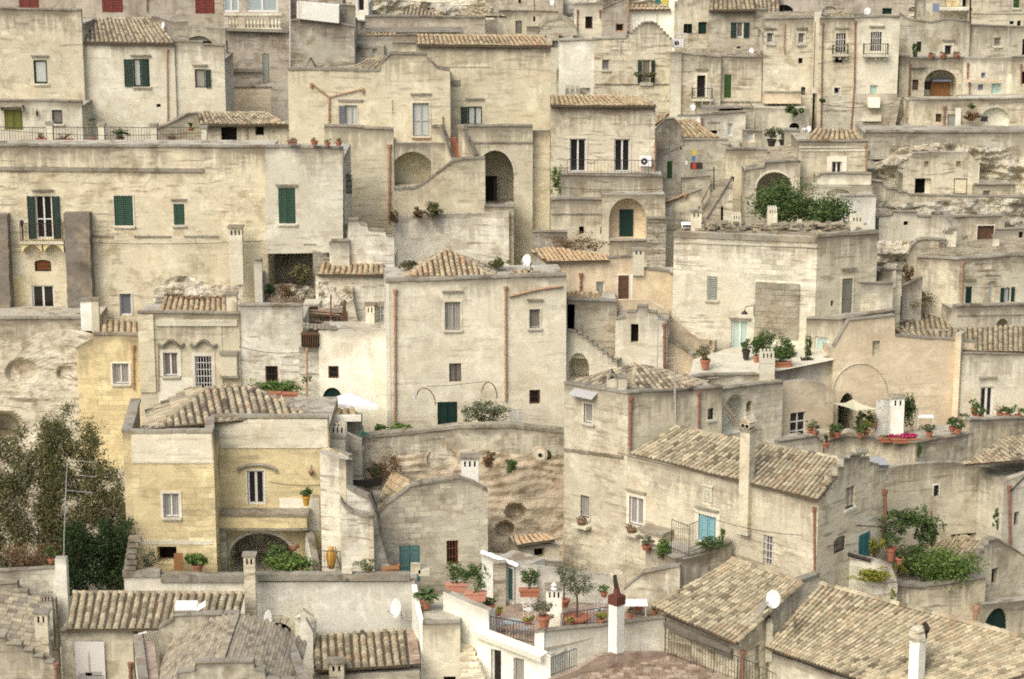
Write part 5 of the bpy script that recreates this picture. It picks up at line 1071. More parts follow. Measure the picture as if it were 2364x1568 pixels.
# ================================================================= COTTAGE
H = Hm('stone_cottage', 'stone block cottage with weathered blue green door and slotted white chimney', 'cottage', 1000, 1330, 104.6)
f = wall(H, 'ashlar', (880, 1175, 104.3), (1126, 1132, 105.2), 1345, d=4, rl=.1, cop=.13, ext=1, top=[(878, 1182), (890, 1165), (920, 1146), (950, 1122), (1000, 1112), (1060, 1104), (1095, 1116), (1126, 1134)], op=[
    ('B', 1031, 1248, 1058, 1304, {'p': 'hole', 'c': 'rust', 't': 0, 'bc': 'rust'}), ('D', 922, 1260, 970, 1345, {'c': 'tealgate', 'dp': .12})])
tiles(H, [(868, 1160, 107.3), (884, 1180, 104.5), (960, 1118, 105.3), (906, 1092, 108.6)], 'tile_warm', sx=.3, sy=.4, ridge=[((960, 1118, 105.3), (906, 1092, 108.6))])
chimney(H, 1085, 1060, 1128, 40, 105.6, 'pure', 'slot', depth=.8)
# ================================================================= LOWER LEFT GARDEN
H = Hm('garden_wall', 'whitewashed garden wall with rain streaks and square end pillar', 'wall', 75, 1390, 98.5)
f = wall(H, 'limewash', (-40, 1318, 98.5), (130, 1312, 98.5), 1400, d=.5, rl=.05, cop=.05, ext=2, top=[(-40, 1322), (60, 1316), (130, 1312)])
wall(H, 'white', (126, 1290, 98.3), (152, 1290, 98.3), 1400, d=.5, rl=.02, cop=False, ext=2, name='end_pillar')
def tree(name, label, px, py, Y, rx, rz, n, leaf, base, seed=1, cat='tree', size=.07, tw=60, ry=None):
    c = P(px, py, Y); b = P(base[0], base[1], Y+.2); t = thing(name, label, cat, b); mb = MB(); sx, sz = rx*Y/FPX, rz*Y/FPX; R = random.Random(seed)
    fork = b.lerp(c, .35)+Vector((R.uniform(-.2, .2), 0, 0)); mb.tube([b, b.lerp(fork, .5)+Vector((.08, 0, 0)), fork], .16, 'bark', 7, r2=.1)
    for i in range(9):
        e = c+Vector((R.uniform(-.7, .7)*sx, R.uniform(-.6, .6)*(ry or sx), R.uniform(-.2, .75)*sz)); m = fork.lerp(e, .5)+Vector((R.uniform(-.2, .2), 0, R.uniform(0, .3))); mb.tube([fork, m, e], .07, 'bark', 5, r2=.02)
    
    for i in range(tw):
        p = c+Vector((R.uniform(-.9, .9)*sx, R.uniform(-.8, .8)*(ry or sx*.7), R.uniform(-1, .6)*sz)); q = p+Vector((R.gauss(0, .3), R.gauss(0, .2), R.uniform(.2, .8)))*sx*.35; mb.tube([p, q], .016, 'twig', 3, R.random(), r2=.006)
    mb.build('trunk', t)
    mb = MB(); leaves(mb, c, (sx, ry or sx*.7, sz), n, size, leaf, .4, seed=seed); mb.build('crown', t); return t
def thicket(label, x0, x1, top, bot, Y0, Y1, n, mat, trunks, seed, size=.07, name='scrub_tree', cat='tree'):
    """dense crown filling a region between two picture contours and two depths, carried by several stems"""
    R = random.Random(seed); t = thing(name, label, cat, P((x0+x1)/2, bot, (Y0+Y1)/2)); mb = MB()
    for i in range(trunks):
        xb = R.uniform(x0+20, x1-20); Y = R.uniform(Y0+.5, Y1-.5); p = P(xb, bot, Y); dx = R.uniform(-.5, .5); pts = [p]
        for k in range(4): pts.append(pts[-1]+Vector((dx+R.uniform(-.2, .2), R.uniform(-.1, .1), R.uniform(.7, 1.3))))
        mb.tube(pts, .06, 'bark', 5, r2=.015)
        for q in pts[1:]:
            for k in range(5): mb.tube([q, q+Vector((R.uniform(-.8, .8), R.uniform(-.5, .5), R.uniform(.1, .9)))], .022, 'twig', 3, R.random(), r2=.006)
    mb.build('trunk', t); mb = MB(); nc = n//22; C = []
    while len(C) < nc:
        x = R.uniform(x0, x1); y = R.uniform(900, bot)
        if y > top(x) and noise.noise(Vector((x*.02, y*.02, seed))) > -.33: C.append((P(x, y, R.uniform(Y0, Y1)), R.uniform(.15, .5), R.uniform(-.3, .3)))
    for c, r, dv in C:
        for k in range(22):
            o = c+Vector((R.gauss(0, r*.5), R.gauss(0, r*.5), R.gauss(0, r*.5))); s_ = size*R.uniform(.5, 1.3); a = Vector((R.gauss(0, 1), R.gauss(0, 1), R.gauss(0, 1))).normalized(); b = a.cross(Vector((R.gauss(0, 1), R.gauss(0, 1), R.gauss(0, 1)))).normalized()
            mb.mesh([o-a*s_, o+b*s_*.45, o+a*s_, o-b*s_*.45], [(0, 1, 2, 3)], mat, min(1, max(0, .5+dv+R.uniform(-.3, .3))))
    mb.build('crown', t)
thicket('tall sprawling olive brown thicket tree left of the yellow tower', 95, 300, lambda x: 955+.022*(x-150)**2/2+18*math.sin(x*.11), 1330, 103.6, 106.5, 42000, 'leaf_dry', 7, 3)
thicket('grey green thicket tree at the left edge behind the garden wall', -50, 130, lambda x: 1005+16*math.sin(x*.09)-.12*x, 1330, 103.8, 106.8, 36000, 'leaf_dry', 6, 4)
thicket('dark green ivy mass filling the hollow right of the garden wall', 148, 300, lambda x: 1215+10*math.sin(x*.1), 1370, 101.2, 103.4, 14000, 'leaf_dark', 3, 6, .075, 'ivy_bank', 'ivy')
bush('red_berry_bush', 'reddish tangle of bare twigs just above the garden wall', 60, 1285, 100, 80, 34, 1500, .05, 'leaf_brown', 'bush', ry=.8, tw=90)
pot('potted_plant', 'cactus with white flower on the pillar of the garden wall', 118, 1300, 98.8, .3, .2, 'bushy', .6, .5, leaf='leaf', n=120)
mb = MB()
for i in range(3): pass
a = P(148, 1352, 98.6); b = P(156, 1062, 98.6); mb.tube([P(147, 1355, 98.4), P(148, 1240, 98.4), P(153, 1105, 98.4)], .022, 'metal', 5); mb.tube([P(153, 1105, 98.4), P(156, 1060, 98.4)], .018, 'metal', 4)
for (x, y, l, dy) in ((157, 1062, 66, 6), (176, 1097, 46, 4), (152, 1132, 64, 6)): mb.tube([P(x, y, 98.4), P(x+l, y+dy, 98.4)], .012, 'metal', 4); [mb.tube([P(x+k, y+k*dy/l-3, 98.1), P(x+k, y+k*dy/l+3, 98.7)], .008, 'metal', 3) for k in range(8, l, 9)]
t = thing('antenna', 'tall television antenna mast in front of the thicket', 'antenna', P(147, 1355, 98.4)); mb.build('mast', t)

# terrace wall in front of yellow tower
H = Hm('long_terrace_wall', 'long whitewashed terrace wall with grey stone coping and arched opening', 'wall', 700, 1460, 99.5)
f = wall(H, 'white', (285, 1345, 100.2), (590, 1345, 100.2), 1420, d=2.2, rl=.35, cop=False, ext=3, top=[(286, 1330), (372, 1332), (374, 1342), (590, 1344)])
mb = MB(); f.bx(mb, f.uv(284, 1340)[0], f.uv(371, 1340)[0], f.uv(330, 1331)[1], f.uv(330, 1317)[1], -.4, .1, 'coping'); mb.build('coping', H); mb = MB(); f.bx(mb, f.uv(372, 1340)[0], f.uv(563, 1340)[0], f.uv(330, 1343)[1], f.uv(330, 1327)[1], -.4, .1, 'coping'); mb.build('coping', H)
f = wall(H, 'white', (590, 1346, 99.9), (962, 1346, 99.9), 1500, d=2.4, rl=.35, cop=False, ext=2, top=[(590, 1344), (958, 1342)], op=[('K', 606, 1430, 678, 1475, {'arc': .7, 'dp': 1.6})])
mb = MB(); f.bx(mb, f.uv(590, 1340)[0], f.uv(946, 1340)[0], f.uv(700, 1340)[1], f.uv(700, 1325)[1], -.4, .1, 'coping'); mb.build('coping', H)
mb = MB(); n = 9
for i in range(n):
    a0, a1 = math.pi*i/n, math.pi*(i+1)/n-.03; u, z = f.uv(642, 1472); r0, r1 = .78, 1.18
    q = [(u-math.cos(a)*r, z+math.sin(a)*r) for a, r in ((a0, r0), (a1, r0), (a1, r1), (a0, r1))]
    mb.hexa([f.w(*q[0], .06), f.w(*q[1], .06), f.w(*q[1], -.1), f.w(*q[0], -.1), f.w(*q[3], .06), f.w(*q[2], .06), f.w(*q[2], -.1), f.w(*q[3], -.1)], 'trim')
mb.build('arch_stones', H)
for x in (384+430-372, 674-85, 820, 955-12):
    pass
for x, y, w_, hh in ((802, 1325, 24, .3), (1005-45, 1325, 24, .45), (980, 1330, 28, .3)): mb = MB(); a = P(x-w_/2, y, 99.8); mb.box(a, Vector((w_*99.8/FPX, 0, 0)), Vector((0, .35, 0)), Vector((0, 0, hh)), 'tan'); mb.build('wall_stub', H)
chimney(H, 578, 1285, 1400, 26, 98.8, 'tan', 'slot')
mb = MB(); 
for i in range(6): a = P(286+i*2, 1317-i*13, 100.1); mb.box(a, Vector((random.uniform(.4, .6), 0, 0)), Vector((0, .4, 0)), Vector((0, 0, .22)), 'coping')
mb.build('stacked_stones', H)
dish('large cream satellite dish low in front of the arched opening', 620, 1433, 97.4, 23, 52); dish('white satellite dish mounted on the long whitewashed wall', 916, 1404, 98.9, 26, 48)
t = thing('gable_cap', 'small tile gable cap on a white flue by the arched opening', 'flue', P(690, 1470, 98)); mb = MB(); mb.box(P(683, 1500, 98.2), Vector((.22, 0, 0)), Vector((0, .4, 0)), Vector((0, 0, 1.6)), 'white'); mb.build('flue_stack', t); mb = MB(); ridgecap(mb, P(679, 1424, 98.0), P(700, 1408, 98.0), 'tile', .12); ridgecap(mb, P(700, 1408, 98.0), P(722, 1422, 98.0), 'tile', .12); mb.build('tile_cap', t)
slope_wall(H, 'pure', [(950, 1350), (958, 1400), (968, 1440), (972, 1530)], 99.0, 96.6, 3.4, .25, 'white_edge', False)
pot('potted_plant', 'mossy shrub on the coping above the long wall', 850, 1322, 100.4, .4, .15, 'bushy', .5, 1.3, leaf='leaf_olive', n=300)
t = thing('reclining_statue', 'small orange toned reclining animal figure at the end of the terrace', 'statue', P(906, 1318, 100.6)); mb = MB(); mb.tube([P(882, 1316, 100.6), P(900, 1313, 100.6), P(922, 1312, 100.6)], .15, 'orangewood', 8); mb.tube([P(915, 1312, 100.6), P(924, 1303, 100.6)], .09, 'orangewood', 6); mb.build('statue_body', t)
pot('potted_plant', 'spiky dark palm in a tall terracotta pot beside the end of the long wall', 984, 1405, 98.6, .5, .5, 'palm', .5, 1.15, leaf='leaf'); 

# ================================================================= BOTTOM LEFT ROOFS
H = Hm('vaulted_house', 'stone roofed house with stepped edge and tall chimney in the bottom left corner', 'house', 60, 1500, 95)
slabs(H, [(-60, 1500, 93.2), (120, 1530, 93.2), (95, 1380, 97.5), (-60, 1365, 97.5)], 'stone_tile', .45, .3)
f = wall(H, 'grey', (-40, 1465, 93), (130, 1545, 93), 1600, d=.6, rl=.1, cop=.1, top=[(-40, 1468), (12, 1470), (13, 1486), (50, 1488), (52, 1500), (76, 1502), (78, 1514), (100, 1516), (102, 1528), (124, 1530), (126, 1545), (132, 1545)])
wall(H, 'grey', (-40, 1345, 97.6), (128, 1380, 97.6), 1450, d=.5, cop=.08, top=[(-40, 1350), (40, 1345), (42, 1360), (64, 1366), (66, 1380), (128, 1385)])
chimney(H, 98, 1418, 1500, 30, 93.6, 'tan', 'slot'); chimney(H, 110, 1372, 1470, 28, 95.6, 'grey', 'crown')
pipe(H, Fr((120, 1540, 92.8), (140, 1540, 92.8)), [(130, 1530), (130, 1600)], 'redpipe', .09)
H = Hm('barrel_tiled_house', 'house with large mottled barrel tile roof above a hanging white poster', 'house', 220, 1560, 95)
f = wall(H, 'tan', (139, 1456, 95.1), (306, 1457, 95.1), 1640, d=3, rl=.02, cop=.1)
tiles(H, [(152, 1452, 94.9), (545, 1448, 94.9), (565, 1368, 98.0), (168, 1366, 98.0)], 'tile_grey', sx=.36, sy=.46, ridge=[((168, 1367, 98.0), (565, 1369, 98.0))], rise=.1)
t = thing('poster', 'white hanging poster with a faint grey drawing of a bell tower', 'poster', P(206, 1600, 93.9)); mb = MB(); fp = Fr((172, 1482, 94.95), (240, 1482, 94.95)); u1 = fp.len; zt = fp.za; fp.bx(mb, 0, u1, zt-2.6, zt, -.03, 0, 'poster'); mb.build('poster_sheet', t)
mb = MB(); m_ = u1*.47; q = zt-.9
for (a, b, c_, d_) in ((m_-.045, m_+.045, -.55, .2), (m_-.03, m_+.03, .2, .34), (m_-.01, m_+.01, .34, .5), (m_-.2, m_+.55, -.75, -.55), (m_-.5, m_+.1, -.72, -.6), (.05, u1-.05, -1.0, -.72)): fp.bx(mb, a, b, q+c_, q+d_, 0, .004, 'posterink')
mb.build('poster_drawing', t)
pipe(H, f, [(301, 1528), (302, 1640)], 'redpipe', .09)
t = thing('skylight', 'white roof hatch propped open on the barrel tile roof', 'roof hatch', P(440, 1410, 95.4)); mb = MB(); a = P(403, 1412, 95.2); mb.box(a, Vector((1.0, 0, 0)), Vector((0, .5, .25)), Vector((0, 0, .1)), 'whitepaint'); mb.box(a+Vector((.12, -.01, -.12)), Vector((.8, 0, 0)), Vector((0, .02, 0)), Vector((0, 0, .12)), 'glass'); mb.build('hatch_frame', t); mb = MB(); a, b, c_, d_ = P(450, 1414, 95.2), P(474, 1400, 95.0), P(474, 1386, 95.2), P(454, 1400, 95.6); mb.face([a, b, c_, d_], 'canvas'); mb.face([q-Vector((0, -.03, .02)) for q in (a, b, c_, d_)][::-1], 'canvas'); mb.build('hatch_lid', t)
H = Hm('domed_house', 'house with hump shaped stone slab roof behind a stepped parapet at the bottom', 'house', 500, 1560, 93)
nU, nV = 22, 12; mb = MB()
def hump(u, v):
    # u across -1..1, v front..back ; ridge runs away from the camera
    c = P(510, 1530, 88.5); return Vector((c.x+u*3.1, 88.5+v*5.8, c.z-1.4*abs(u)**1.8-.02))
for i in range(nU*2):
    for j in range(nV):
        u0, u1_ = -1+i/nU, -1+(i+1)/nU; v0, v1 = j/nV, (j+1)/nV; off = .5/nV*(i % 2)
        a, b, c_, d_ = hump(u0, v0+off), hump(u1_-.004, v0+off), hump(u1_-.004, v1+off-.006), hump(u0, v1+off-.006); h = Vector((0, 0, random.uniform(.02, .06)))
        mb.mesh([a+h, b+h, c_+h, d_+h, a-Vector((0, 0, .1)), b-Vector((0, 0, .1)), c_-Vector((0, 0, .1)), d_-Vector((0, 0, .1))], [(0, 1, 2, 3), (4, 5, 1, 0), (5, 6, 2, 1), (6, 7, 3, 2), (7, 4, 0, 3)], 'stone_tile', random.random())
for i in range(14): a = hump(0, i/14); mb.box(a+Vector((-.12, 0, .03)), Vector((.24, 0, 0)), hump(0, (i+.95)/14)-a, Vector((0, 0, .1)), 'stone_tile', random.random())
mb.build('roof', H)
f = wall(H, 'tan', (430, 1535, 88.2), (600, 1535, 88.2), 1640, d=.6, rl=.3, cop=.1, top=[(325, 1600), (408, 1570), (412, 1552), (450, 1548), (452, 1530), (585, 1527), (588, 1545), (612, 1548), (614, 1566), (680, 1572)], fr=Fr((325, 1600, 88.2), (680, 1572, 88.2)))
wall(H, 'grey', (360, 1455, 94.6), (660, 1455, 94.6), 1520, d=.5, rl=.1, cop=.1, top=[(366, 1450), (400, 1432), (402, 1420), (552, 1416), (554, 1434), (600, 1440), (640, 1456)])
slope_wall(H, 'white', [(310, 1470), (325, 1590)], 94.4, 88.4, 1.6, .3, 'side_parapet'); slope_wall(H, 'white', [(655, 1470), (700, 1590)], 94.4, 88.4, 1.2, .3, 'side_parapet')
mb = MB(); mb.mesh([P(312, 1480, 94), P(355, 1480, 94), P(370, 1590, 88.5), P(330, 1590, 88.5)], [(0, 1, 2, 3)], 'terracotta_floor'); mb.build('roof_gutter', H)
pipe(H, Fr((300, 1460, 94), (360, 1460, 94)), [(340, 1458), (322, 1462), (318, 1480), (322, 1510)], 'whitepipe', .06, hopper=False)

H = Hm('lean_to_house', 'pale house with low barrel tile lean-to and strip of red paving', 'house', 840, 1568, 96)
f = wall(H, 'lcream', (722, 1555, 95.2), (1062, 1442, 95.2), 1640, d=2.5, rl=.02, cop=False, top=[(722, 1560), (968, 1552), (970, 1545), (975, 1440), (1060, 1437)][:2])
tiles(H, [(726, 1548, 95.0), (946, 1534, 95.2), (938, 1452, 99.0), (722, 1466, 98.9)], 'tile_grey', sx=.36, sy=.44, rise=.1, skew=((726, 1548, 95.0), (722, 1466, 98.9)))
mb = MB(); mb.mesh([P(946, 1534, 95.1), P(971, 1531, 95.1), P(960, 1452, 98.8), P(939, 1452, 98.8)], [(0, 1, 2, 3)], 'terracotta_floor'); mb.build('red_strip', H)
f = wall(H, 'white', (690, 1460, 97.2), (722, 1462, 97.2), 1640, d=2, rl=.02, cop=False, top=[(692, 1440), (706, 1430), (722, 1460)])
chimney(H, 778, 1532, 1620, 34, 94.4, 'tan', 'slot')
f = wall(H, 'lcream', (975, 1440, 96.6), (1062, 1438, 96.6), 1640, d=2.5, rl=.1, cop=.06, op=[('K', 1024, 1562, 1052, 1600, {'dp': .5})])
def steps(H, pts, Ys, w0, w1, n, mat='ashlar', name='stair'):
    mb = MB(); (xa, ya), (xb, yb) = pts
    for i in range(n):
        q = i/n; p = P(xa+(xb-xa)*q, ya+(yb-ya)*q, Ys[0]+(Ys[1]-Ys[0])*q); p2 = P(xa+(xb-xa)*(q+1/n), ya+(yb-ya)*(q+1/n), Ys[0]+(Ys[1]-Ys[0])*(q+1/n)); ww = w0+(w1-w0)*q
        mb.box(p+Vector((0, 0, -.5)), Vector((ww, 0, 0)), Vector((0, abs(p2.y-p.y)+.15, 0)), Vector((0, 0, .5)), mat, random.random())
    return mb.build(name, H)
steps(H, [(1062, 1600), (1060, 1478)], (93.6, 97.6), 1.4, .5, 11)
steps(H, [(975, 1452), (962, 1395)], (96.9, 99.4), 1.5, 1.3, 5)
steps(H, [(1005, 1410), (1000, 1372)], (98.9, 100.6), 1.0, .9, 3)

# ================================================================= WHITE TERRACE HOUSE
H = Hm('white_roof_terrace_house', 'whitewashed house with planted roof terrace, cornice and iron railings', 'house', 1200, 1568, 96)
f = wall(H, 'pure', (1023, 1365, 98.6), (1103, 1402, 97.0), 1640, d=.6, rl=.1, cop=False, top=[(1023, 1365), (1105, 1402)])
f = wall(H, 'pure', (1103, 1460, 96.8), (1135, 1474, 96.4), 1640, d=.6, rl=.1, cop=False, top=[(1101, 1398), (1128, 1410), (1135, 1476)][:2])
f = wall(H, 'pure', (1102, 1462, 96.5), (1272, 1520, 94.6), 1640, d=4, rl=.02, cop=False, op=[('G', 1133, 1500, 1157, 1600, {'c': 'pure', 'dp': .3, 'one': 1, 'door': 1}), ('L', 1185, 1520, 1210, 1600, {'c': 'greypaint'})])
mb = MB(); u0, z0 = f.uv(1096, 1448); u1, z1 = f.uv(1258, 1510); mb.hexa([f.w(u0, z0-.3, .35), f.w(u1, z1-.3, .35), f.w(u1, z1-.3, -.3), f.w(u0, z0-.3, -.3), f.w(u0, z0, .45), f.w(u1, z1, .45), f.w(u1, z1, -.3), f.w(u0, z0, -.3)], 'pure'); mb.build('cornice', H)
mb = MB(); zt_ = P(1200, 1452, 97).z
mb.mesh([P(1035, 1400, 100.2), P(1130, 1474, 96.6), P(1258, 1500, 95.3), P(1540, 1430, 98.5), P(1500, 1400, 101), P(1250, 1385, 102.0), P(1120, 1372, 102.5)], [(0, 1, 2, 3, 4, 5, 6)], 'terracotta_floor'); mb.build('terrace_floor', H)
mb = MB(); rail(mb, [P(1133, 1468, 96.6), P(1232, 1487, 95.5)], .95, .15, top=.03); mb.build('railing', H)
mb = MB(); rail(mb, [P(1295, 1455, 96.2), P(1408, 1438, 97.2)], .8, .16); mb.build('railing', H)
f = wall(H, 'white', (1252, 1456, 95.4), (1415, 1442, 97), 1530, d=.4, rl=.2, cop=.07, ext=1, top=[(1252, 1458), (1415, 1440)])
wall(H, 'pure', (1234, 1460, 95.5), (1256, 1456, 95.3), 1640, d=.5, rl=.02, cop=.06)
f = wall(H, 'white', (1412, 1441, 97), (1535, 1426, 98), 1520, d=.4, rl=.2, cop=.07, ext=1)
wall(H, 'pure', (1256, 1510, 94.9), (1272, 1512, 94.7), 1640, d=.5, cop=False)
mb = MB(); a = P(1404, 1520, 95.6); r_ = .42; c_ = P(1421, 1520, 95.4)
cc = [c_+Vector((-.34, .0, 0)), c_+Vector((.02, -.36, 0)), c_+Vector((.38, -.02, 0)), c_+Vector((.02, .34, 0))]; zt = P(1421, 1394, 95.4).z-c_.z
mb.hexa(cc+[q+Vector((0, 0, zt)) for q in cc], 'pure'); ob = mb.build('chimney', H)
mb = MB(); c2 = [c_+(q-c_)*1.12 for q in cc]; mb.hexa([q+Vector((0, 0, zt)) for q in c2]+[q+Vector((0, 0, zt+.42)) for q in c2], 'browncap'); top = c_+Vector((.02, 0, zt+.42)); mb.lathe(top, [(.2, 0), (.14, .2), (.12, .35)], 'browncap', 8); mb.tube([top+Vector((0, 0, .3)), top+Vector((-.06, 0, .6)), top+Vector((-.1, 0, .95))], .12, 'iron', 7, r2=.09); mb.build('chimney_cowl', ob)
chimney(H, 1279, 1362, 1452, 36, 97.4, 'pure', 'slot', depth=.7)
mb = MB(); mb.lathe(P(1279, 1360, 97.0), [(.16, 0), (.1, .08), (.14, .2), (.05, .32)], 'pure', 8); mb.build('chimney_finial', H)
# little hut
f = wall(H, 'pure', (1112, 1278, 102.4), (1186, 1310, 101.2), 1400, d=2.5, rl=.2, cop=False, op=[('D', 1168, 1312, 1184, 1388, {'c': 'tealgate', 'dp': .3})])
mb = MB(); ridgecap(mb, P(1113, 1275, 102.3), P(1196, 1306, 101.0), 'canvas', .16); mb.build('coping_tiles', H)
wall(H, 'rubble', (1138, 1302, 100.9), (1168, 1300, 100.9), 1400, d=.7, rl=.02, cop=.1, name='stone_pier')
wall(H, 'pure', (1186, 1300, 101.3), (1240, 1310, 101.6), 1400, d=.5, cop=False, rl=.1)
f = wall(H, 'white', (1236, 1308, 101.8), (1410, 1330, 102.4), 1420, d=.5, rl=.2, cop=False)
H = Hm('orange_roof_hut', 'tiny stone hut with bright orange tile roof at the foot of the rock', 'hut', 1235, 1300, 104.5)
f = wall(H, 'cream', (1196, 1256, 105), (1292, 1256, 105.5), 1320, d=2, rl=.02, cop=False, op=[('K', 1233, 1266, 1257, 1288, {'dp': .5})])
tiles(H, [(1192, 1259, 104.7), (1282, 1246, 105.2), (1262, 1232, 107), (1184, 1236, 106.8)], 'tile_orange', sx=.26)
f = wall(H, 'rubble', (1130, 1280, 104), (1300, 1296, 104), 1340, d=.6, rl=.1, cop=False)
PT = 'white_terrace'
pot('potted_shrub', 'tall leafy shrub in the left pink planter on the descending white wall', 1054, 1366, 99.4, 1.0, .4, 'bushy', 1.2, 1.0, mat='terrapink', square=True, n=520, leaf='leaf', cat='planter')
pot('potted_shrub', 'tall leafy shrub in the right pink planter on the descending white wall', 1098, 1386, 98.2, 1.0, .42, 'bushy', 1.5, 1.1, mat='terrapink', square=True, n=620, leaf='leaf', cat='planter')
pot('potted_shrub', 'climbing shrub in a long terracotta trough beside the hut door', 1222, 1376, 100.4, .95, .35, 'bushy', 1.15, .8, square=True, n=520, cat='planter')
pot('potted_plant', 'round terracotta pot with low shrub beside the rough stone pier', 1130, 1412, 98.5, .5, .35, 'bushy', .3, .6, n=140)
pot('potted_plant', 'terracotta pot of yellow flowers near the iron railing', 1148, 1424, 98, .4, .25, 'bushy', .25, .5, n=120, leaf='leaf_yellow')
pot('potted_plant', 'large terracotta pot with wispy shrub on the corner pillar of the terrace', 1256, 1446, 96.0, .62, .5, 'bushy', .75, .85, n=360, leaf='leaf_olive', lsize=.05)
pot('potted_plant', 'small terracotta pot of yellow green leaves left of the corner pillar', 1219, 1442, 97, .4, .2, 'bushy', .25, .5, n=120, leaf='leaf_yellow')
pot('potted_plant', 'small pot with yellow shoots before the half barrel tub', 1316, 1448, 96.8, .32, .25, 'bushy', .25, .35, n=90, leaf='leaf_yellow')
pot('potted_plant', 'yellowish plant in a pot left of the white chimney', 1388, 1440, 97, .36, .2, 'bushy', .4, .5, n=140, leaf='leaf_yellow')
pot('potted_plant', 'small red pot with succulent right of the white chimney', 1455, 1428, 97, .3, .3, 'bushy', .2, .35, n=80, leaf='leaf_olive')
pot('potted_plant', 'square planter with yellow flowers on the white table by the chimney', 1468, 1408, 99.5, .55, .2, 'bushy', .3, .7, n=150, leaf='leaf_yellow', square=True)
pot('potted_plant', 'small terracotta pot at the edge of the sloping tile roof', 1512, 1418, 99, .3, .22, 'bushy', .3, .35, n=90, leaf='leaf_yellow')
pot('potted_plant', 'small flower pot just behind the white chimney', 1394, 1378, 101, .4, .25, 'bushy', .35, .5, n=110, leaf='leaf_bright')
t = pot('olive_tree', 'potted olive tree in a wide terracotta half barrel', 1331, 1442, 97.6, 1.25, .4, 'none', .1, cat='tree'); o_ = P(1331, 1442, 97.6); mb = MB(); mb.tube([o_+Vector((0, 0, .3)), o_+Vector((.03, 0, 1.0)), o_+Vector((.0, 0, 1.7))], .06, 'bark', 7, r2=.04)
for i in range(7): a = i*.9; mb.tube([o_+Vector((0, 0, 1.4)), o_+Vector((math.cos(a)*.3, math.sin(a)*.2, 1.9)), o_+Vector((math.cos(a)*.6, math.sin(a)*.4, 2.3))], .025, 'bark', 4, r2=.01)
mb.build('trunk', t); mb = MB(); leaves(mb, o_+Vector((.02, 0, 2.05)), (.85, .7, .62), 1300, .055, 'leaf_olive', .5, seed=8); mb.build('crown', t)
t = pot('olive_tree', 'second thinner olive tree behind the slotted white chimney', 1302, 1400, 99.6, .6, .35, 'none', .1, cat='tree'); o_ = P(1302, 1400, 99.6); mb = MB(); mb.tube([o_+Vector((0, 0, .3)), o_+Vector((0, 0, 1.3))], .05, 'bark', 7, r2=.03); twigs(mb, o_+Vector((0, 0, 1.0)), o_+Vector((0, 0, 1.7)), (.4, .3, .3), 12); mb.build('trunk', t); mb = MB(); leaves(mb, o_+Vector((0, 0, 1.65)), (.5, .45, .6), 800, .05, 'leaf_olive', .5, seed=9); mb.build('crown', t)
def chair(label, px, py, Y, rot=0, mat='whitepaint'):
    o = P(px, py, Y); t = thing('garden_chair', label, 'chair', o); c, s = math.cos(rot), math.sin(rot); X, Z = Vector((c, s, 0)), Vector((0, 0, 1)); Yv = Vector((-s, c, 0))
    for a in (-.2, .2):
        for b in (-.2, .2): mb = MB(); mb.tube([o+X*a+Yv*b, o+X*a+Yv*b+Z*.45], .015, mat, 5); mb.build('leg', t)
    mb = MB(); mb.box(o-X*.22-Yv*.22+Z*.44, X*.44, Yv*.44, Z*.03, mat); mb.build('seat', t)
    mb = MB(); 
    for a in (-.2, .2): mb.tube([o+X*a+Yv*.2+Z*.45, o+X*a*.9+Yv*.28+Z*.95], .016, mat, 5)
    for zz in (.6, .75, .93): mb.tube([o-X*.2+Yv*(.2+.08*(zz-.45)/.5)+Z*zz, o+X*.2+Yv*(.2+.08*(zz-.45)/.5)+Z*zz], .014, mat, 5)
    mb.build('backrest', t); mb = MB()
    for a in (-.24, .24): mb.tube([o+X*a-Yv*.18+Z*.45, o+X*a-Yv*.18+Z*.66, o+X*a+Yv*.24+Z*.68], .014, mat, 5)
    mb.build('armrest', t)
chair('white metal garden chair by the wispy shrub pot', 1222, 1428, 98.4, .6); chair('white garden chair just left of the white chimney', 1382, 1428, 98.6, -.5); chair('grey metal chair behind the iron railing, nearest the stair', 1155, 1462, 97.3, 2.4, 'metal'); chair('grey metal chair behind the iron railing, nearest the corner pillar', 1212, 1472, 96.6, 2.2, 'metal')
o_ = P(1182, 1468, 97.0); t = thing('garden_table', 'round glass topped table behind the iron railing', 'table', o_); mb = MB(); mb.lathe(o_+Vector((0, 0, .7)), [(.4, 0), (.4, .03)], 'laceb', 16); mb.build('table_top', t); mb = MB(); [mb.tube([o_+Vector((math.cos(a)*.3, math.sin(a)*.3, 0)), o_+Vector((0, 0, .4)), o_+Vector((-math.cos(a)*.3, -math.sin(a)*.3, .7))], .015, 'metal', 4) for a in (0, 2, 4)]; mb.build('table_legs', t)
o_ = P(1460, 1422, 98.6); t = thing('garden_table', 'white rectangular table right of the white chimney', 'table', o_); mb = MB(); mb.box(o_+Vector((-.6, -.35, .6)), Vector((1.3, 0, 0)), Vector((0, .9, 0)), Vector((0, 0, .04)), 'canvas'); mb.build('table_top', t)
for a, b in ((-.55, -.3), (.6, -.3), (-.55, .5), (.6, .5)): mb = MB(); mb.tube([o_+Vector((a, b, 0)), o_+Vector((a, b, .6))], .02, 'whitepaint', 5); mb.build('leg', t)

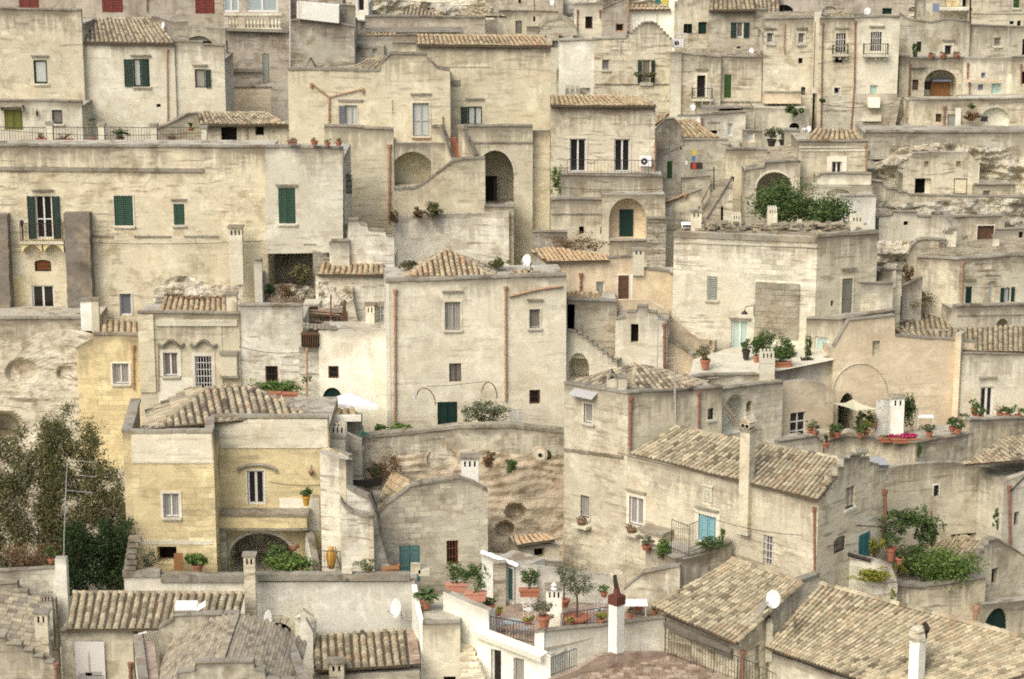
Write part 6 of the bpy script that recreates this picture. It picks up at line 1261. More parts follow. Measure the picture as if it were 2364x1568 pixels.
# brown roof terrace at the bottom edge
H = Hm('red_paved_roof', 'red brown paved roof with curved rim at the bottom edge', 'roof terrace', 1450, 1568, 93)
slabs(H, [(1270, 1640, 90.6), (1760, 1640, 90.6), (1590, 1512, 96.5), (1375, 1515, 96.5)], 'tile_brown', .34, .3)
slope_wall(H, 'terracotta_floor', [(1268, 1572), (1330, 1548), (1388, 1512), (1440, 1508), (1500, 1505), (1542, 1508)], 93.6, 96.3, .9, .25, 'roof_rim', False)
mb = MB(); rail(mb, [P(1272, 1562, 93.5), P(1330, 1540, 94.6)], .9, .14); mb.build('railing', H)
mb = MB(); rail(mb, [P(1543, 1512, 96.5), P(1750, 1590, 92.6)], 1.15, .17); mb.build('railing', H); mb = MB(); rail(mb, [P(1752, 1592, 92.5), P(1790, 1610, 91.8)], 1.1, .17); mb.build('railing', H)
f = wall(H, 'cream', (1545, 1478, 97.4), (1745, 1530, 94.8), 1640, d=.5, rl=.05, cop=False)
def stp(x0, y0, x1, y1, n):
    """stair shaped outline from (x0,y0) to (x1,y1) with n treads"""
    o = []
    for i in range(n):
        xa = x0+(x1-x0)*i/n; xb = x0+(x1-x0)*(i+1)/n; yy = y0+(y1-y0)*(i+(1 if y1 < y0 else 0))/n
        o += [(xa+.2, yy), (xb-.2, yy)]
    return o
# ================================================================= TOWER AND LONG TILED HOUSE
H = Hm('corner_tower_house', 'tall stone corner house with domed tile roof and long tiled wing with turquoise door', 'house', 1450, 1330, 105)
A_, B_ = (1303, 884, 108.7), (1450, 908, 106.1)
fL = wall(H, 'ashlar', A_, B_, 1320, d=4, rl=.1, cop=.12, ext=2, op=[('L', 1348, 932, 1369, 976, {'t': .06, 'tm': 'wtrim', 'one': 1, 's': 1, 'ft': .05}), ('L', 1341, 1144, 1361, 1194, {'t': .06, 'one': 1, 's': 1, 'c': 'greypaint'})])
fR = wall(H, 'cream', (1450, 908, 106.1), (1668, 895, 108.5), 1100, d=4, rl=.1, cop=.12, ext=.5, op=[('B', 1634, 943, 1648, 968, {'p': 'laced', 's': 1})])
ledge(H, fL, 1303, 1440, 1034, 1052, .12, .1); 
mb = MB(); u, z = fL.uv(1353, 908); mb.hexa([fL.w(u-.75, z-.12, .5), fL.w(u+.75, z-.12, .5), fL.w(u+.75, z+.12, 0), fL.w(u-.75, z+.12, 0), fL.w(u-.75, z-.09, .5), fL.w(u+.75, z-.09, .5), fL.w(u+.75, z+.16, 0), fL.w(u-.75, z+.16, 0)], 'metal'); mb.build('awning', H)
ap = (1468, 840, 110.3)
tiles(H, [(1332, 880, 108.9), (1458, 908, 106.6), ap], 'tile', sx=.3, ridge=[((1332, 879, 109), ap), ((1456, 906, 106.7), ap)]); tiles(H, [(1456, 906, 106.7), (1600, 896, 107.6), ap], 'tile', sx=.3, ridge=[((1600, 894, 107.7), ap)]); tiles(H, [(1600, 894, 107.7), (1640, 880, 112), ap], 'tile', sx=.3)
chimney(H, 1413, 858, 912, 24, 107.2, 'cream', 'gable', depth=.5); chimney(H, 1437, 868, 920, 20, 106.6, 'tan', 'plain')
pipe(H, fR, [(1454, 915), (1453, 1040)], 'redpipe', .1); pipe(H, fR, [(1612, 902), (1612, 990)], 'redpipe', .08)
pipe(H, fR, [(1557, 890), (1557, 980)], 'whitepipe', .03, 'cable_pipe', False)
fW = Fr((1427, 1047, 106.5), (1887, 1152, 99)); 
fW = wall(H, 'ashlar', (1427, 1047, 106.5), (1887, 1152, 99), 1345, d=5, rl=.02, cop=.1, ext=2, copw=.1, op=[
    ('L', 1453, 1148, 1486, 1212, {'t': .16, 'tm': 'wtrim', 's': 1, 'h': .3, 'ft': .07}), ('D', 1613, 1190, 1653, 1252, {'c': 'bluedoor', 't': .22, 'tm': 'wtrim', 'h': .3, 'dp': .14, 'lb': 'turquoise double door'}),
    ('B', 1762, 1238, 1796, 1308, {'p': 'laced', 'bc': 'whitepaint', 'c': 'trim'})])
tiles(H, [(1455, 1046, 106.0), (1890, 1153, 98.7), (1958, 1063, 101.0), (1557, 985, 106.5)], 'tile_grey', sx=.24, sy=.34, ridge=[((1557, 984, 106.6), (1960, 1062, 101.0))])
fG = wall(H, 'cream', (1888, 1155, 98.9), (2046, 1098, 103.4), 1290, d=2.5, rl=.2, cop=.1, ext=1.5, top=stp(1890, 1165, 1962, 1060, 5)+[(1962, 1052), (1985, 1050)]+stp(1985, 1058, 2046, 1102, 3), op=[('L', 1952, 1124, 1973, 1172, {'c': 'greydoor', 'p': 'laced', 's': 1, 'ft': .04}), ('B', 1925, 1238, 1952, 1275, {'arc': .3}), ('D', 1982, 1232, 2008, 1290, {'c': 'teal', 'dp': .1})])
mb = MB(); a = P(1720, 1040, 101.2); zt = a.z; zb = P(1730, 1228, 101).z; t_, n_ = fW.t, fW.n; u0 = fW.uv(1714, 1120)[0]; u1 = fW.uv(1736, 1120)[0]
fW.bx(mb, u0, u1, zb, zt+.9, -.2, .3, 'ashlar'); ob = mb.build('chimney', H); mb = MB(); fW.bx(mb, u0-.06, u1+.06, zt+.9, zt+1.0, -.25, .36, 'coping'); 
for q in (.28, .72): 
    uu = u0+(u1-u0)*q; c = fW.w(uu, zt+1.2, .3); mb.tube([fW.w(uu, zt+1.18, .33), fW.w(uu, zt+1.18, -.2)], .15, 'tan', 10); mb.tube([fW.w(uu, zt+1.18, .345), fW.w(uu, zt+1.18, .3)], .1, 'hole', 8)
mb.mesh([fW.w(u0, zt+1.35, .3), fW.w(u1, zt+1.35, .3), fW.w((u0+u1)/2, zt+1.75, .3), fW.w(u0, zt+1.35, -.3), fW.w(u1, zt+1.35, -.3), fW.w((u0+u1)/2, zt+1.75, -.3)], [(0, 1, 2), (3, 5, 4), (0, 2, 5, 3), (1, 4, 5, 2), (0, 3, 4, 1)], 'tan'); mb.build('chimney_cap', ob)
mb = MB(); fW.bx(mb, u0-.03, u1+.03, zb-.25, zb, -.1, .32, 'trim'); mb.build('chimney_corbel', H)
mb = MB(); u, z = fW.uv(1634, 1141); fW.bx(mb, u-.28, u+.28, z-.35, z+.4, 0, .06, 'trim'); fW.bx(mb, u-.14, u+.14, z-.2, z+.22, .06, .1, 'tan'); fW.bx(mb, u-.34, u+.34, z+.4, z+.48, 0, .12, 'trim'); mb.build('carved_shield', H)
pipe(H, fW, [(1882, 1170), (1883, 1345)][::1], 'redpipe', .07); pipe(H, fG, [(2040, 1130), (2040, 1250)], 'redpipe', .1)
chimney(H, 1990, 1045, 1090, 20, 102.0, 'tan', 'slot')
for (x, y, f_, lb) in ((1465, 1226, fW, 'wicker basket on the sill of the tall window left of the turquoise door'), (1350, 1208, fL, 'wicker basket on the sill of the lower tower window')):
    u, z = f_.uv(x, y); o = f_.w(u, z, .3); t = thing('basket', lb, 'basket', o); mb = MB(); f_.bx(mb, u-.45, u+.45, z-.16, z-.02, 0, .5, 'trim'); mb.build('shelf', t); mb = MB(); mb.lathe(o+Vector((0, 0, -.02)), [(.16, 0), (.24, .2), (.22, .22), (.05, .3)], 'basket', 10); leaves(mb, o+Vector((0, 0, .35)), (.3, .2, .14), 120, .04, 'leaf_brown'); mb.build('basket_body', t)
# door landing with railings, plants
f = wall(H, 'cream', (1490, 1258, 101.8), (1560, 1290, 99.8), 1420, d=2, rl=.1, cop=.08, ext=.5, name='landing_wall')
f = wall(H, 'rubble', (1570, 1290, 100.2), (1690, 1250, 101.6), 1350, d=1.2, rl=.1, cop=.12, ext=1, name='landing_wall')
f = wall(H, 'cream', (1455, 1335, 99.8), (1560, 1305, 99.2), 1420, d=.5, rl=.1, cop=.1, ext=1, top=[(1440, 1360), (1485, 1322), (1545, 1310), (1570, 1308)], name='stair_wall')
mb = MB(); rail(mb, [P(1550, 1268, 101.2), P(1590, 1285, 99.9)], 1.5, .17); mb.build('railing', H); mb = MB(); rail(mb, [P(1590, 1272, 100.4), P(1612, 1262, 101.2)], 1.3, .14); mb.build('railing', H)
mb = MB(); u0, z0 = fW.uv(1500, 1215); fW.bx(mb, u0, u0+1.4, z0-1.4, z0, .02, .8, 'tan'); fW.bx(mb, u0-.1, u0+1.5, z0, z0+.15, 0, .95, 'coping'); mb.build('stone_bin', H)
pot('potted_plant', 'terracotta bowl of herbs left of the landing railing', 1492, 1270, 101.4, .5, .25, 'bushy', .5, .7, n=200, leaf='leaf_olive')
bush('leafy_bush', 'bright green ferny bush beside the landing railing', 1535, 1268, 100.6, 24, 26, 1100, .06, 'leaf_bright'); bush('climber', 'climbing plant sprawling in front of the turquoise door', 1640, 1252, 101.0, 34, 12, 900, .06, 'leaf'); bush('climber', 'thin upright shoot of creeper right of the turquoise door', 1668, 1232, 101.2, 7, 18, 260, .05, 'leaf_bright')

# roofs in front
H = Hm('low_tiled_house', 'low house with weathered tile roof and dark beam shaded by its eave', 'house', 1650, 1500, 97)
tiles(H, [(1505, 1398, 98.6), (1700, 1484, 93.8), (1850, 1345, 96.2), (1690, 1290, 99.4)], 'tile_grey', sx=.23, sy=.34, ridge=[((1690, 1289, 99.4), (1850, 1344, 96.2)), ((1700, 1482, 93.8), (1850, 1345, 96.2))])
f = wall(H, 'tan', (1530, 1420, 98.3), (1700, 1492, 94.4), 1640, d=3, rl=.02, cop=False, ext=1, op=[('K', 1568, 1450, 1582, 1462, {'dp': .3})])
mb = MB(); u0, z0 = f.uv(1545, 1432); u1, z1 = f.uv(1700, 1497); mb.hexa([f.w(u0, z0-.25, .35), f.w(u1, z1-.45, .35), f.w(u1, z1-.45, 0), f.w(u0, z0-.25, 0), f.w(u0, z0, .4), f.w(u1, z1, .4), f.w(u1, z1, 0), f.w(u0, z0, 0)], 'dark'); mb.build('eave_beam', H)
f = wall(H, 'tan', (1700, 1486, 94.1), (1880, 1338, 97.3), 1640, d=.5, rl=.05, cop=.1, ext=1, top=[(1702, 1490), (1705, 1478), (1770, 1400), (1850, 1340), (1892, 1325)], op=[('K', 1744, 1490, 1756, 1530, {'dp': .2})])
chimney(H, 1775, 1425, 1500, 16, 95.0, 'tan', 'gable')
pipe(H, f, [(1712, 1500), (1712, 1600)], 'redpipe', .1)
dish('big white satellite dish at the corner between the two tile roofs', 1787, 1383, 94.8, 30, 46)
H = Hm('big_tiled_house', 'long low house with the largest tile roof filling the bottom right corner', 'house', 2100, 1568, 95)
tiles(H, [(1766, 1492, 95.0), (2150, 1622, 88.3), (2520, 1512, 87.2), (1895, 1348, 96.1)], 'tile_grey', sx=.225, sy=.32)
mb = MB(); ridgecap(mb, P(1895, 1347, 96.1), P(2520, 1511, 87.2), 'tile_grey', .17); mb.build('ridge_tiles', H)
f = wall(H, 'lcream', (1775, 1508, 95.2), (2120, 1625, 89.2), 1700, d=1, rl=.05, cop=.1, copw=.1, ext=.5)
mb = MB(); c_ = P(2112, 1600, 89.6); zt = P(2112, 1474, 89.6).z-c_.z; cc = [c_+Vector(q) for q in ((-.33, -.05, 0), (.02, -.38, 0), (.38, -.02, 0), (.02, .32, 0))]; mb.hexa(cc+[q+Vector((0, 0, zt)) for q in cc], 'pure'); ob = mb.build('chimney', H)
mb = MB(); tc = c_+Vector((0, 0, zt)); mb.lathe(tc, [(.42, 0), (.4, .12), (.34, .4), (.22, .55)], 'tan', 8); mb.tube([tc+Vector((.3, -.1, .1)), tc+Vector((.42, -.1, .45)), tc+Vector((.25, -.1, .75))], .12, 'iron', 5); mb.build('chimney_cowl', ob)
mb = MB(); leaves(mb, P(2010, 1440, 94.0), (.25, .25, .15), 120, .06, 'leaf_brown'); mb.build('roof_weeds', H); mb = MB(); leaves(mb, P(2055, 1420, 93.6), (.25, .25, .15), 120, .06, 'leaf_brown'); mb.build('roof_weeds', H)
H = Hm('white_yard_wall', 'pale plastered yard wall with trailing vine above the big tile roof', 'wall', 1960, 1340, 101)
f = wall(H, 'limewash', (1887, 1258, 101.5), (2062, 1320, 100.6), 1420, d=.5, rl=.05, cop=False, ext=2, top=[(1885, 1250), (1895, 1262), (1960, 1282), (2030, 1296), (2058, 1310), (2072, 1345)])
mb = MB(); mb.tube([f.w(*f.uv(1886, 1250), .1), f.w(*f.uv(1925, 1268), .1), f.w(*f.uv(2010, 1292), .1)], .1, 'iron', 5); mb.build('black_pipe', H)
f = wall(H, 'cream', (2065, 1345, 101.2), (2276, 1332, 102.2), 1470, d=2, rl=.2, cop=.12, ext=2, name='garden_parapet', top=[(2062, 1352), (2120, 1356), (2276, 1334)])
bush('vine', 'yellow green vine trailing over the pale yard wall', 2012, 1328, 100.3, 46, 17, 1600, .06, 'leaf_yellow', 'vine', ry=.3, trunk=False); bush('vine', 'short strand of vine hanging down toward the roof ridge', 2060, 1372, 100.6, 8, 20, 300, .05, 'leaf_yellow', 'vine', ry=.2, trunk=False)
bush('garden_bush', 'dense bright green garden bush behind the parapet', 2178, 1306, 102.8, 80, 44, 5600, .07, 'leaf_bright', ry=1.6); bush('garden_bush', 'darker green plants at the left of the small garden', 2108, 1288, 103.2, 44, 36, 2400, .06, 'leaf', ry=1.2); bush('garden_bush', 'yellow flowered shrub at the front corner of the small garden', 2078, 1305, 102.6, 18, 20, 500, .05, 'leaf_yellow')
H = Hm('pergola', 'sagging vine pergola above the teal door', 'pergola', 2080, 1250, 104); mb = MB(); mb.tube([P(1925, 1212, 102), P(2040, 1190, 103.5), P(2150, 1200, 105)], .03, 'iron', 4); mb.tube([P(1930, 1210, 101), P(2080, 1220, 102.6)], .025, 'iron', 4); mb.tube([P(2151, 1262, 104.5), P(2151, 1180, 104.5)], .06, 'wood', 5); mb.tube([P(2040, 1262, 103.2), P(2040, 1190, 103.2)], .05, 'wood', 5); mb.build('pergola_wires', H)
mb = MB(); leaves(mb, P(2015, 1185, 103.4), (1.3, .7, .35), 1300, .07, 'leaf_bright'); leaves(mb, P(2095, 1198, 104), (1.5, .7, .45), 2000, .07, 'leaf'); leaves(mb, P(2140, 1222, 104.4), (.6, .5, 1.1), 1800, .07, 'leaf'); leaves(mb, P(2060, 1222, 103), (.9, .4, .5), 500, .07, 'leaf'); mb.build('vine_leaves', H)
mb = MB(); a = [P(1972, 1212, 101.6), P(2034, 1196, 103.0), P(2034, 1186, 103.6), P(1972, 1202, 102.3)]; mb.face(a, 'metal'); mb.face([q-Vector((0, 0, .05)) for q in a][::-1], 'metal'); t = thing('door_canopy', 'grey metal canopy over the teal door', 'canopy', a[0]); mb.build('canopy_sheet', t)
pot('potted_plant', 'tall pot with drooping plant in the yard below the pergola', 2056, 1295, 102.4, .5, .7, 'bushy', .7, .9, n=320, leaf='leaf'); pot('potted_plant', 'terracotta pot at the right end of the pale yard wall', 2076, 1302, 101.7, .4, .3, 'bushy', .2, .35, n=60); bush('garden_bush', 'yellow green shrub in front of the teal shutters', 2022, 1262, 102.4, 24, 22, 700, .06, 'leaf_yellow')
H = Hm('garden_tiled_house', 'small gabled house with mossy tile roof behind the garden bush', 'house', 2290, 1450, 104)
tiles(H, [(2060, 1275, 107.4), (2228, 1312, 103.4), (2282, 1250, 107.4), (2110, 1215, 112)], 'tile', sx=.27, sy=.36, ridge=[((2110, 1214, 112), (2282, 1249, 107.4))])
f = wall(H, 'cream', (2230, 1318, 103.0), (2420, 1270, 106), 1470, d=3, rl=.1, cop=.1, ext=2, top=stp(2230, 1325, 2292, 1248, 6)+[(2292, 1246), (2304, 1246), (2390, 1300), (2420, 1320)], op=[('K', 2289, 1312, 2305, 1350, {'dp': .35})])
f2 = wall(H, 'cream', (2268, 1395, 101.5), (2420, 1380, 103.5), 1480, d=2, rl=.1, cop=False, ext=2, op=[('D', 2271, 1405, 2328, 1500, {'arc': .5, 'c': 'green', 'dp': .3})])
pot('clay_urn', 'tall clay urn standing on a ledge by the arched dark green door', 2252, 1432, 101, .35, .7, 'none', .1, cat='urn', mat='pipe')

# houses above the garden
H = Hm('weathered_right_house', 'blotchy cream house front with tiny white framed window below the flower terrace', 'house', 2200, 1250, 108)
f = wall(H, 'cream', (2046, 1092, 108), (2340, 1050, 109.5), 1300, d=3, rl=.1, cop=False, ext=2, top=[(2046, 1080), (2120, 1070), (2200, 1066), (2340, 1095)], op=[('B', 2155, 1120, 2167, 1146, {'t': .07, 'tm': 'wtrim'}), ('K', 2195, 1232, 2255, 1246, {'dp': .5})])
f = wall(H, 'lcream', (2318, 1110, 107.3), (2430, 1070, 108.6), 1330, d=3, rl=.05, cop=False, op=[('K', 2341, 1182, 2353, 1215, {'dp': .3})])
pipe(H, f, [(2328, 1120), (2330, 1262)], 'redpipe', .09); pipe(H, f, [(2364, 1100), (2345, 1118), (2330, 1135)], 'iron', .05, hopper=False)
tiles(H, [(2225, 1072, 107.4), (2420, 1058, 108), (2420, 1005, 112), (2322, 1010, 112)], 'tile', sx=.28, ridge=[])
bush('climber', 'thin green creeper climbing the wall below the right tile roof', 2298, 1200, 106.4, 10, 28, 420, .05, 'leaf', trunk=False, ry=.3)
mb = MB(); a = [P(1998, 1074, 103.2), P(2056, 1074, 103.8), P(2040, 1056, 105.2), P(2012, 1053, 105)]; mb.face(a, 'metal'); mb.face([q-Vector((0, 0, .06)) for q in a][::-1], 'metal'); t = thing('shed_roof', 'small grey metal lean-to roof behind the stepped gable', 'shed roof', a[0]); mb.build('roof_sheet', t); mb = MB(); fS = Fr((2000, 1078, 103.6), (2052, 1078, 104)); u1 = fS.len; fS.bx(mb, 0, u1, fS.za-.8, fS.za-.02, -1, 0, 'grey'); mb.build('shed_wall', t)

# ================================================================= FLOWER TERRACE
H = Hm('flower_terrace', 'curving stone terrace wall crowded with flower pots', 'terrace', 2060, 1060, 110)
f = wall(H, 'cream', (1900, 1020, 110.2), (2022, 1012, 110.5), 1100, d=2.5, rl=.02, cop=.08, top=[(1900, 1020), (1955, 1006), (2022, 1012)])
f = wall(H, 'cream', (2022, 1014, 110.4), (2115, 1022, 108.8), 1110, d=2.5, rl=.1, cop=.1)
f = wall(H, 'cream', (2115, 1022, 108.8), (2245, 1000, 111), 1110, d=2.5, rl=.1, cop=.1)
f = wall(H, 'cream', (2235, 980, 110.8), (2420, 958, 114), 1100, d=2.5, rl=.1, cop=.1, top=[(2238, 970), (2380, 966), (2420, 966)])
f = wall(H, 'lcream', (1795, 1004, 109), (1900, 1000, 110), 1080, d=2.5, rl=.1, cop=.08, top=[(1795, 1020), (1880, 1008), (1900, 1022)])
H = Hm('rounded_yellow_house', 'large golden house with blind arch, arched doorway and cream shade sail', 'house', 1950, 1010, 113.5)
f = wall(H, 'peach', (1812, 890, 112.2), (1925, 880, 113.4), 1020, d=3, rl=.05, cop=False, top=[(1806, 883), (1860, 878), (1900, 884), (1925, 910)], op=[('G', 1824, 952, 1860, 1010, {'ft': .05, 'bar': [.25, .62]}), ])
f = wall(H, 'peach', (1920, 790, 114.2), (2250, 775, 115.4), 1020, d=4, rl=.2, cop=.08, top=[(1925, 800), (1960, 740), (2065, 728), (2066, 775), (2250, 790)], op=[('K', 2014, 787, 2031, 822, {'dp': .25, 'm': 'tan'}), ('A', 1932, 907, 1976, 1025, {'arc': .3, 'dp': 3.4, 'm': 'tan', 'ring': .0})])
mb = MB(); pts = []
for i in range(15): a = math.pi*i/14; u, z = f.uv(1985-math.cos(a)*62, 905-math.sin(a)*66); pts.append(f.w(u, z, .03))
mb.tube(pts, .035, 'tan', 4); mb.build('blind_arch', H)
wall(H, 'lcream', (1790, 838, 113.2), (1960, 805, 115.2), 900, d=3, rl=.15, cop=.1, top=[(1788, 848), (1812, 850), (1940, 822)])
wall(H, 'peach', (2200, 812, 114.9), (2222, 812, 114.7), 1010, d=1, rl=.05, cop=False, name='pilaster', top=[(2206, 770), (2220, 770)])
f = wall(H, 'lcream', (2222, 815, 115.0), (2420, 818, 115.8), 985, d=3, rl=.02, cop=.06, op=[('G', 2262, 893, 2293, 964, {'h': .5, 'ft': .1, 'door': 1})])
tiles(H, [(2112, 806, 115.4), (2210, 806, 115.4), (2230, 762, 118.6), (2066, 762, 118.6)], 'tile_grey', sx=.28); tiles(H, [(2064, 764, 119.2), (2250, 768, 119.2), (2225, 705, 123.6), (2066, 712, 123)], 'tile', sx=.28, ridge=[((2066, 712, 123), (2225, 705, 123.6))])
tiles(H, [(2222, 810, 115.2), (2420, 812, 115.8), (2420, 752, 119.8), (2222, 756, 119.2)], 'tile_grey', sx=.28)
f = wall(H, 'pure', (2040, 925, 111.8), (2086, 925, 112.2), 1020, d=.8, rl=.02, cop=False, op=[('L', 2027 + 16, 930, 2056, 945, {'one': 1})] if 0 else [])
chimney(H, 2070, 920, 1010, 30, 111.0, 'pure', 'slot')
mb = MB(); u, z = f.uv(2030, 925); mb.box(P(2027, 1000, 112.6), Vector((.5, 0, 0)), Vector((0, .05, 0)), Vector((0, 0, 1.65)), 'laceb'); mb.build('glazed_panel', H); mb = MB(); mb.box(P(2038, 1012, 112.3), Vector((.12, 0, 0)), Vector((0, .5, 0)), Vector((0, 0, 2.0)), 'bluegrey'); mb.build('blue_door_edge', H)
c = [P(1922, 931, 111.6), P(1978, 949, 110.6), P(2030, 945, 110.6), P(1968, 922, 114)]; t = thing('shade_sail', 'cream triangular shade sail stretched before the arched doorway', 'shade sail', c[0]); mb = MB(); cen = sum(c, Vector())/4-Vector((0, 0, .15)); m = [c[i].lerp(c[(i+1) % 4], .5).lerp(cen, .22) for i in range(4)]
for i in range(4):
    for tri in ((c[i], m[i], cen), (m[i], c[(i+1) % 4], cen)): mb.face(tri, 'sail'); mb.face([q-Vector((0, 0, .012)) for q in tri][::-1], 'sail')
mb.build('sail_cloth', t); mb = MB(); mb.tube([c[0], P(1905, 931, 113.2)], .012, 'iron', 3); mb.tube([c[2], P(2034, 940, 112.4)], .012, 'iron', 3); mb.tube([c[3], P(1966, 905, 114.3)], .012, 'iron', 3); mb.build('sail_ropes', t)
bush('climber', 'dense climbing vine over the right edge of the white chimney block', 2098, 945, 111.9, 17, 42, 1300, .07, 'leaf', trunk=False, ry=.4)
bush('climber', 'dark climber hanging down the pillar under the shade sail', 1984, 975, 112.2, 9, 34, 700, .06, 'leaf', trunk=False, ry=.3)
bush('climber', 'strand of ivy hanging over the flower terrace wall', 2123, 1035, 108.4, 9, 24, 420, .06, 'leaf', trunk=False, ry=.25)
PL = [(1871, 1000, 110.8, 'bushy', 'leaf_bright', 'small round plant right of the grid window', 90), (1882, 1008, 110.2, 'bushy', 'leaf_olive', 'greyish shrub in a pot below the grid window wall', 200), (1907, 1035, 109.6, 'spiky', 'leaf', 'agave at the lower left of the flower terrace', 90), (1921, 1012, 109.9, 'bushy', 'leaf', 'dark shrub left of the terracotta pot with red blooms', 260), (1933, 1010, 109.9, 'bushy', 'leaf', 'terracotta pot with leafy plant and red blooms', 260),
      (2000, 1005, 110.2, 'bushy', 'leaf_bright', 'broad green pot plant before the blue door edge', 220), (1985, 1010, 110.0, 'bushy', 'leaf', 'row pot at the middle of the terrace coping', 160), (2000, 985, 112.4, 'bushy', 'leaf', 'upper potted shrub behind the shade sail', 160), (2014, 988, 112.2, 'bushy', 'leaf_dry', 'reddish potted shrub by the glazed panel', 160),
      (2145, 1010, 109.6, 'bushy', 'leaf_olive', 'wide grey green pot on the right stretch of terrace wall', 260), (2198, 998, 110.4, 'bushy', 'leaf', 'large green pot plant on the right bend of the terrace', 300), (2212, 1002, 110.2, 'bushy', 'leaf', 'terracotta pot right beside the bend of the terrace', 220), (2228, 985, 111.4, 'bushy', 'leaf_dry', 'small yellowing pot plant at the corner of the right terrace', 140),
      (2248, 955, 113, 'bushy', 'leaf_bright', 'light green plant left of the french door', 130), (2250, 960, 112.8, 'bushy', 'leaf', 'small pot on the brown box left of the french door', 90), (2262, 972, 112.4, 'bushy', 'leaf', 'round dark bush at the foot of the french door', 240), (2325, 968, 112.8, 'bushy', 'leaf', 'bushy pot right of the french door', 240), (2308, 966, 113.2, 'dry', 'leaf', 'thin dry stems just right of the french door', 60), (2350, 970, 113, 'bushy', 'leaf', 'small planter at the far right of the terrace', 120)]
for i, (x, y, Y, k_, lf, lb, n_) in enumerate(PL): pot('potted_plant', lb, x, y, Y, .38, .3, k_, .5, .62, n=n_, leaf=lf, lsize=.055)
t = pot('flower_trough', 'terracotta trough of magenta flowers on the terrace wall', 2087, 1022, 109.2, 1.3, .25, 'bushy', .22, 1.2, n=300, leaf='petal', square=True); t = pot('flower_trough', 'terracotta trough left of the magenta flowers with a few shoots', 2052, 1020, 109.8, 1.0, .25, 'bushy', .12, .8, n=60, leaf='leaf', square=True)
o_ = P(2135, 992, 111.6); t = thing('garden_table', 'small white table beyond the magenta flowers', 'table', o_); mb = MB(); mb.box(o_+Vector((-.4, 0, .62)), Vector((.85, 0, 0)), Vector((0, .5, 0)), Vector((0, 0, .05)), 'canvas'); mb.build('table_top', t)
for a in (-.36, .4):
    for b in (.04, .45): mb = MB(); mb.tube([o_+Vector((a, b, 0)), o_+Vector((a, b, .62))], .02, 'whitepaint', 4); mb.build('leg', t)

# plaza level: terrace, white glazed doors, climbing plants
H = Hm('upper_courtyard', 'pale stone courtyard with parapets between the peach house and the stone block house', 'courtyard', 1700, 860, 114)
mb = MB(); mb.mesh([P(1590, 880, 111), P(1800, 856, 112.6), P(1950, 826, 114.5), P(1960, 790, 117.5), P(1690, 802, 117.5), P(1600, 830, 115)], [(0, 1, 2, 3, 4, 5)], 'lcream'); mb.build('paving', H)
f = wall(H, 'lcream', (1625, 866, 111.4), (1792, 864, 112.4), 960, d=.5, rl=.3, cop=.09, ext=.5); f = wall(H, 'cream', (1545, 885, 110.2), (1630, 868, 111.2), 960, d=.5, rl=.3, cop=.09, ext=.5)
chimney(H, 1771, 812, 875, 34, 111.9, 'lcream', 'crown')
f = wall(H, 'ashlar', (1665, 900, 109.4), (1808, 882, 111.4), 1030, d=2, rl=.1, cop=.1, op=[('A', 1668, 912, 1722, 1000, {'arc': .5, 'dp': 1.5, 'm': 'white'}), ('K', 1723, 925, 1737, 952, {'dp': .6, 'arc': .3})])
mb = MB(); mb.tube([P(1670, 930, 108.6), P(1700, 968, 108.2), P(1732, 992, 108.0), P(1760, 992, 108)], .04, 'wood', 5); mb.tube([P(1672, 950, 108.5), P(1700, 978, 108.2), P(1728, 1002, 108)], .03, 'wood', 5); t = thing('gnarled_vine', 'bare gnarled vine stems in front of the white arch', 'vine', P(1735, 1000, 108)); mb.build('stem', t)
pot('potted_plant', 'tall reddish shrub in a big terracotta pot on the courtyard', 1628, 851, 113.0, .55, .5, 'bushy', .9, .95, n=420, leaf='leaf_dry', lsize=.05)
pot('potted_plant', 'dark potted shrub at the foot of the open white door', 1722, 829, 114.6, .45, .5, 'bushy', .6, .5, n=240, mat='iron', leaf='leaf')
pot('potted_plant', 'terracotta pot with climber left of the crowned chimney', 1746, 838, 114.2, .35, .4, 'bushy', 1.2, .6, n=420, leaf='leaf')
pot('planter', 'wide terracotta planter right of the crowned chimney', 1805, 850, 113.3, .95, .35, 'bushy', .9, 1.3, n=900, leaf='leaf', square=True, cat='planter')
bush('climber', 'big dark green climber on the stone patch wall', 1765, 790, 115.4, 26, 36, 1500, .06, 'leaf', ry=.5); bush('climber', 'second mass of climber leaves beside the stone patch wall', 1808, 805, 115.0, 28, 30, 1500, .06, 'leaf', ry=.5)
bush('climber', 'narrow climber beside the mint green door', 1866, 800, 115.2, 11, 36, 700, .055, 'leaf', ry=.3)
pot('potted_plant', 'black trough under the climber by the mint door', 1865, 838, 114.5, .7, .2, 'bushy', .2, .6, n=60, mat='iron', square=True)

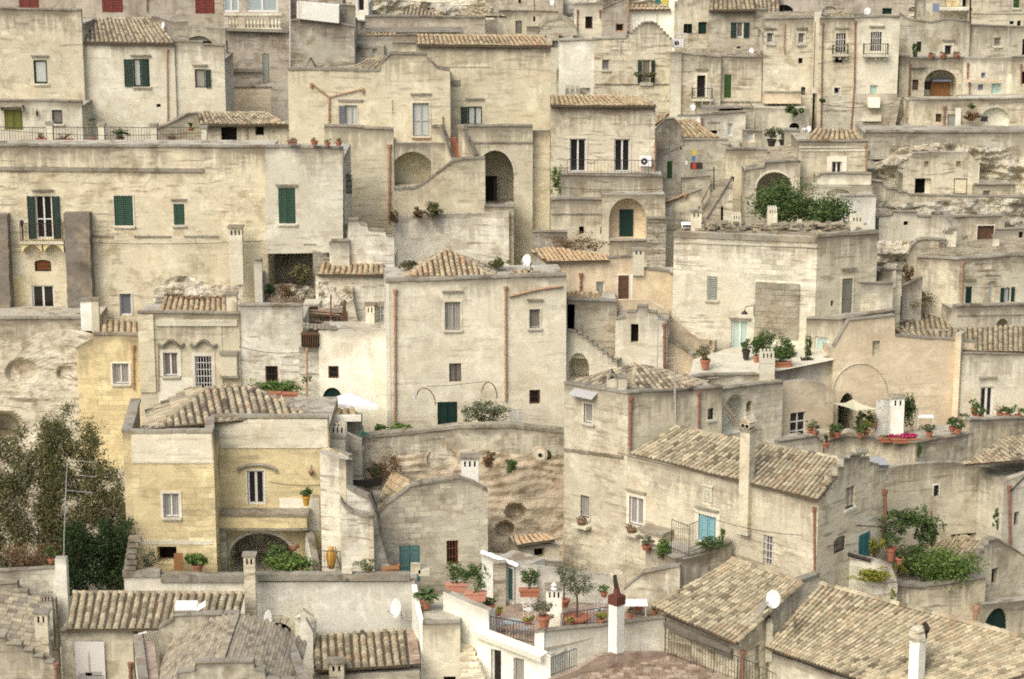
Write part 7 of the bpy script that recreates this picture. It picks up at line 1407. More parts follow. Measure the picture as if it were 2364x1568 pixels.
# ================================================================= STONE BLOCK HOUSE
H = Hm('stone_block_house', 'large pale block stone house with rubble roof, grey shutters and a squared masonry patch', 'house', 1800, 850, 117)
fA = wall(H, 'limeblock', (1556, 535, 119), (1887, 548, 117), 860, d=5, rl=.25, cop=False, ext=1, op=[('S', 1632, 638, 1656, 692, {'c': 'greyshutter', 's': 1, 'dp': .1}), ('G', 1688, 740, 1727, 816, {'p': 'mint', 'ft': .1, 'door': 1, 'h': .08}), ('D', 1880, 778, 1887 - 1, 838, {'c': 'whitepaint'})][:2])
ledge(H, fA, 1556, 1886, 556, 568, .1, .06, 'trim'); ledge(H, fA, 1556, 1886, 535, 548, .3, .05, 'coping')
patch(H, fA, 1745, 650, 1842, 782, 'oldblock', .12, 'masonry_patch')
fB = wall(H, 'cream', (1887, 548, 117), (2027, 538, 118.4), 740, d=5, rl=.25, cop=.2, ext=1, op=[('D', 1943, 643, 1967, 725, {'c': 'greydoor', 'h': .55, 't': .08, 'dp': .12}), ('K', 1918, 694, 1925, 707, {'dp': .2})])
f = wall(H, 'cream', (1862, 735, 116.5), (1945, 737, 115.6), 850, d=1.5, rl=.1, cop=.09, ext=.8, op=[('G', 1880, 778, 1912, 838, {'p': 'mint', 'ft': .11, 'one': 1, 'door': 1})])
f = wall(H, 'cream', (1945, 736, 115.6), (2066, 716, 117.2), 800, d=1.5, rl=.1, cop=.09, ext=.8); f = wall(H, 'lcream', (1978, 652, 118), (2062, 655, 118.4), 740, d=.8, rl=.1, cop=.09); patch(H, f, 1993, 682, 2017, 720, 'tan', .02, 'blocked_window')
f = wall(H, 'cream', (2040, 622, 119.2), (2082, 622, 119.6), 725, d=1.5, rl=.1, cop=.1); chimney(H, 2058, 612, 640, 22, 119.4, 'tan', 'crown')
slabs(H, [(1575, 532, 119.4), (1985, 540, 118.4), (1960, 515, 122.5), (1620, 512, 122.5)], 'stone_tile', .5, .35)
mb = MB(); R = random.Random(3)
for i in range(240): q = P(R.uniform(1600, 1985), R.uniform(516, 538), R.uniform(118.8, 120)); mb.box(q, Vector((R.uniform(.15, .4), 0, 0)), Vector((0, .25, 0)), Vector((0, 0, R.uniform(.05, .16))), 'stone_tile', R.random())
mb.build('roof_rubble', H)
for x, y0, y1, w_, k_ in ((1783, 478, 520, 22, 'crown'), (1978, 497, 545, 30, 'crown'), (1607, 490, 530, 24, 'slot'), (1700, 492, 525, 22, 'crown'), (1846, 508, 530, 12, 'crown')): chimney(H, x, y0, y1, w_, 119.2, 'lcream', k_)
t = thing('skylight', 'small white framed skylight on the left corner of the block house roof', 'skylight', P(1582, 524, 119.4)); mb = MB(); mb.box(P(1574, 526, 119.3), Vector((.55, 0, 0)), Vector((0, .5, .15)), Vector((0, 0, .08)), 'canvas'); mb.box(P(1576, 524, 119.2), Vector((.45, 0, 0)), Vector((0, .02, 0)), Vector((0, 0, .1)), 'glass'); mb.build('skylight_frame', t)
u, z = fA.uv(1738, 708); t = thing('wall_lamp', 'curved street lamp bracket above the open white door', 'street lamp', fA.w(u, z, 0)); mb = MB(); mb.tube([fA.w(u+.1, z-.5, .1), fA.w(u+.1, z+.1, .15), fA.w(u-.3, z+.1, .6), fA.w(u-.35, z-.1, .65)], .025, 'iron', 5); mb.lathe(fA.w(u-.35, z-.28, .65), [(.2, 0), (.16, .06), (.04, .18)], 'iron', 8); mb.build('lamp_arm', t)
tree('garden_tree', 'rounded bright green tree behind the crowned chimneys', 1805, 470, 123.5, 70, 52, 6500, 'leaf', (1790, 560), 11, 'tree', .085, 40, 1.5)
tree('garden_tree', 'right hand lower part of the green tree beside the white wall', 1905, 490, 123, 70, 34, 4200, 'leaf', (1890, 560), 12, 'tree', .085, 30, 1.4)

# ================================================================= PEACH HOUSE AND STAIRS
H = Hm('peach_house', 'peach plastered house with bright orange roof and long descending stair parapet', 'house', 1430, 800, 120)
f = wall(H, 'peach', (1258, 607, 120.5), (1582, 600, 121.3), 880, d=3, rl=.1, cop=.07, ext=1, top=[(1258, 607), (1400, 603), (1402, 596), (1463, 590), (1465, 607), (1480, 608), (1482, 620), (1545, 626), (1547, 633), (1580, 636)], op=[
    ('L', 1376, 650, 1396, 679, {'one': 1, 'p': 'lace'}), ('D', 1427, 636, 1452, 692, {'c': 'brownwood', 'dp': .1, 't': .06, 'tm': 'wtrim'})])
patch(H, f, 1452, 634, 1460, 692, 'pure', .02, 'door_jamb')
tiles(H, [(1262, 604, 120.2), (1402, 601, 120.6), (1425, 594, 121.6), (1272, 571, 124.5), (1225, 580, 123.5)], 'tile_orange', sx=.25)
chimney(H, 1474, 578, 612, 26, 120.8, 'lcream', 'slot'); pipe(H, f, [(1341, 630), (1341, 677)], 'redpipe', .09)
slope_wall(H, 'peach', [(1425, 693), (1490, 692), (1530, 712), (1592, 768), (1615, 782), (1650, 786)], 119.6, 117.4, 5, .3, 'stair_parapet', False); slope_wall(H, 'peach', [(1535, 782), (1580, 808), (1600, 822)], 117.2, 116.4, 3, .3)
mb = MB(); R = random.Random(4)
for i in range(60): q = P(R.uniform(1310, 1388), R.uniform(678, 690), 118.6); mb.tube([q, q+Vector((R.uniform(-.1, .1), .4, .02))], .08, 'tile_warm', 6, R.random())
t = thing('tile_stack', 'heap of spare roof tiles on the low wall below the clay pipe', 'tile stack', P(1350, 690, 118.6)); mb.build('stacked_tiles', t)
H = Hm('small_stepped_house', 'little house with stepped gable and one dark slot window below the long stair', 'house', 1480, 840, 117)
f = wall(H, 'lcream', (1420, 725, 116.6), (1540, 745, 116.2), 880, d=3, rl=.1, cop=.09, ext=1, top=[(1421, 738), (1445, 735), (1446, 722), (1470, 720), (1472, 708), (1495, 708), (1496, 720), (1517, 722), (1518, 733), (1540, 742)], op=[('K', 1456, 748, 1474, 792, {'dp': .4, 'm': 'hole'})])
pipe(H, f, [(1534, 745), (1534, 860)], 'redpipe', .09)
H = Hm('side_arch_house', 'cream wall with shadowed arch and rusty gate beside the central house', 'house', 1360, 860, 118)
f = wall(H, 'cream', (1308, 693, 117.8), (1425, 697, 117.8), 880, d=3, rl=.1, cop=.09, top=[(1310, 693), (1424, 697)], op=[('B', 1308, 703, 1327, 764, {'p': 'hole', 'bc': 'rust', 'c': 'rust'})])
f = wall(H, 'lcream', (1308, 765, 116.0), (1420, 840, 115.4), 900, d=1.5, rl=.05, cop=.08, top=[(1306, 764), (1330, 766)]+stp(1332, 770, 1425, 842, 8), op=[('A', 1290, 813, 1362, 905, {'arc': .6, 'dp': 1.6, 'm': 'tan'})] if 0 else [('K', 1312, 815, 1360, 880, {'arc': .55, 'dp': 2.6, 'm': 'tan'})])
# green door arch house
H = Hm('pointed_arch_house', 'stone house with tall pointed arch recess and dark green door', 'house', 1450, 600, 130)
f = wall(H, 'cream', (1272, 465, 130.5), (1400, 465, 130.5), 600, d=2, rl=.1, cop=.1, top=[(1272, 462), (1290, 460), (1398, 462)], op=[('K', 1337, 523, 1348, 541, {'dp': .4}), ('K', 1386, 524, 1391, 541, {'dp': .3})])
f2 = wall(H, 'cream', (1390, 448, 130), (1536, 448, 130), 600, d=2.5, rl=.1, cop=False, op=[('A', 1406, 458, 1491, 553, {'arc': .55, 'pointed': 1, 'dp': 1.0, 'm': 'peach'})])
mb = MB(); u0, z1 = f2.uv(1432, 490); u1, z0 = f2.uv(1463, 553); f2.bx(mb, u0, u1, z0-.3, z1, -.97, -.9, 'green'); mb.build('door', H)
f3 = wall(H, 'rubble', (1495, 505, 128.8), (1538, 505, 128.8), 625, d=1, rl=.02, cop=.1, name='buttress'); wall(H, 'cream', (1408, 556, 129.2), (1500, 555, 129.2), 600, d=1, rl=.02, cop=.06)
ledge(H, f, 1272, 1398, 492, 492, .08, .06)
bush('dry_bush', 'straw coloured dry bushes on the slope below the pointed arch', 1330, 562, 126, 70, 20, 1600, .06, 'leaf_brown', ry=1); 
wall(H, 'grey', (1230, 535, 128.6), (1310, 535, 128.6), 600, d=1, cop=.08)
bush('vine', 'green vine hanging in the corner beside the tall cream house', 1284, 415, 130.9, 11, 34, 800, .07, 'leaf_bright', 'vine', ry=.4, trunk=False)
H = Hm('grey_eave_house', 'grey stone house with tiled eave and two tall dark french windows', 'house', 1390, 405, 133)
f = wall(H, 'tan', (1272, 243, 134), (1513, 245, 134), 420, d=3, rl=.02, cop=.1, op=[('G', 1315, 320, 1353, 397, {'t': .09, 'ft': .08, 'door': 1}), ('G', 1418, 321, 1454, 397, {'t': .09, 'ft': .08, 'door': 1})])
tiles(H, [(1270, 243, 133.7), (1516, 245, 133.7), (1470, 222, 136.6), (1270, 220, 136.6)], 'tile_warm', sx=.28)
f = wall(H, 'tan', (1288, 405, 131.8), (1530, 408, 131.8), 480, d=2.4, rl=.02, cop=.1)
mb = MB(); rail(mb, [P(1310, 403, 131.9), P(1520, 405, 131.9)], .9, .2, r=.008); mb.build('railing', H)
pipe(H, Fr((1500, 300, 133.7), (1520, 300, 133.7)), [(1514, 330), (1512, 402)], 'redpipe', .07)
o_ = P(1490, 384, 133.6); t = thing('air_conditioner', 'white air conditioning unit on the wall right of the french windows', 'air conditioner', o_); mb = MB(); mb.box(o_+Vector((-.36, -.0, 0)), Vector((.72, 0, 0)), Vector((0, .3, 0)), Vector((0, 0, .6)), 'canvas'); mb.build('casing', t); mb = MB(); c_ = o_+Vector((-.08, -.01, .3)); n = 18
for r, m, dz in ((.22, 'greypaint', 0), (.19, 'iron', .006), (.05, 'canvas', .012)): V = [c_+Vector((math.cos(2*math.pi*k/n)*r, -dz, math.sin(2*math.pi*k/n)*r)) for k in range(n)]+[c_+Vector((math.cos(2*math.pi*k/n)*r, .02, math.sin(2*math.pi*k/n)*r)) for k in range(n)]; mb.mesh(V, [tuple(range(n))]+[(k, k+n, (k+1) % n+n, (k+1) % n) for k in range(n)], m)
mb.build('fan_grille', t)

# ================================================================= MIDDLE RIGHT cluster
H = Hm('dark_gable_house', 'house with shadowy grey gable and sloping tile roof behind the air conditioner', 'house', 1600, 410, 137)
f = wall(H, 'grey', (1512, 300, 138.5), (1590, 280, 138.5), 420, d=1, rl=.02, cop=.06, top=[(1512, 300), (1535, 276), (1556, 274), (1570, 292), (1580, 318)])
tiles(H, [(1578, 318, 138), (1662, 319, 138), (1600, 276, 142), (1553, 276, 142)], 'tile_warm', sx=.3); tiles(H, [(1508, 292, 138.8), (1530, 276, 139), (1545, 262, 142), (1512, 268, 142)], 'tile_warm', sx=.3)
f = wall(H, 'tan', (1512, 362, 136.5), (1682, 325, 137), 470, d=2.5, rl=.1, cop=.08, top=[(1512, 368), (1578, 334), (1579, 323), (1682, 323)], op=[('D', 1540, 372, 1552, 412, {'c': 'kgreen', 'dp': .1}), ('K', 1570, 340, 1574, 346, {'dp': .2})])
t = thing('hanging_washing', 'small cluster of yellow, blue and red washing hung by a wall box', 'washing', P(1597, 395, 136.2))
for x, y, w_, h_, m in ((1597, 352, .3, .3, 'yellowpaint'), (1597, 366, .22, .3, 'bluepaint'), (1594, 385, .75, .42, 'iron'), (1598, 384, .25, .35, 'redpaint'), (1582, 374, .15, .2, 'canvas')): mb = MB(); mb.box(P(x, y+6, 136.0-(.1 if m == 'redpaint' else 0)), Vector((w_, 0, 0)), Vector((0, .08, 0)), Vector((0, 0, h_)), m); mb.build('garment', t)
f = wall(H, 'tan', (1575, 410, 135.6), (1640, 406, 135.6), 470, d=1, rl=.1, cop=.06)
H = Hm('rear_stair_house', 'tan house block with narrow stair climbing between smooth parapets', 'house', 1620, 540, 132)
f = wall(H, 'cream', (1480, 450, 132.2), (1620, 445, 132.6), 560, d=2.5, rl=.1, cop=.05, top=[(1530, 466), (1565, 456), (1620, 436)], op=[('D', 1544, 473, 1551, 505, {'c': 'whitepaint', 'p': 'glass'})])
pipe(H, f, [(1582, 446), (1565, 455), (1532, 466)], 'pipe', .09)
f = wall(H, 'tan', (1625, 420, 132), (1690, 410, 132.6), 560, d=2.5, rl=.1, cop=.06, ext=1, top=[(1612, 545), (1622, 520), (1690, 408), (1692, 408)], fr=Fr((1612, 545, 131.6), (1692, 408, 131.6)), op=[('K', 1664, 475, 1670, 510, {'dp': .2, 'arc': .3})])
mb = MB(); R = random.Random(2)
for i in range(18): a = P(1602+i*3.4, 520-i*6.2, 132.0+i*.16); mb.box(a, Vector((.7, 0, 0)), Vector((0, .3, 0)), Vector((0, 0, -.5)), 'stone_tile', R.random())
mb.build('stair_steps', H); mb = MB(); mb.tube([P(1600, 505, 131.8), P(1642, 425, 134)], .03, 'iron', 4); mb.tube([P(1648, 440, 134.2), P(1648, 385, 134.2)], .035, 'iron', 4); mb.build('handrail', H)
f = wall(H, 'lyellow', (1676, 345, 136.5), (1772, 345, 136.5), 500, d=2.5, rl=.3, cop=.08, op=[('K', 1688, 408, 1695, 421, {'dp': .3})])
f = wall(H, 'cream', (1640, 330, 137), (1690, 335, 137), 460, d=2, rl=.3, cop=.06)
H = Hm('vaulted_arch_house', 'house with wide brownish arch half hidden by the green tree', 'house', 1790, 470, 133)
f = wall(H, 'cream', (1722, 385, 133.5), (1848, 380, 133.5), 520, d=2.5, rl=.1, cop=.07, top=[(1722, 392), (1765, 386), (1768, 374), (1842, 372), (1848, 372)], op=[('A', 1746, 397, 1828, 480, {'arc': .45, 'dp': 2.4, 'm': 'tan', 'ring': .12})])
slabs(H, [(1735, 388, 133.8), (1845, 375, 133.8), (1845, 345, 138), (1740, 345, 138)], 'stone_tile', .6, .3)
pot('potted_plant', 'left of two dark potted shrubs on the stone roof terrace', 1781, 338, 139, .6, .45, 'bushy', .9, 1.0, n=320, mat='iron', leaf='leaf_olive'); pot('potted_plant', 'right of two dark potted shrubs on the stone roof terrace', 1808, 338, 139, .55, .4, 'bushy', 1.0, .9, n=320, mat='iron', leaf='leaf')
f = wall(H, 'lcream', (1812, 302, 138.5), (1848, 302, 138.5), 400, d=2, rl=.1, cop=.09)
H = Hm('square_tiled_house', 'square pale house with hipped tile roof and white rimmed arched window', 'house', 1925, 420, 134)
f = wall(H, 'cream', (1845, 326, 134.5), (2004, 326, 134.5), 430, d=4, rl=.05, cop=.1, op=[('G', 1920, 373, 1943, 400, {'t': .3, 'tm': 'wtrim', 'arc': .0})])
ledge(H, f, 1845, 2003, 338, 338, .1, .05, 'trim'); ledge(H, f, 1845, 2003, 346, 346, .08, .05, 'trim'); pipe(H, f, [(1998, 332), (1998, 420)], 'pipe', .06)
tiles(H, [(1860, 322, 134.8), (1990, 322, 134.8), (1975, 300, 138), (1882, 298, 138)], 'tile_warm', sx=.3, sy=.44)
f = wall(H, 'lcream', (1885, 404, 132.3), (2012, 403, 132.3), 452, d=2, rl=.05, cop=.09, top=[(1888, 408), (1895, 402), (2012, 402)]); ledge(H, f, 1883, 2012, 426, 427, .1, .07)
f = wall(H, 'lcream', (1880, 430, 131.9), (2014, 431, 131.9), 520, d=2, rl=.02, cop=False, op=[('K', 1908, 436, 1962, 452, {'arc': .75, 'dp': .7, 'm': 'hole'})])
f = wall(H, 'white', (1940, 453, 130.6), (2023, 452, 130.6), 560, d=2, rl=.05, cop=.06)
# ================================================================= TOP RIGHT hillside
def simple(label, name, mat, A, B, bot, op=(), **k):
    H = Hm(name, label, k.pop('cat', 'house'), (A[0]+B[0])/2, bot, A[2]); f = wall(H, mat, A, B, bot, op=op, **k); return H, f
H, f = simple('low cream house with brown door behind the tall cream roof at the top', 'upper_house', 'cream', (1150, 24, 163), (1290, 27, 163), 90, [('D', 1190, 48, 1205, 78, {'c': 'greydoor'}), ('K', 1231, 38, 1236, 50, {'dp': .2})], cop=.08); pipe(H, f, [(1233, -10), (1234, 22)], 'redpipe', .06, hopper=False)
H, f = simple('plain pinkish wall house at the very top centre', 'upper_house', 'pinkgrey', (1120, -40, 168), (1300, -40, 168), 30, [('K', 1197, -6, 1203, 8, {'dp': .3})], cop=False)
dish('white dish above the low cream house at the top', 1275, 6, 160, 10, 16)
H = Hm('stone_vault', 'round stone vault roof with white edging at the top centre', 'vault', 1290, 80, 157); mb = MB(); 
for i in range(14):
    a0, a1 = math.pi*i/14, math.pi*(i+1)/14; c = P(1288, 82, 157); q = lambda a, y: c+Vector((-math.cos(a)*1.4, y, math.sin(a)*1.1)); mb.hexa([q(a0, 0), q(a1, 0), q(a1, 3), q(a0, 3)]+[p+Vector((0, 0, .12)) for p in (q(a0, 0), q(a1, 0), q(a1, 3), q(a0, 3))], 'stone_tile', random.random())
mb.mesh([P(1288, 82, 157)+Vector((-math.cos(math.pi*i/14)*1.38, .05, math.sin(math.pi*i/14)*1.08)) for i in range(15)], [tuple(range(15))[::-1]], 'rubble'); mb.build('roof', H)
wall(H, 'cream', (1216, 62, 157.3), (1262, 62, 157.3), 110, d=2, cop=.08); wall(H, 'lcream', (1272, 90, 155), (1300, 90, 155), 200, d=2, cop=False, op=[('K', 1275, 84+10, 1290, 110, {'dp': .2, 'm': 'greydoor'})])
H, f = simple('bright cream house with two hoppered drainpipes joined by a bar', 'upper_house', 'lcream', (1326, 10, 158), (1391, 8, 158), 90, [('L', 1351, 38, 1368, 67, {'c': 'brownwood', 'p': 'hole'})], cop=.08); pipe(H, f, [(1333, 22), (1333, 70)], 'redpipe', .06); pipe(H, f, [(1385, 22), (1385, 40)], 'redpipe', .06)
H, f = simple('mauve brown gable wall beside the white house at the top', 'upper_house', 'pinkgrey', (1391, 20, 157.5), (1449, -5, 157.5), 90, [('L', 1421, 55, 1440, 73, {'c': 'pipe', 'p': 'hole'})], cop=.07); pipe(H, Fr((1440, 0, 157), (1460, 0, 157)), [(1450, -10), (1450, 72)], 'pipe', .09, hopper=False)
H, f = simple('white rendered house with short tiled eave at the top', 'upper_house', 'pure', (1453, 18, 158), (1568, 18, 158), 100, [('G', 1485, 50, 1503, 66, {})], cop=False, top=[(1453, 18), (1544, 18), (1545, -30), (1568, -30)]); tiles(H, [(1453, 22, 157.7), (1548, 22, 157.7), (1545, 13, 159.4), (1456, 12, 159.4)], 'tile_warm', sx=.3)
pipe(H, f, [(1516, 28), (1517, 60)], 'whitepipe', .03, hopper=False)
t = thing('hanging_washing', 'green and yellow clothes hung above the short tiled eave', 'washing', P(1525, 8, 159)); mb = MB(); mb.box(P(1512, 8, 159), Vector((.4, 0, 0)), Vector((0, .05, 0)), Vector((0, 0, .4)), 'plastic_green'); mb.build('garment', t); mb = MB(); mb.box(P(1528, 10, 159), Vector((.5, 0, 0)), Vector((0, .05, 0)), Vector((0, 0, .5)), 'yellowpaint'); mb.build('garment', t)
H = Hm('white_sided_house', 'house with white left half and stepped grey gable, plants below its window', 'house', 1420, 220, 150)
f = wall(H, 'white', (1291, 95, 149.6), (1372, 92, 149.6), 230, d=4, cop=.09, rl=.2, op=[('K', 1338, 203, 1362, 222, {'dp': .2, 'm': 'tan'})])
f = wall(H, 'tan', (1372, 90, 149.5), (1552, 95, 149.5), 240, d=4, cop=.08, rl=.2, top=[(1372, 91), (1444, 89)]+stp(1446, 88, 1486, 54, 6)+[(1486, 52), (1508, 52)]+stp(1510, 54, 1552, 96, 6), op=[('L', 1390, 138, 1407, 161, {'c': 'greypaint', 'p': 'laced', 's': 1}), ('G', 1482, 138, 1502, 191, {'c': 'yellow', 'p': 'laced', 'sh': 'lr', 'sw': .25, 'sc': 'green'})])
ledge(H, f, 1374, 1560, 193, 193, .07, .07); patch(H, f, 1477, 190, 1507, 197, 'trim', .2, 'sill_slab')
t = thing('window_boxes', 'trailing window plants under the stepped gable', 'window box', P(1490, 175, 149)); mb = MB(); leaves(mb, P(1474, 172, 149.0), (.32, .2, .2), 160, .06, 'leaf'); leaves(mb, P(1500, 172, 149.0), (.5, .2, .22), 260, .06, 'leaf_dry'); mb.build('foliage', t); mb = MB(); mb.box(P(1468, 178, 149.1), Vector((1.3, 0, 0)), Vector((0, .2, 0)), Vector((0, 0, .12)), 'brownwood'); mb.build('box', t)
pipe(H, f, [(1431, 96), (1431, 125)], 'whitepipe', .04, hopper=False)
for x in (1310, 1322, 1334): chimney(H, x, 197, 216, 10, 145, 'tan', 'crown')
chimney(H, 1346, 205, 220, 16, 144.5, 'grey', 'crown')
f = wall(H, 'tan', (1285, 160, 150.3), (1296, 160, 150.3), 240, d=1, cop=False)
o_ = P(1565, 108, 151); t = thing('air_conditioner', 'white air conditioner inside a white cage at the top right of the stepped gable', 'air conditioner', o_); mb = MB(); mb.box(o_+Vector((-.4, 0, 0)), Vector((.75, 0, 0)), Vector((0, .3, 0)), Vector((0, 0, .5)), 'canvas'); mb.tube([o_+Vector((-.08, -.01, .25)), o_+Vector((-.08, .05, .25))], .16, 'iron', 12); mb.build('casing', t); mb = MB(); rail(mb, [o_+Vector((-.5, -.1, -.1)), o_+Vector((.6, -.1, -.1))], 1.0, .2, 'whitepaint', .015); mb.build('cage', t)
H, f = simple('grey brown house with two dark green windows left of the white downpipe', 'upper_house', 'tan', (1565, -20, 155), (1640, -20, 155), 130, [('L', 1578, 55, 1598, 78, {'c': 'green', 'p': 'hole'}), ('L', 1612, 51, 1631, 79, {'c': 'green', 'p': 'green'})], cop=False); pipe(H, f, [(1634, 24), (1638, 84)], 'whitepipe', .05, hopper=False)
H, f = simple('taller grey brown house with open black shutters and curved eave at the top right', 'upper_house', 'tan', (1637, 24, 154), (1770, 22, 154), 130, [('L', 1700, 51, 1716, 87, {'sh': 'lr', 'sw': .36, 'sc': 'green', 'p': 'laced'}), ('L', 1700, 106, 1711, 126, {'t': .06, 'tm': 'wtrim', 'p': 'laced', 'one': 1})], cop=.08); tiles(H, [(1637, 22, 153.6), (1745, 22, 153.6), (1735, -14, 158), (1640, -16, 158)], 'tile_grey', sx=.3)
tiles(H, [(1740, 60, 155), (1800, 60, 155), (1800, -10, 160), (1730, -10, 160)], 'tile', sx=.3)
dish('white dish on a rail right of the open black shutters', 1735, 119, 149.6, 10, 17)
H = Hm('balcony_house', 'weathered house with tall door and small iron balcony left of the emerald shutters', 'house', 1620, 250, 148)
f = wall(H, 'tan', (1552, 120, 148.2), (1665, 132, 148.2), 260, d=3, cop=.07, op=[('G', 1609, 174, 1628, 225, {'c': 'iron', 't': .14, 'tm': 'wtrim', 'h': .4, 'one': 1, 'bal': (1596, 1644, 202, 227), 'bd': .5})])
f = wall(H, 'lcream', (1550, 122, 148), (1574, 122, 148), 260, d=2, cop=.07, rl=.1)
slabs(H, [(1570, 128, 148.6), (1750, 130, 148.6), (1740, 118, 151), (1600, 112, 151)], 'stone_tile', .4, .3)
f2 = wall(H, 'cream', (1665, 130, 148.6), (1760, 132, 148.6), 260, d=3, cop=.07, op=[('D', 1672, 172, 1688, 226, {'c': 'kgreen', 'dp': .1, 'lb': 'emerald green shutters'})]); ledge(H, f2, 1600, 1770, 233, 234, .07, .08); pipe(H, f2, [(1720, 228), (1720, 300)], 'whitepipe', .025, hopper=False)
H, f = simple('brown stone house with emerald shuttered window above a corbelled balcony', 'upper_house', 'pinkgrey', (1758, 122, 149), (1842, 128, 149), 260, [('D', 1777, 176, 1796, 211, {'c': 'kgreen', 'dp': .1})], cop=.2, rl=.1)
f = wall(H, 'peach', (1765, 213, 147), (1850, 213, 147), 236, d=1.4, cop=.06, rl=.1, ext=.1)
mb = MB(); 
for i in range(8): a = P(1768+i*10, 244, 147.6); mb.box(a, Vector((.14, 0, 0)), Vector((0, .8, 0)), Vector((0, 0, .28)), 'trim')
mb.build('corbels', H)
H, f = simple('pale house below the corbelled balcony with small arched opening', 'upper_house', 'lcream', (1745, 248, 145.5), (1868, 250, 145.5), 345, [('K', 1822, 284, 1846, 301, {'arc': .6, 'dp': .4}), ('K', 1776, 302, 1790, 318, {'dp': .25, 'm': 'greydoor'})], cop=False, rl=.05)
bush('palm_plant', 'drooping dark leaved plant over the pale house', 1834, 255, 144.6, 20, 14, 600, .1, 'leaf', 'plant', ry=.6, trunk=False)
dish('white and red dish beside the hipped tile roof', 1868, 298, 142, 9, 16); dish('small brown dish left of the white and red dish', 1856, 299, 142, 8, 9)
dish('white dish on the light house in the middle of the hillside', 1600, 248, 146, 12, 17)
H = Hm('light_wall_house', 'light house with white left gable and red clay pipe', 'house', 1630, 340, 143.5)
f = wall(H, 'pure', (1565, 268, 143.4), (1617, 265, 143.4), 340, d=3, cop=.07); f = wall(H, 'lcream', (1617, 265, 143.3), (1722, 258, 143.3), 345, d=3, cop=.12, op=[('K', 1637, 301, 1656, 310, {'dp': .3}), ('L', 1680, 285, 1692, 314, {'one': 1, 'p': 'lacew'})]); pipe(H, f, [(1620, 272), (1620, 297)], 'redpipe', .08, hopper=False); ledge(H, f, 1632, 1661, 281, 281, .07, .06)
f = wall(H, 'tan', (1660, 250, 144), (1740, 248, 144), 345, d=2, cop=.1); mb = MB(); mb.box(P(1622, 256, 144), Vector((2.6, 0, 0)), Vector((0, 1, 0)), Vector((0, 0, .25)), 'coping'); mb.build('roof_slab', H)
f = wall(H, 'cream', (1715, 300, 141), (1760, 302, 141), 345, d=2, cop=.05, op=[('L', 1726, 306, 1742, 328, {'p': 'lacew', 'one': 1, 'c': 'white'})])
f = wall(H, 'tan', (1640, 345, 139.5), (1745, 344, 139.5), 420, d=2, cop=.07); chimney(H, 1700, 336, 347, 16, 139.8, 'tan', 'crown')
# long tall block with pipes
H = Hm('tall_pipe_block', 'tall stone tenement with white pilaster strip, red downpipes and two barred balcony windows', 'house', 1940, 300, 146)
f = wall(H, 'tan', (1765, 45, 148.4), (1882, 42, 148.4), 310, d=4, cop=.08, op=[('L', 1770, 76, 1786, 100, {'t': .08, 'p': 'laced', 's': 1, 'h': .3}), ('L', 1842, 76, 1858, 101, {'t': .08, 'p': 'laced', 's': 1, 'h': .3}), ('K', 1843, 134, 1853, 147, {'dp': .25}), ('K', 1849, 201, 1859, 220, {'dp': .25, 'm': 'greydoor'})]); pipe(H, f, [(1811, 52), (1810, 122)], 'pipe', .07, hopper=False)
ff = Fr((1882, 30, 147.6), (1896, 30, 147.6)); mb = MB(); ff.bx(mb, 0, ff.len, P(1888, 215, 147.6).z, ff.za, -.5, 0, 'lcream'); mb.build('pilaster', H)
f = wall(H, 'cream', (1893, 42, 147.4), (1975, 42, 147.4), 320, d=4, cop=.08, op=[('B', 1930, 77, 1952, 121, {'bc': 'whitepaint', 'p': 'laced', 'bal': (1920, 1957, 103, 124), 'bd': .45, 'h': .35}), ('K', 1927, 134, 1945, 145, {'dp': .3}), ('L', 1925, 202, 1939, 221, {'t': .06, 'tm': 'wtrim', 'p': 'hole', 'one': 1}), ('K', 1923, 254, 1934, 270, {'dp': .3})])
f2 = wall(H, 'lcream', (1975, 40, 147.2), (2078, 38, 147.2), 310, d=4, cop=.12, op=[('B', 2010, 74, 2035, 118, {'bc': 'whitepaint', 'p': 'laced', 'bal': (1991, 2049, 100, 125), 'bd': .5, 'h': .35}), ('L', 2008, 197, 2027, 226, {'p': 'mint', 'one': 1}), ('D', 1997, 280, 2034, 304, {'c': 'rustdoor', 'dp': .12})])
patch(H, f2, 1976, 216, 2068, 306, 'grey', .015, 'exposed_stone'); patch(H, f2, 2003, 226, 2029, 247, 'pure', .45, 'small_balcony'); patch(H, f2, 1990, 266, 2033, 279, 'lcream', .3, 'door_hood')
patch(H, f, 1896, 215, 1974, 305, 'tan', .015, 'exposed_stone')
pipe(H, f, [(1899, 52), (1895, 300)], 'redpipe', .06); pipe(H, f2, [(1974, 48), (1972, 200), (1964, 300)], 'redpipe', .07); pipe(H, f, [(1882, 50), (1877, 200)], 'redpipe', .04, hopper=False)
bush('wall_bush', 'dark bush stuck on the pipe of the tall tenement', 1899, 232, 146.6, 9, 10, 300, .07, 'leaf', trunk=False, ry=.3)
dish('white dish on the flat roof of the tall tenement', 2003, 26, 150, 13, 17)
slabs(H, [(1765, 44, 149), (1900, 40, 149), (1880, 28, 152), (1770, 28, 152)], 'stone_tile', .5, .3); tiles(H, [(1910, 42, 148), (1975, 40, 148), (1940, 26, 151)], 'tile_grey')
H, f = simple('long arcaded palace wall at the very top right with two arched windows', 'upper_house', 'pinkgrey', (1740, -30, 160), (2100, -30, 160), 60, [('L', 1786, 11, 1832, 44, {'arc': .5, 'p': 'hole', 'c': 'iron'}), ('K', 1897, 14, 1934, 44, {'arc': .6, 'dp': .2, 'm': 'tan'}), ('L', 2037, 19, 2059, 33, {'c': 'green', 'p': 'green'})], cop=False); ledge(H, f, 1778, 2000, 28, 31, .1, .2)
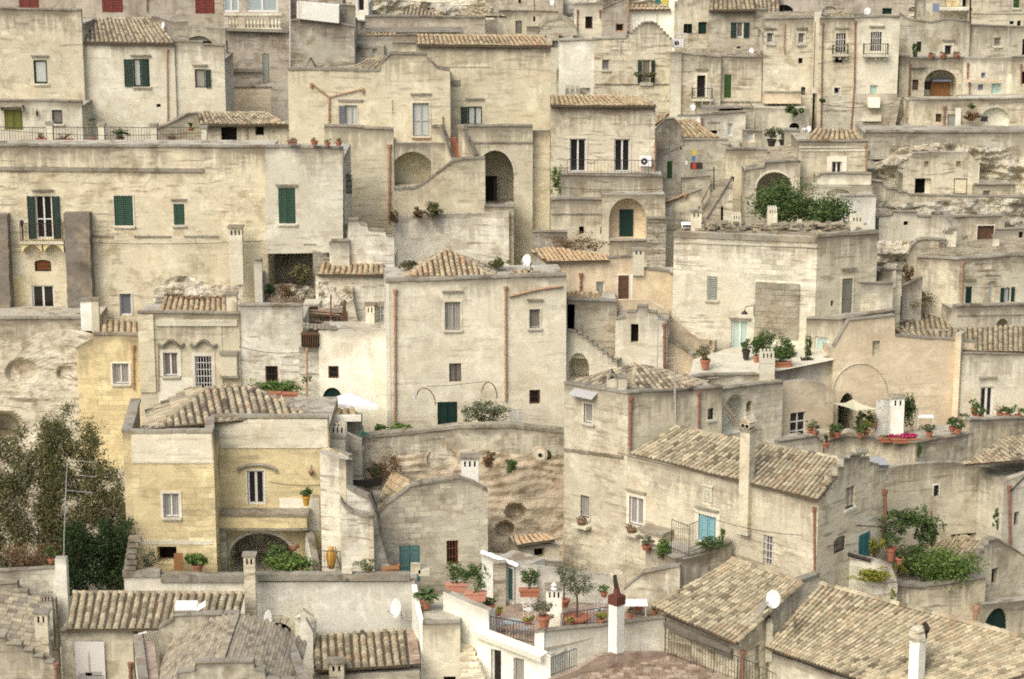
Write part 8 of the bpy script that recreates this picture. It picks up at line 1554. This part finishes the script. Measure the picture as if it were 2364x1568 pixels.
# stair strip and arch yard
H = Hm('hillside_stair', 'steep stone stair between the tall tenement and the arched yard', 'stair', 2080, 300, 144); mb = MB(); R = random.Random(9)
for i in range(16): a = P(2068+i*1.9, 306-i*4.2, 143.6+i*.25); mb.box(a, Vector((.95, 0, 0)), Vector((0, .35, 0)), Vector((0, 0, -.6)), 'stone_tile', R.random())
mb.build('stair_steps', H); slope_wall(H, 'cream', [(2062, 308), (2078, 228)], 143.4, 147, 1.0, .25); slope_wall(H, 'cream', [(2094, 308), (2104, 240)], 143.6, 146.6, 1.0, .25)
f = wall(H, 'cream', (2078, 130, 148.5), (2100, 130, 148.5), 250, d=2, cop=.06)
H = Hm('arched_yard_house', 'house with wide arch sheltering an orange wooden door', 'house', 2160, 225, 148)
f = wall(H, 'tan', (2090, 134, 148.6), (2228, 133, 148.6), 240, d=4, cop=.07, rl=.1, op=[('A', 2134, 161, 2208, 227, {'arc': .42, 'dp': 1.4, 'm': 'tan'}), ('K', 2106, 184, 2120, 208, {'dp': .2, 'm': 'brownwood'})])
u0, z1 = f.uv(2157, 190); u1, z0 = f.uv(2199, 227); mb = MB(); f.bx(mb, u0, u1, z0-.1, z1, -1.3, -1.2, 'orangewood'); f.bx(mb, u0, u1, z1-.02, z1+.1, -1.3, -.6, 'bluegrey'); mb.build('door', H); u0, z1 = f.uv(2142, 194); u1, z0 = f.uv(2156, 212); mb = MB(); f.bx(mb, u0, u1, z0, z1, -1.35, -1.3, 'iron'); mb.build('window', H)
pipe(H, f, [(2101, 150), (2099, 228)], 'redpipe', .07); patch(H, f, 2103, 147, 2134, 155, 'coping', .4, 'ledge'); mb = MB(); rail(mb, [P(2082, 243, 146.6), P(2104, 243, 146.6)], .5, .12); mb.build('railing', H)
H, f = simple('rough stone house with white double window above the orange door arch', 'upper_house', 'tan', (2098, 48, 152), (2240, 50, 152), 140, [('G', 2180, 104, 2198, 131, {'t': .08, 'tm': 'wtrim', 'h': .3}), ('B', 2116, 96, 2127, 120, {})], cop=.1, top=[(2078, 30), (2098, 45), (2150, 52), (2185, 44), (2240, 50)])
for x, lb in ((2150, 'leftmost'), (2178, 'middle'), (2208, 'rightmost')): pot('potted_plant', lb+' of three small pots on the parapet above the orange door arch', x, 134, 148.6, .5, .2, 'bushy', .2, .5, n=50, leaf='leaf_brown')
bush('cactus_bush', 'tall rounded cactus on the parapet left of the three small pots', 2112, 115, 149.3, 8, 16, 420, .07, 'leaf', 'cactus', ry=.3)
H, f = simple('ochre balcony house at the top edge with purple laundry', 'upper_house', 'tan', (2140, -30, 157), (2242, -30, 157), 50, [('D', 2182, -18, 2215, 18, {'c': 'yellow'}), ('K', 2222, -10, 2232, 16, {'dp': .3})], cop=False); mb = MB(); a = P(2168, 24, 156); mb.box(a, Vector((2.3, 0, 0)), Vector((0, .8, 0)), Vector((0, 0, .15)), 'white'); mb.build('balcony', H)
t = thing('hanging_washing', 'pale purple laundry hung left of the ochre balcony', 'washing', P(2160, 28, 156)); mb = MB(); mb.box(P(2153, 28, 156), Vector((.45, 0, 0)), Vector((0, .04, 0)), Vector((0, 0, .6)), 'bluegrey'); mb.build('garment', t)
mb = MB(); mb.tube([P(2240, 60, 153), P(2240, -20, 153)], .07, 'iron', 6); t = thing('lamp_post', 'dark vertical pole at the top right', 'pole', P(2240, 60, 153)); mb.build('pole_shaft', t)
H, f = simple('cream apartment wall at the top right corner with small green window', 'upper_house', 'cream', (2240, -40, 156), (2420, -40, 156), 70, [('S', 2340, -20, 2354, 18, {'c': 'kgreen', 's': 1}), ('K', 2331, 49, 2340, 56, {'dp': .2, 'm': 'green'}), ('K', 2348, 48, 2356, 63, {'dp': .2, 'm': 'green'})], cop=False); ledge(H, f, 2245, 2364, 31, 31, .05, .05)
H, f = simple('weathered house with one square grey window near the right edge', 'upper_house', 'tan', (2238, 58, 152.4), (2420, 66, 152.4), 140, [('L', 2295, 87, 2311, 106, {'c': 'greypaint', 'p': 'laced', 's': 1}), ('K', 2360, 90, 2370, 128, {'dp': .2})], cop=.08)
H = Hm('white_right_house', 'bright white house with thin red tile ledge and mint window at the right', 'house', 2280, 230, 147)
f = wall(H, 'lcream', (2222, 133, 147.6), (2338, 133, 147.6), 240, d=4, cop=False, op=[('L', 2265, 168, 2275, 180, {'c': 'bluegrey', 'p': 'bluegrey', 'one': 1}), ('L', 2258, 195, 2270, 208, {'c': 'bluegrey', 'p': 'bluegrey', 'one': 1}), ('L', 2289, 193, 2311, 216, {'c': 'mint', 'p': 'mint'})], top=[(2226, 133), (2338, 133)])
mb = MB(); ridgecap(mb, P(2225, 186, 147.3), P(2312, 187, 147.3), 'tile_orange', .1); mb.build('tile_ledge', H); pipe(H, f, [(2234, 145), (2233, 182)], 'redpipe', .06); pipe(H, f, [(2238, 190), (2237, 236)], 'redpipe', .06)
f = wall(H, 'pure', (2214, 222, 146), (2358, 218, 146), 250, d=1.5, cop=False, rl=.1); f = wall(H, 'cream', (2338, 132, 147.4), (2420, 130, 147.4), 300, d=3, cop=.06, op=[('K', 2358, 165, 2368, 194, {'dp': .2})]); pipe(H, f, [(2357, 148), (2357, 195)], 'redpipe', .06)
H = Hm('pale_arch_house', 'stone terrace house with large pale arch and dry vine over its doorway', 'house', 2250, 305, 144)
f = wall(H, 'cream', (2100, 230, 144.4), (2420, 228, 144.4), 320, d=2.5, cop=.08, rl=.1, op=[('A', 2264, 248, 2330, 304, {'arc': .5, 'dp': .5, 'm': 'white', 'ring': .1}), ('K', 2160, 263, 2173, 282, {'dp': .2, 'm': 'brownwood'}), ('D', 2187, 264, 2206, 300, {'c': 'greyshutter'})])
f5 = Fr((2264, 248, 143.9), (2330, 248, 143.9)); mb = MB(); u0, z1 = f5.uv(2265, 269); u1, z0 = f5.uv(2280, 281); f5.bx(mb, u0, u1, z0, z1, -.05, 0, 'iron'); mb.build('window', H); pipe(H, f, [(2180, 245), (2179, 300)], 'redpipe', .08); patch(H, f, 2206, 250, 2216, 304, 'pure', .15, 'pilaster')
bush('dry_vine', 'rust brown dry vine over the doorway by the pale arch', 2242, 268, 143.6, 22, 13, 700, .07, 'leaf_brown', 'vine', ry=.5, trunk=False)
bush('parapet_plants', 'spiky plants on the parapet above the pale arch', 2243, 246, 143.8, 12, 7, 200, .08, 'leaf', 'plant', ry=.3, trunk=False)
# long dark coping wall, cliffs, cave dwellings
H = Hm('long_cliff_wall', 'long dark coped terrace wall crowning the cliff on the right', 'wall', 2180, 350, 140)
f = wall(H, 'tan', (2000, 305, 140), (2420, 305, 140), 350, d=4, cop=.14, rl=.1, ext=.5)
rock('cliff_face', 1995, 322, 2420, 470, 139.2, 0, 1.2, .5, 150, 50, 'rubble', .8, ztopfun=lambda u: 336+6*math.sin(u*11))
H = Hm('cave_dwelling', 'cave dwelling front with two small square holes, open casement and ochre shutter', 'cave house', 2190, 455, 136.6)
f = wall(H, 'tan', (2085, 352, 136.8), (2262, 352, 136.8), 470, d=2.5, cop=False, rl=.1, top=[(2085, 400), (2108, 352), (2150, 350), (2236, 350), (2262, 380)], op=[('K', 2133, 372, 2144, 387, {'dp': .4}), ('K', 2207, 372, 2218, 387, {'dp': .4}), ('K', 2112, 412, 2149, 450, {'dp': .8}), ('D', 2202, 412, 2233, 450, {'c': 'brownwood', 'lb': 'ochre panel window'})])
patch(H, f, 2205, 415, 2230, 447, 'lyellow', -.04, 'ochre_panel', -.1); mb = MB(); u, z = f.uv(2138, 431); f.bx(mb, u-.03, u+.3, z-.5, z+.55, -.3, -.25, 'trim'); mb.build('casement', H)
f = wall(H, 'cream', (2250, 425, 136.2), (2345, 425, 136.2), 470, d=2.5, cop=.05, rl=.1, op=[('L', 2269, 440, 2287, 456, {'c': 'greypaint', 'p': 'laced', 'one': 1})])
H = Hm('stepped_terrace_wall', 'stepped stone walls descending left of the cave dwelling', 'wall', 2100, 480, 134.5)
f = wall(H, 'cream', (2010, 430, 134.4), (2364, 455, 134.4), 520, d=1.5, cop=.08, rl=.05, top=[(2012, 418), (2035, 420), (2045, 436), (2070, 438), (2072, 443), (2095, 444), (2097, 450), (2120, 451), (2240, 454), (2420, 458)])
rock('rock_ledges', 2010, 455, 2420, 560, 133.2, 0, .8, .8, 120, 30, 'rubble', .8, ztopfun=lambda u: 462+6*math.sin(u*7))
H, f = simple('low cream gabled dwelling with tiny dark window and narrow brown door', 'lower_house', 'lcream', (2030, 500, 131.4), (2176, 500, 131.4), 570, [('K', 2086, 511, 2097, 521, {'dp': .3}), ('K', 2157, 513, 2168, 555, {'dp': .3, 'm': 'brownwood'})], cop=.07, rl=.1, d=2, top=[(2030, 500), (2060, 497), (2062, 490), (2115, 489), (2117, 500), (2176, 502)])
H, f = simple('cream dwelling with brown double door and white jambs near the right edge', 'lower_house', 'cream', (2176, 502, 131.8), (2320, 498, 131.8), 570, [('G', 2256, 521, 2294, 560, {'c': 'brownwood', 'p': 'brownwood', 't': .07, 'tm': 'wtrim'})], cop=.07, rl=.1, d=2); f = wall(H, 'lcream', (2300, 530, 131.2), (2420, 525, 131.2), 570, d=2, cop=.07, op=[('K', 2352, 505 + 30, 2362, 550, {'dp': .2})])
slope_wall(H, 'lcream', [(2150, 493), (2178, 494), (2200, 520), (2206, 570)], 131.2, 129, 2.0, .4)
t = thing('bicycle_pile', 'small jumble of red things beside the narrow stair', 'clutter', P(2210, 558, 130)); mb = MB(); R = random.Random(5)
for i in range(9): a = P(2200+R.random()*20, 545+R.random()*14, 130); mb.tube([a, a+Vector((R.uniform(-.4, .4), 0, R.uniform(-.2, .3)))], .03, R.choice(['redpaint', 'iron', 'canvas']), 4)
mb.build('clutter_rods', t)
H = Hm('domed_stone_roof', 'rounded rubble roof vaults stepping below the brown double door', 'vault', 2140, 620, 127)
rock('rubble_terraces', 2020, 548, 2190, 720, 126.6, 0, .9, .7, 60, 50, 'rubble', 1.5, ztopfun=lambda u: 556)
f = wall(H, 'cream', (2095, 565, 125.8), (2190, 555, 125.8), 620, d=2, rl=.05, cop=.1, top=[(2092, 640), (2096, 590), (2105, 568), (2118, 556), (2135, 552), (2185, 555)])
f = wall(H, 'cream', (2170, 560, 125.6), (2182, 560, 125.6), 600, d=1, cop=.05)
bush('dry_scrub', 'golden brown scrub in the gully beside the right hand house', 2125, 690, 121.5, 34, 22, 1200, .06, 'leaf_dry', 'scrub', ry=.8, trunk=False); bush('dry_scrub', 'darker scrub higher in the same gully', 2100, 635, 123.5, 14, 24, 600, .06, 'leaf_brown', 'scrub', ry=.6, trunk=False)
wall(H, 'rubble', (2085, 660, 121), (2130, 640, 121), 720, d=1, cop=.05, name='gully_wall')
H = Hm('corner_balcony_house', 'two sided stone house at the right edge with shutters above a long balcony ledge', 'house', 2280, 710, 121.5)
f1 = wall(H, 'cream', (2117, 593, 122.6), (2216, 598, 121.0), 740, d=4, rl=.2, cop=.1, ext=.5)
f = wall(H, 'tan', (2216, 598, 121.0), (2420, 585, 122.6), 720, d=4, rl=.2, cop=.1, ext=.5, op=[('D', 2229, 662, 2243, 701, {'c': 'green', 'h': .4, 'dp': .1}), ('L', 2283, 650, 2297, 697, {'one': 1, 'c': 'tan', 'p': 'lacew'}), ('G', 2317, 663, 2332, 701, {'c': 'green', 'arc': .2, 'sh': 'lr', 'sw': .2, 'sc': 'green', 'p': 'lacew', 'ft': .04})])
pipe(H, f, [(2220, 605), (2218, 700)], 'pipe', .07); ledge(H, f, 2275, 2308, 633, 633, .06, .08)
slabs(H, [(2120, 590, 123), (2400, 583, 123), (2400, 550, 129), (2190, 555, 129)], 'stone_tile', .5, .35)
f = wall(H, 'tan', (2205, 708, 119.8), (2420, 704, 121), 790, d=2, rl=.02, cop=.1, ext=.5, op=[('K', 2297, 736, 2330, 775, {'arc': .6, 'dp': .8, 'm': 'tan'})]); ledge(H, f, 2210, 2420, 727, 724, .06, .05)
for x, y0, y1, w_ in ((2200, 528, 560, 14), (2188, 535, 570, 16), (2300, 545, 570, 14)): chimney(H, x, y0, y1, w_, 126, 'lcream', 'plain')
rock('far_hillside', -60, -60, 2430, 40, 172, 0, 1.5, .3, 120, 16, 'rubble', 1, ztopfun=lambda u: -70)

for i, (x, y, Y, h, lb) in enumerate(((690, 30, 150, 2.2, 'thin roof aerial beside the white painted parapet'), (1905, 20, 148, 2.0, 'roof aerial above the barred balcony windows'), (1640, 258, 142, 1.8, 'small aerial near the light house with clay pipe'), (2330, 60, 151, 2.0, 'aerial at the far right of the skyline houses'), (1150, 76, 140, 1.9, 'aerial on the tiled eave of the tallest cream house'), (1518, 812, 112.5, 1.9, 'bare aerial in front of the peach stair wall'), (1557, 892, 106.9, 1.6, 'aerial pole on the tower parapet'), (2180, 548, 125.5, 1.7, 'aerial over the rubble vaults'))):
    a = P(x, y, Y); t = thing('antenna', lb, 'antenna', a); mb = MB(); mb.tube([a-Vector((0, 0, .8)), a+Vector((0, 0, h))], .022, 'metal', 4)
    for k in range(3): z = h-.15-.28*k; mb.tube([a+Vector((-.45+.1*k, 0, z)), a+Vector((.45-.1*k, .1, z))], .012, 'metal', 3)
    for k in range(5): q = a+Vector((-.4+.2*k, .02*k, h-.15)); mb.tube([q-Vector((0, .2, 0)), q+Vector((0, .2, 0))], .009, 'metal', 3)
    mb.build('mast', t)
for i, (p0, p1, sag, lb) in enumerate((((0, 300, 133), (470, 306, 133.4), .25, 'loose cable slung along the railed terrace'), ((552, 800, 116.3), (700, 812, 115.7), .2, 'black cable sagging across the cream wall left of the clay pipe column'), ((215, 560, 125.9), (610, 556, 125.9), .12, 'cable stapled under the ledge of the long facade'), ((620, 1112, 105.2), (740, 1120, 105.3), .1, 'cable running from the french door to the lantern on the yellow house'), ((1272, 430, 131.7), (1530, 436, 131.7), .15, 'cable along the wall above the pointed arch'), ((1895, 240, 146.9), (2070, 236, 146.8), .3, 'cable looping across the tall tenement'), ((1600, 1180, 102.8), (1850, 1235, 98.9), .25, 'cable crossing the wall right of the turquoise door'))):
    a, b = P(*p0), P(*p1); t = thing('cable', lb, 'cable', a); mb = MB(); mb.tube([a.lerp(b, k/10)-Vector((0, .03, sag*4*(k/10)*(1-k/10))) for k in range(11)], .016, 'iron', 4); mb.build('cable_strand', t)
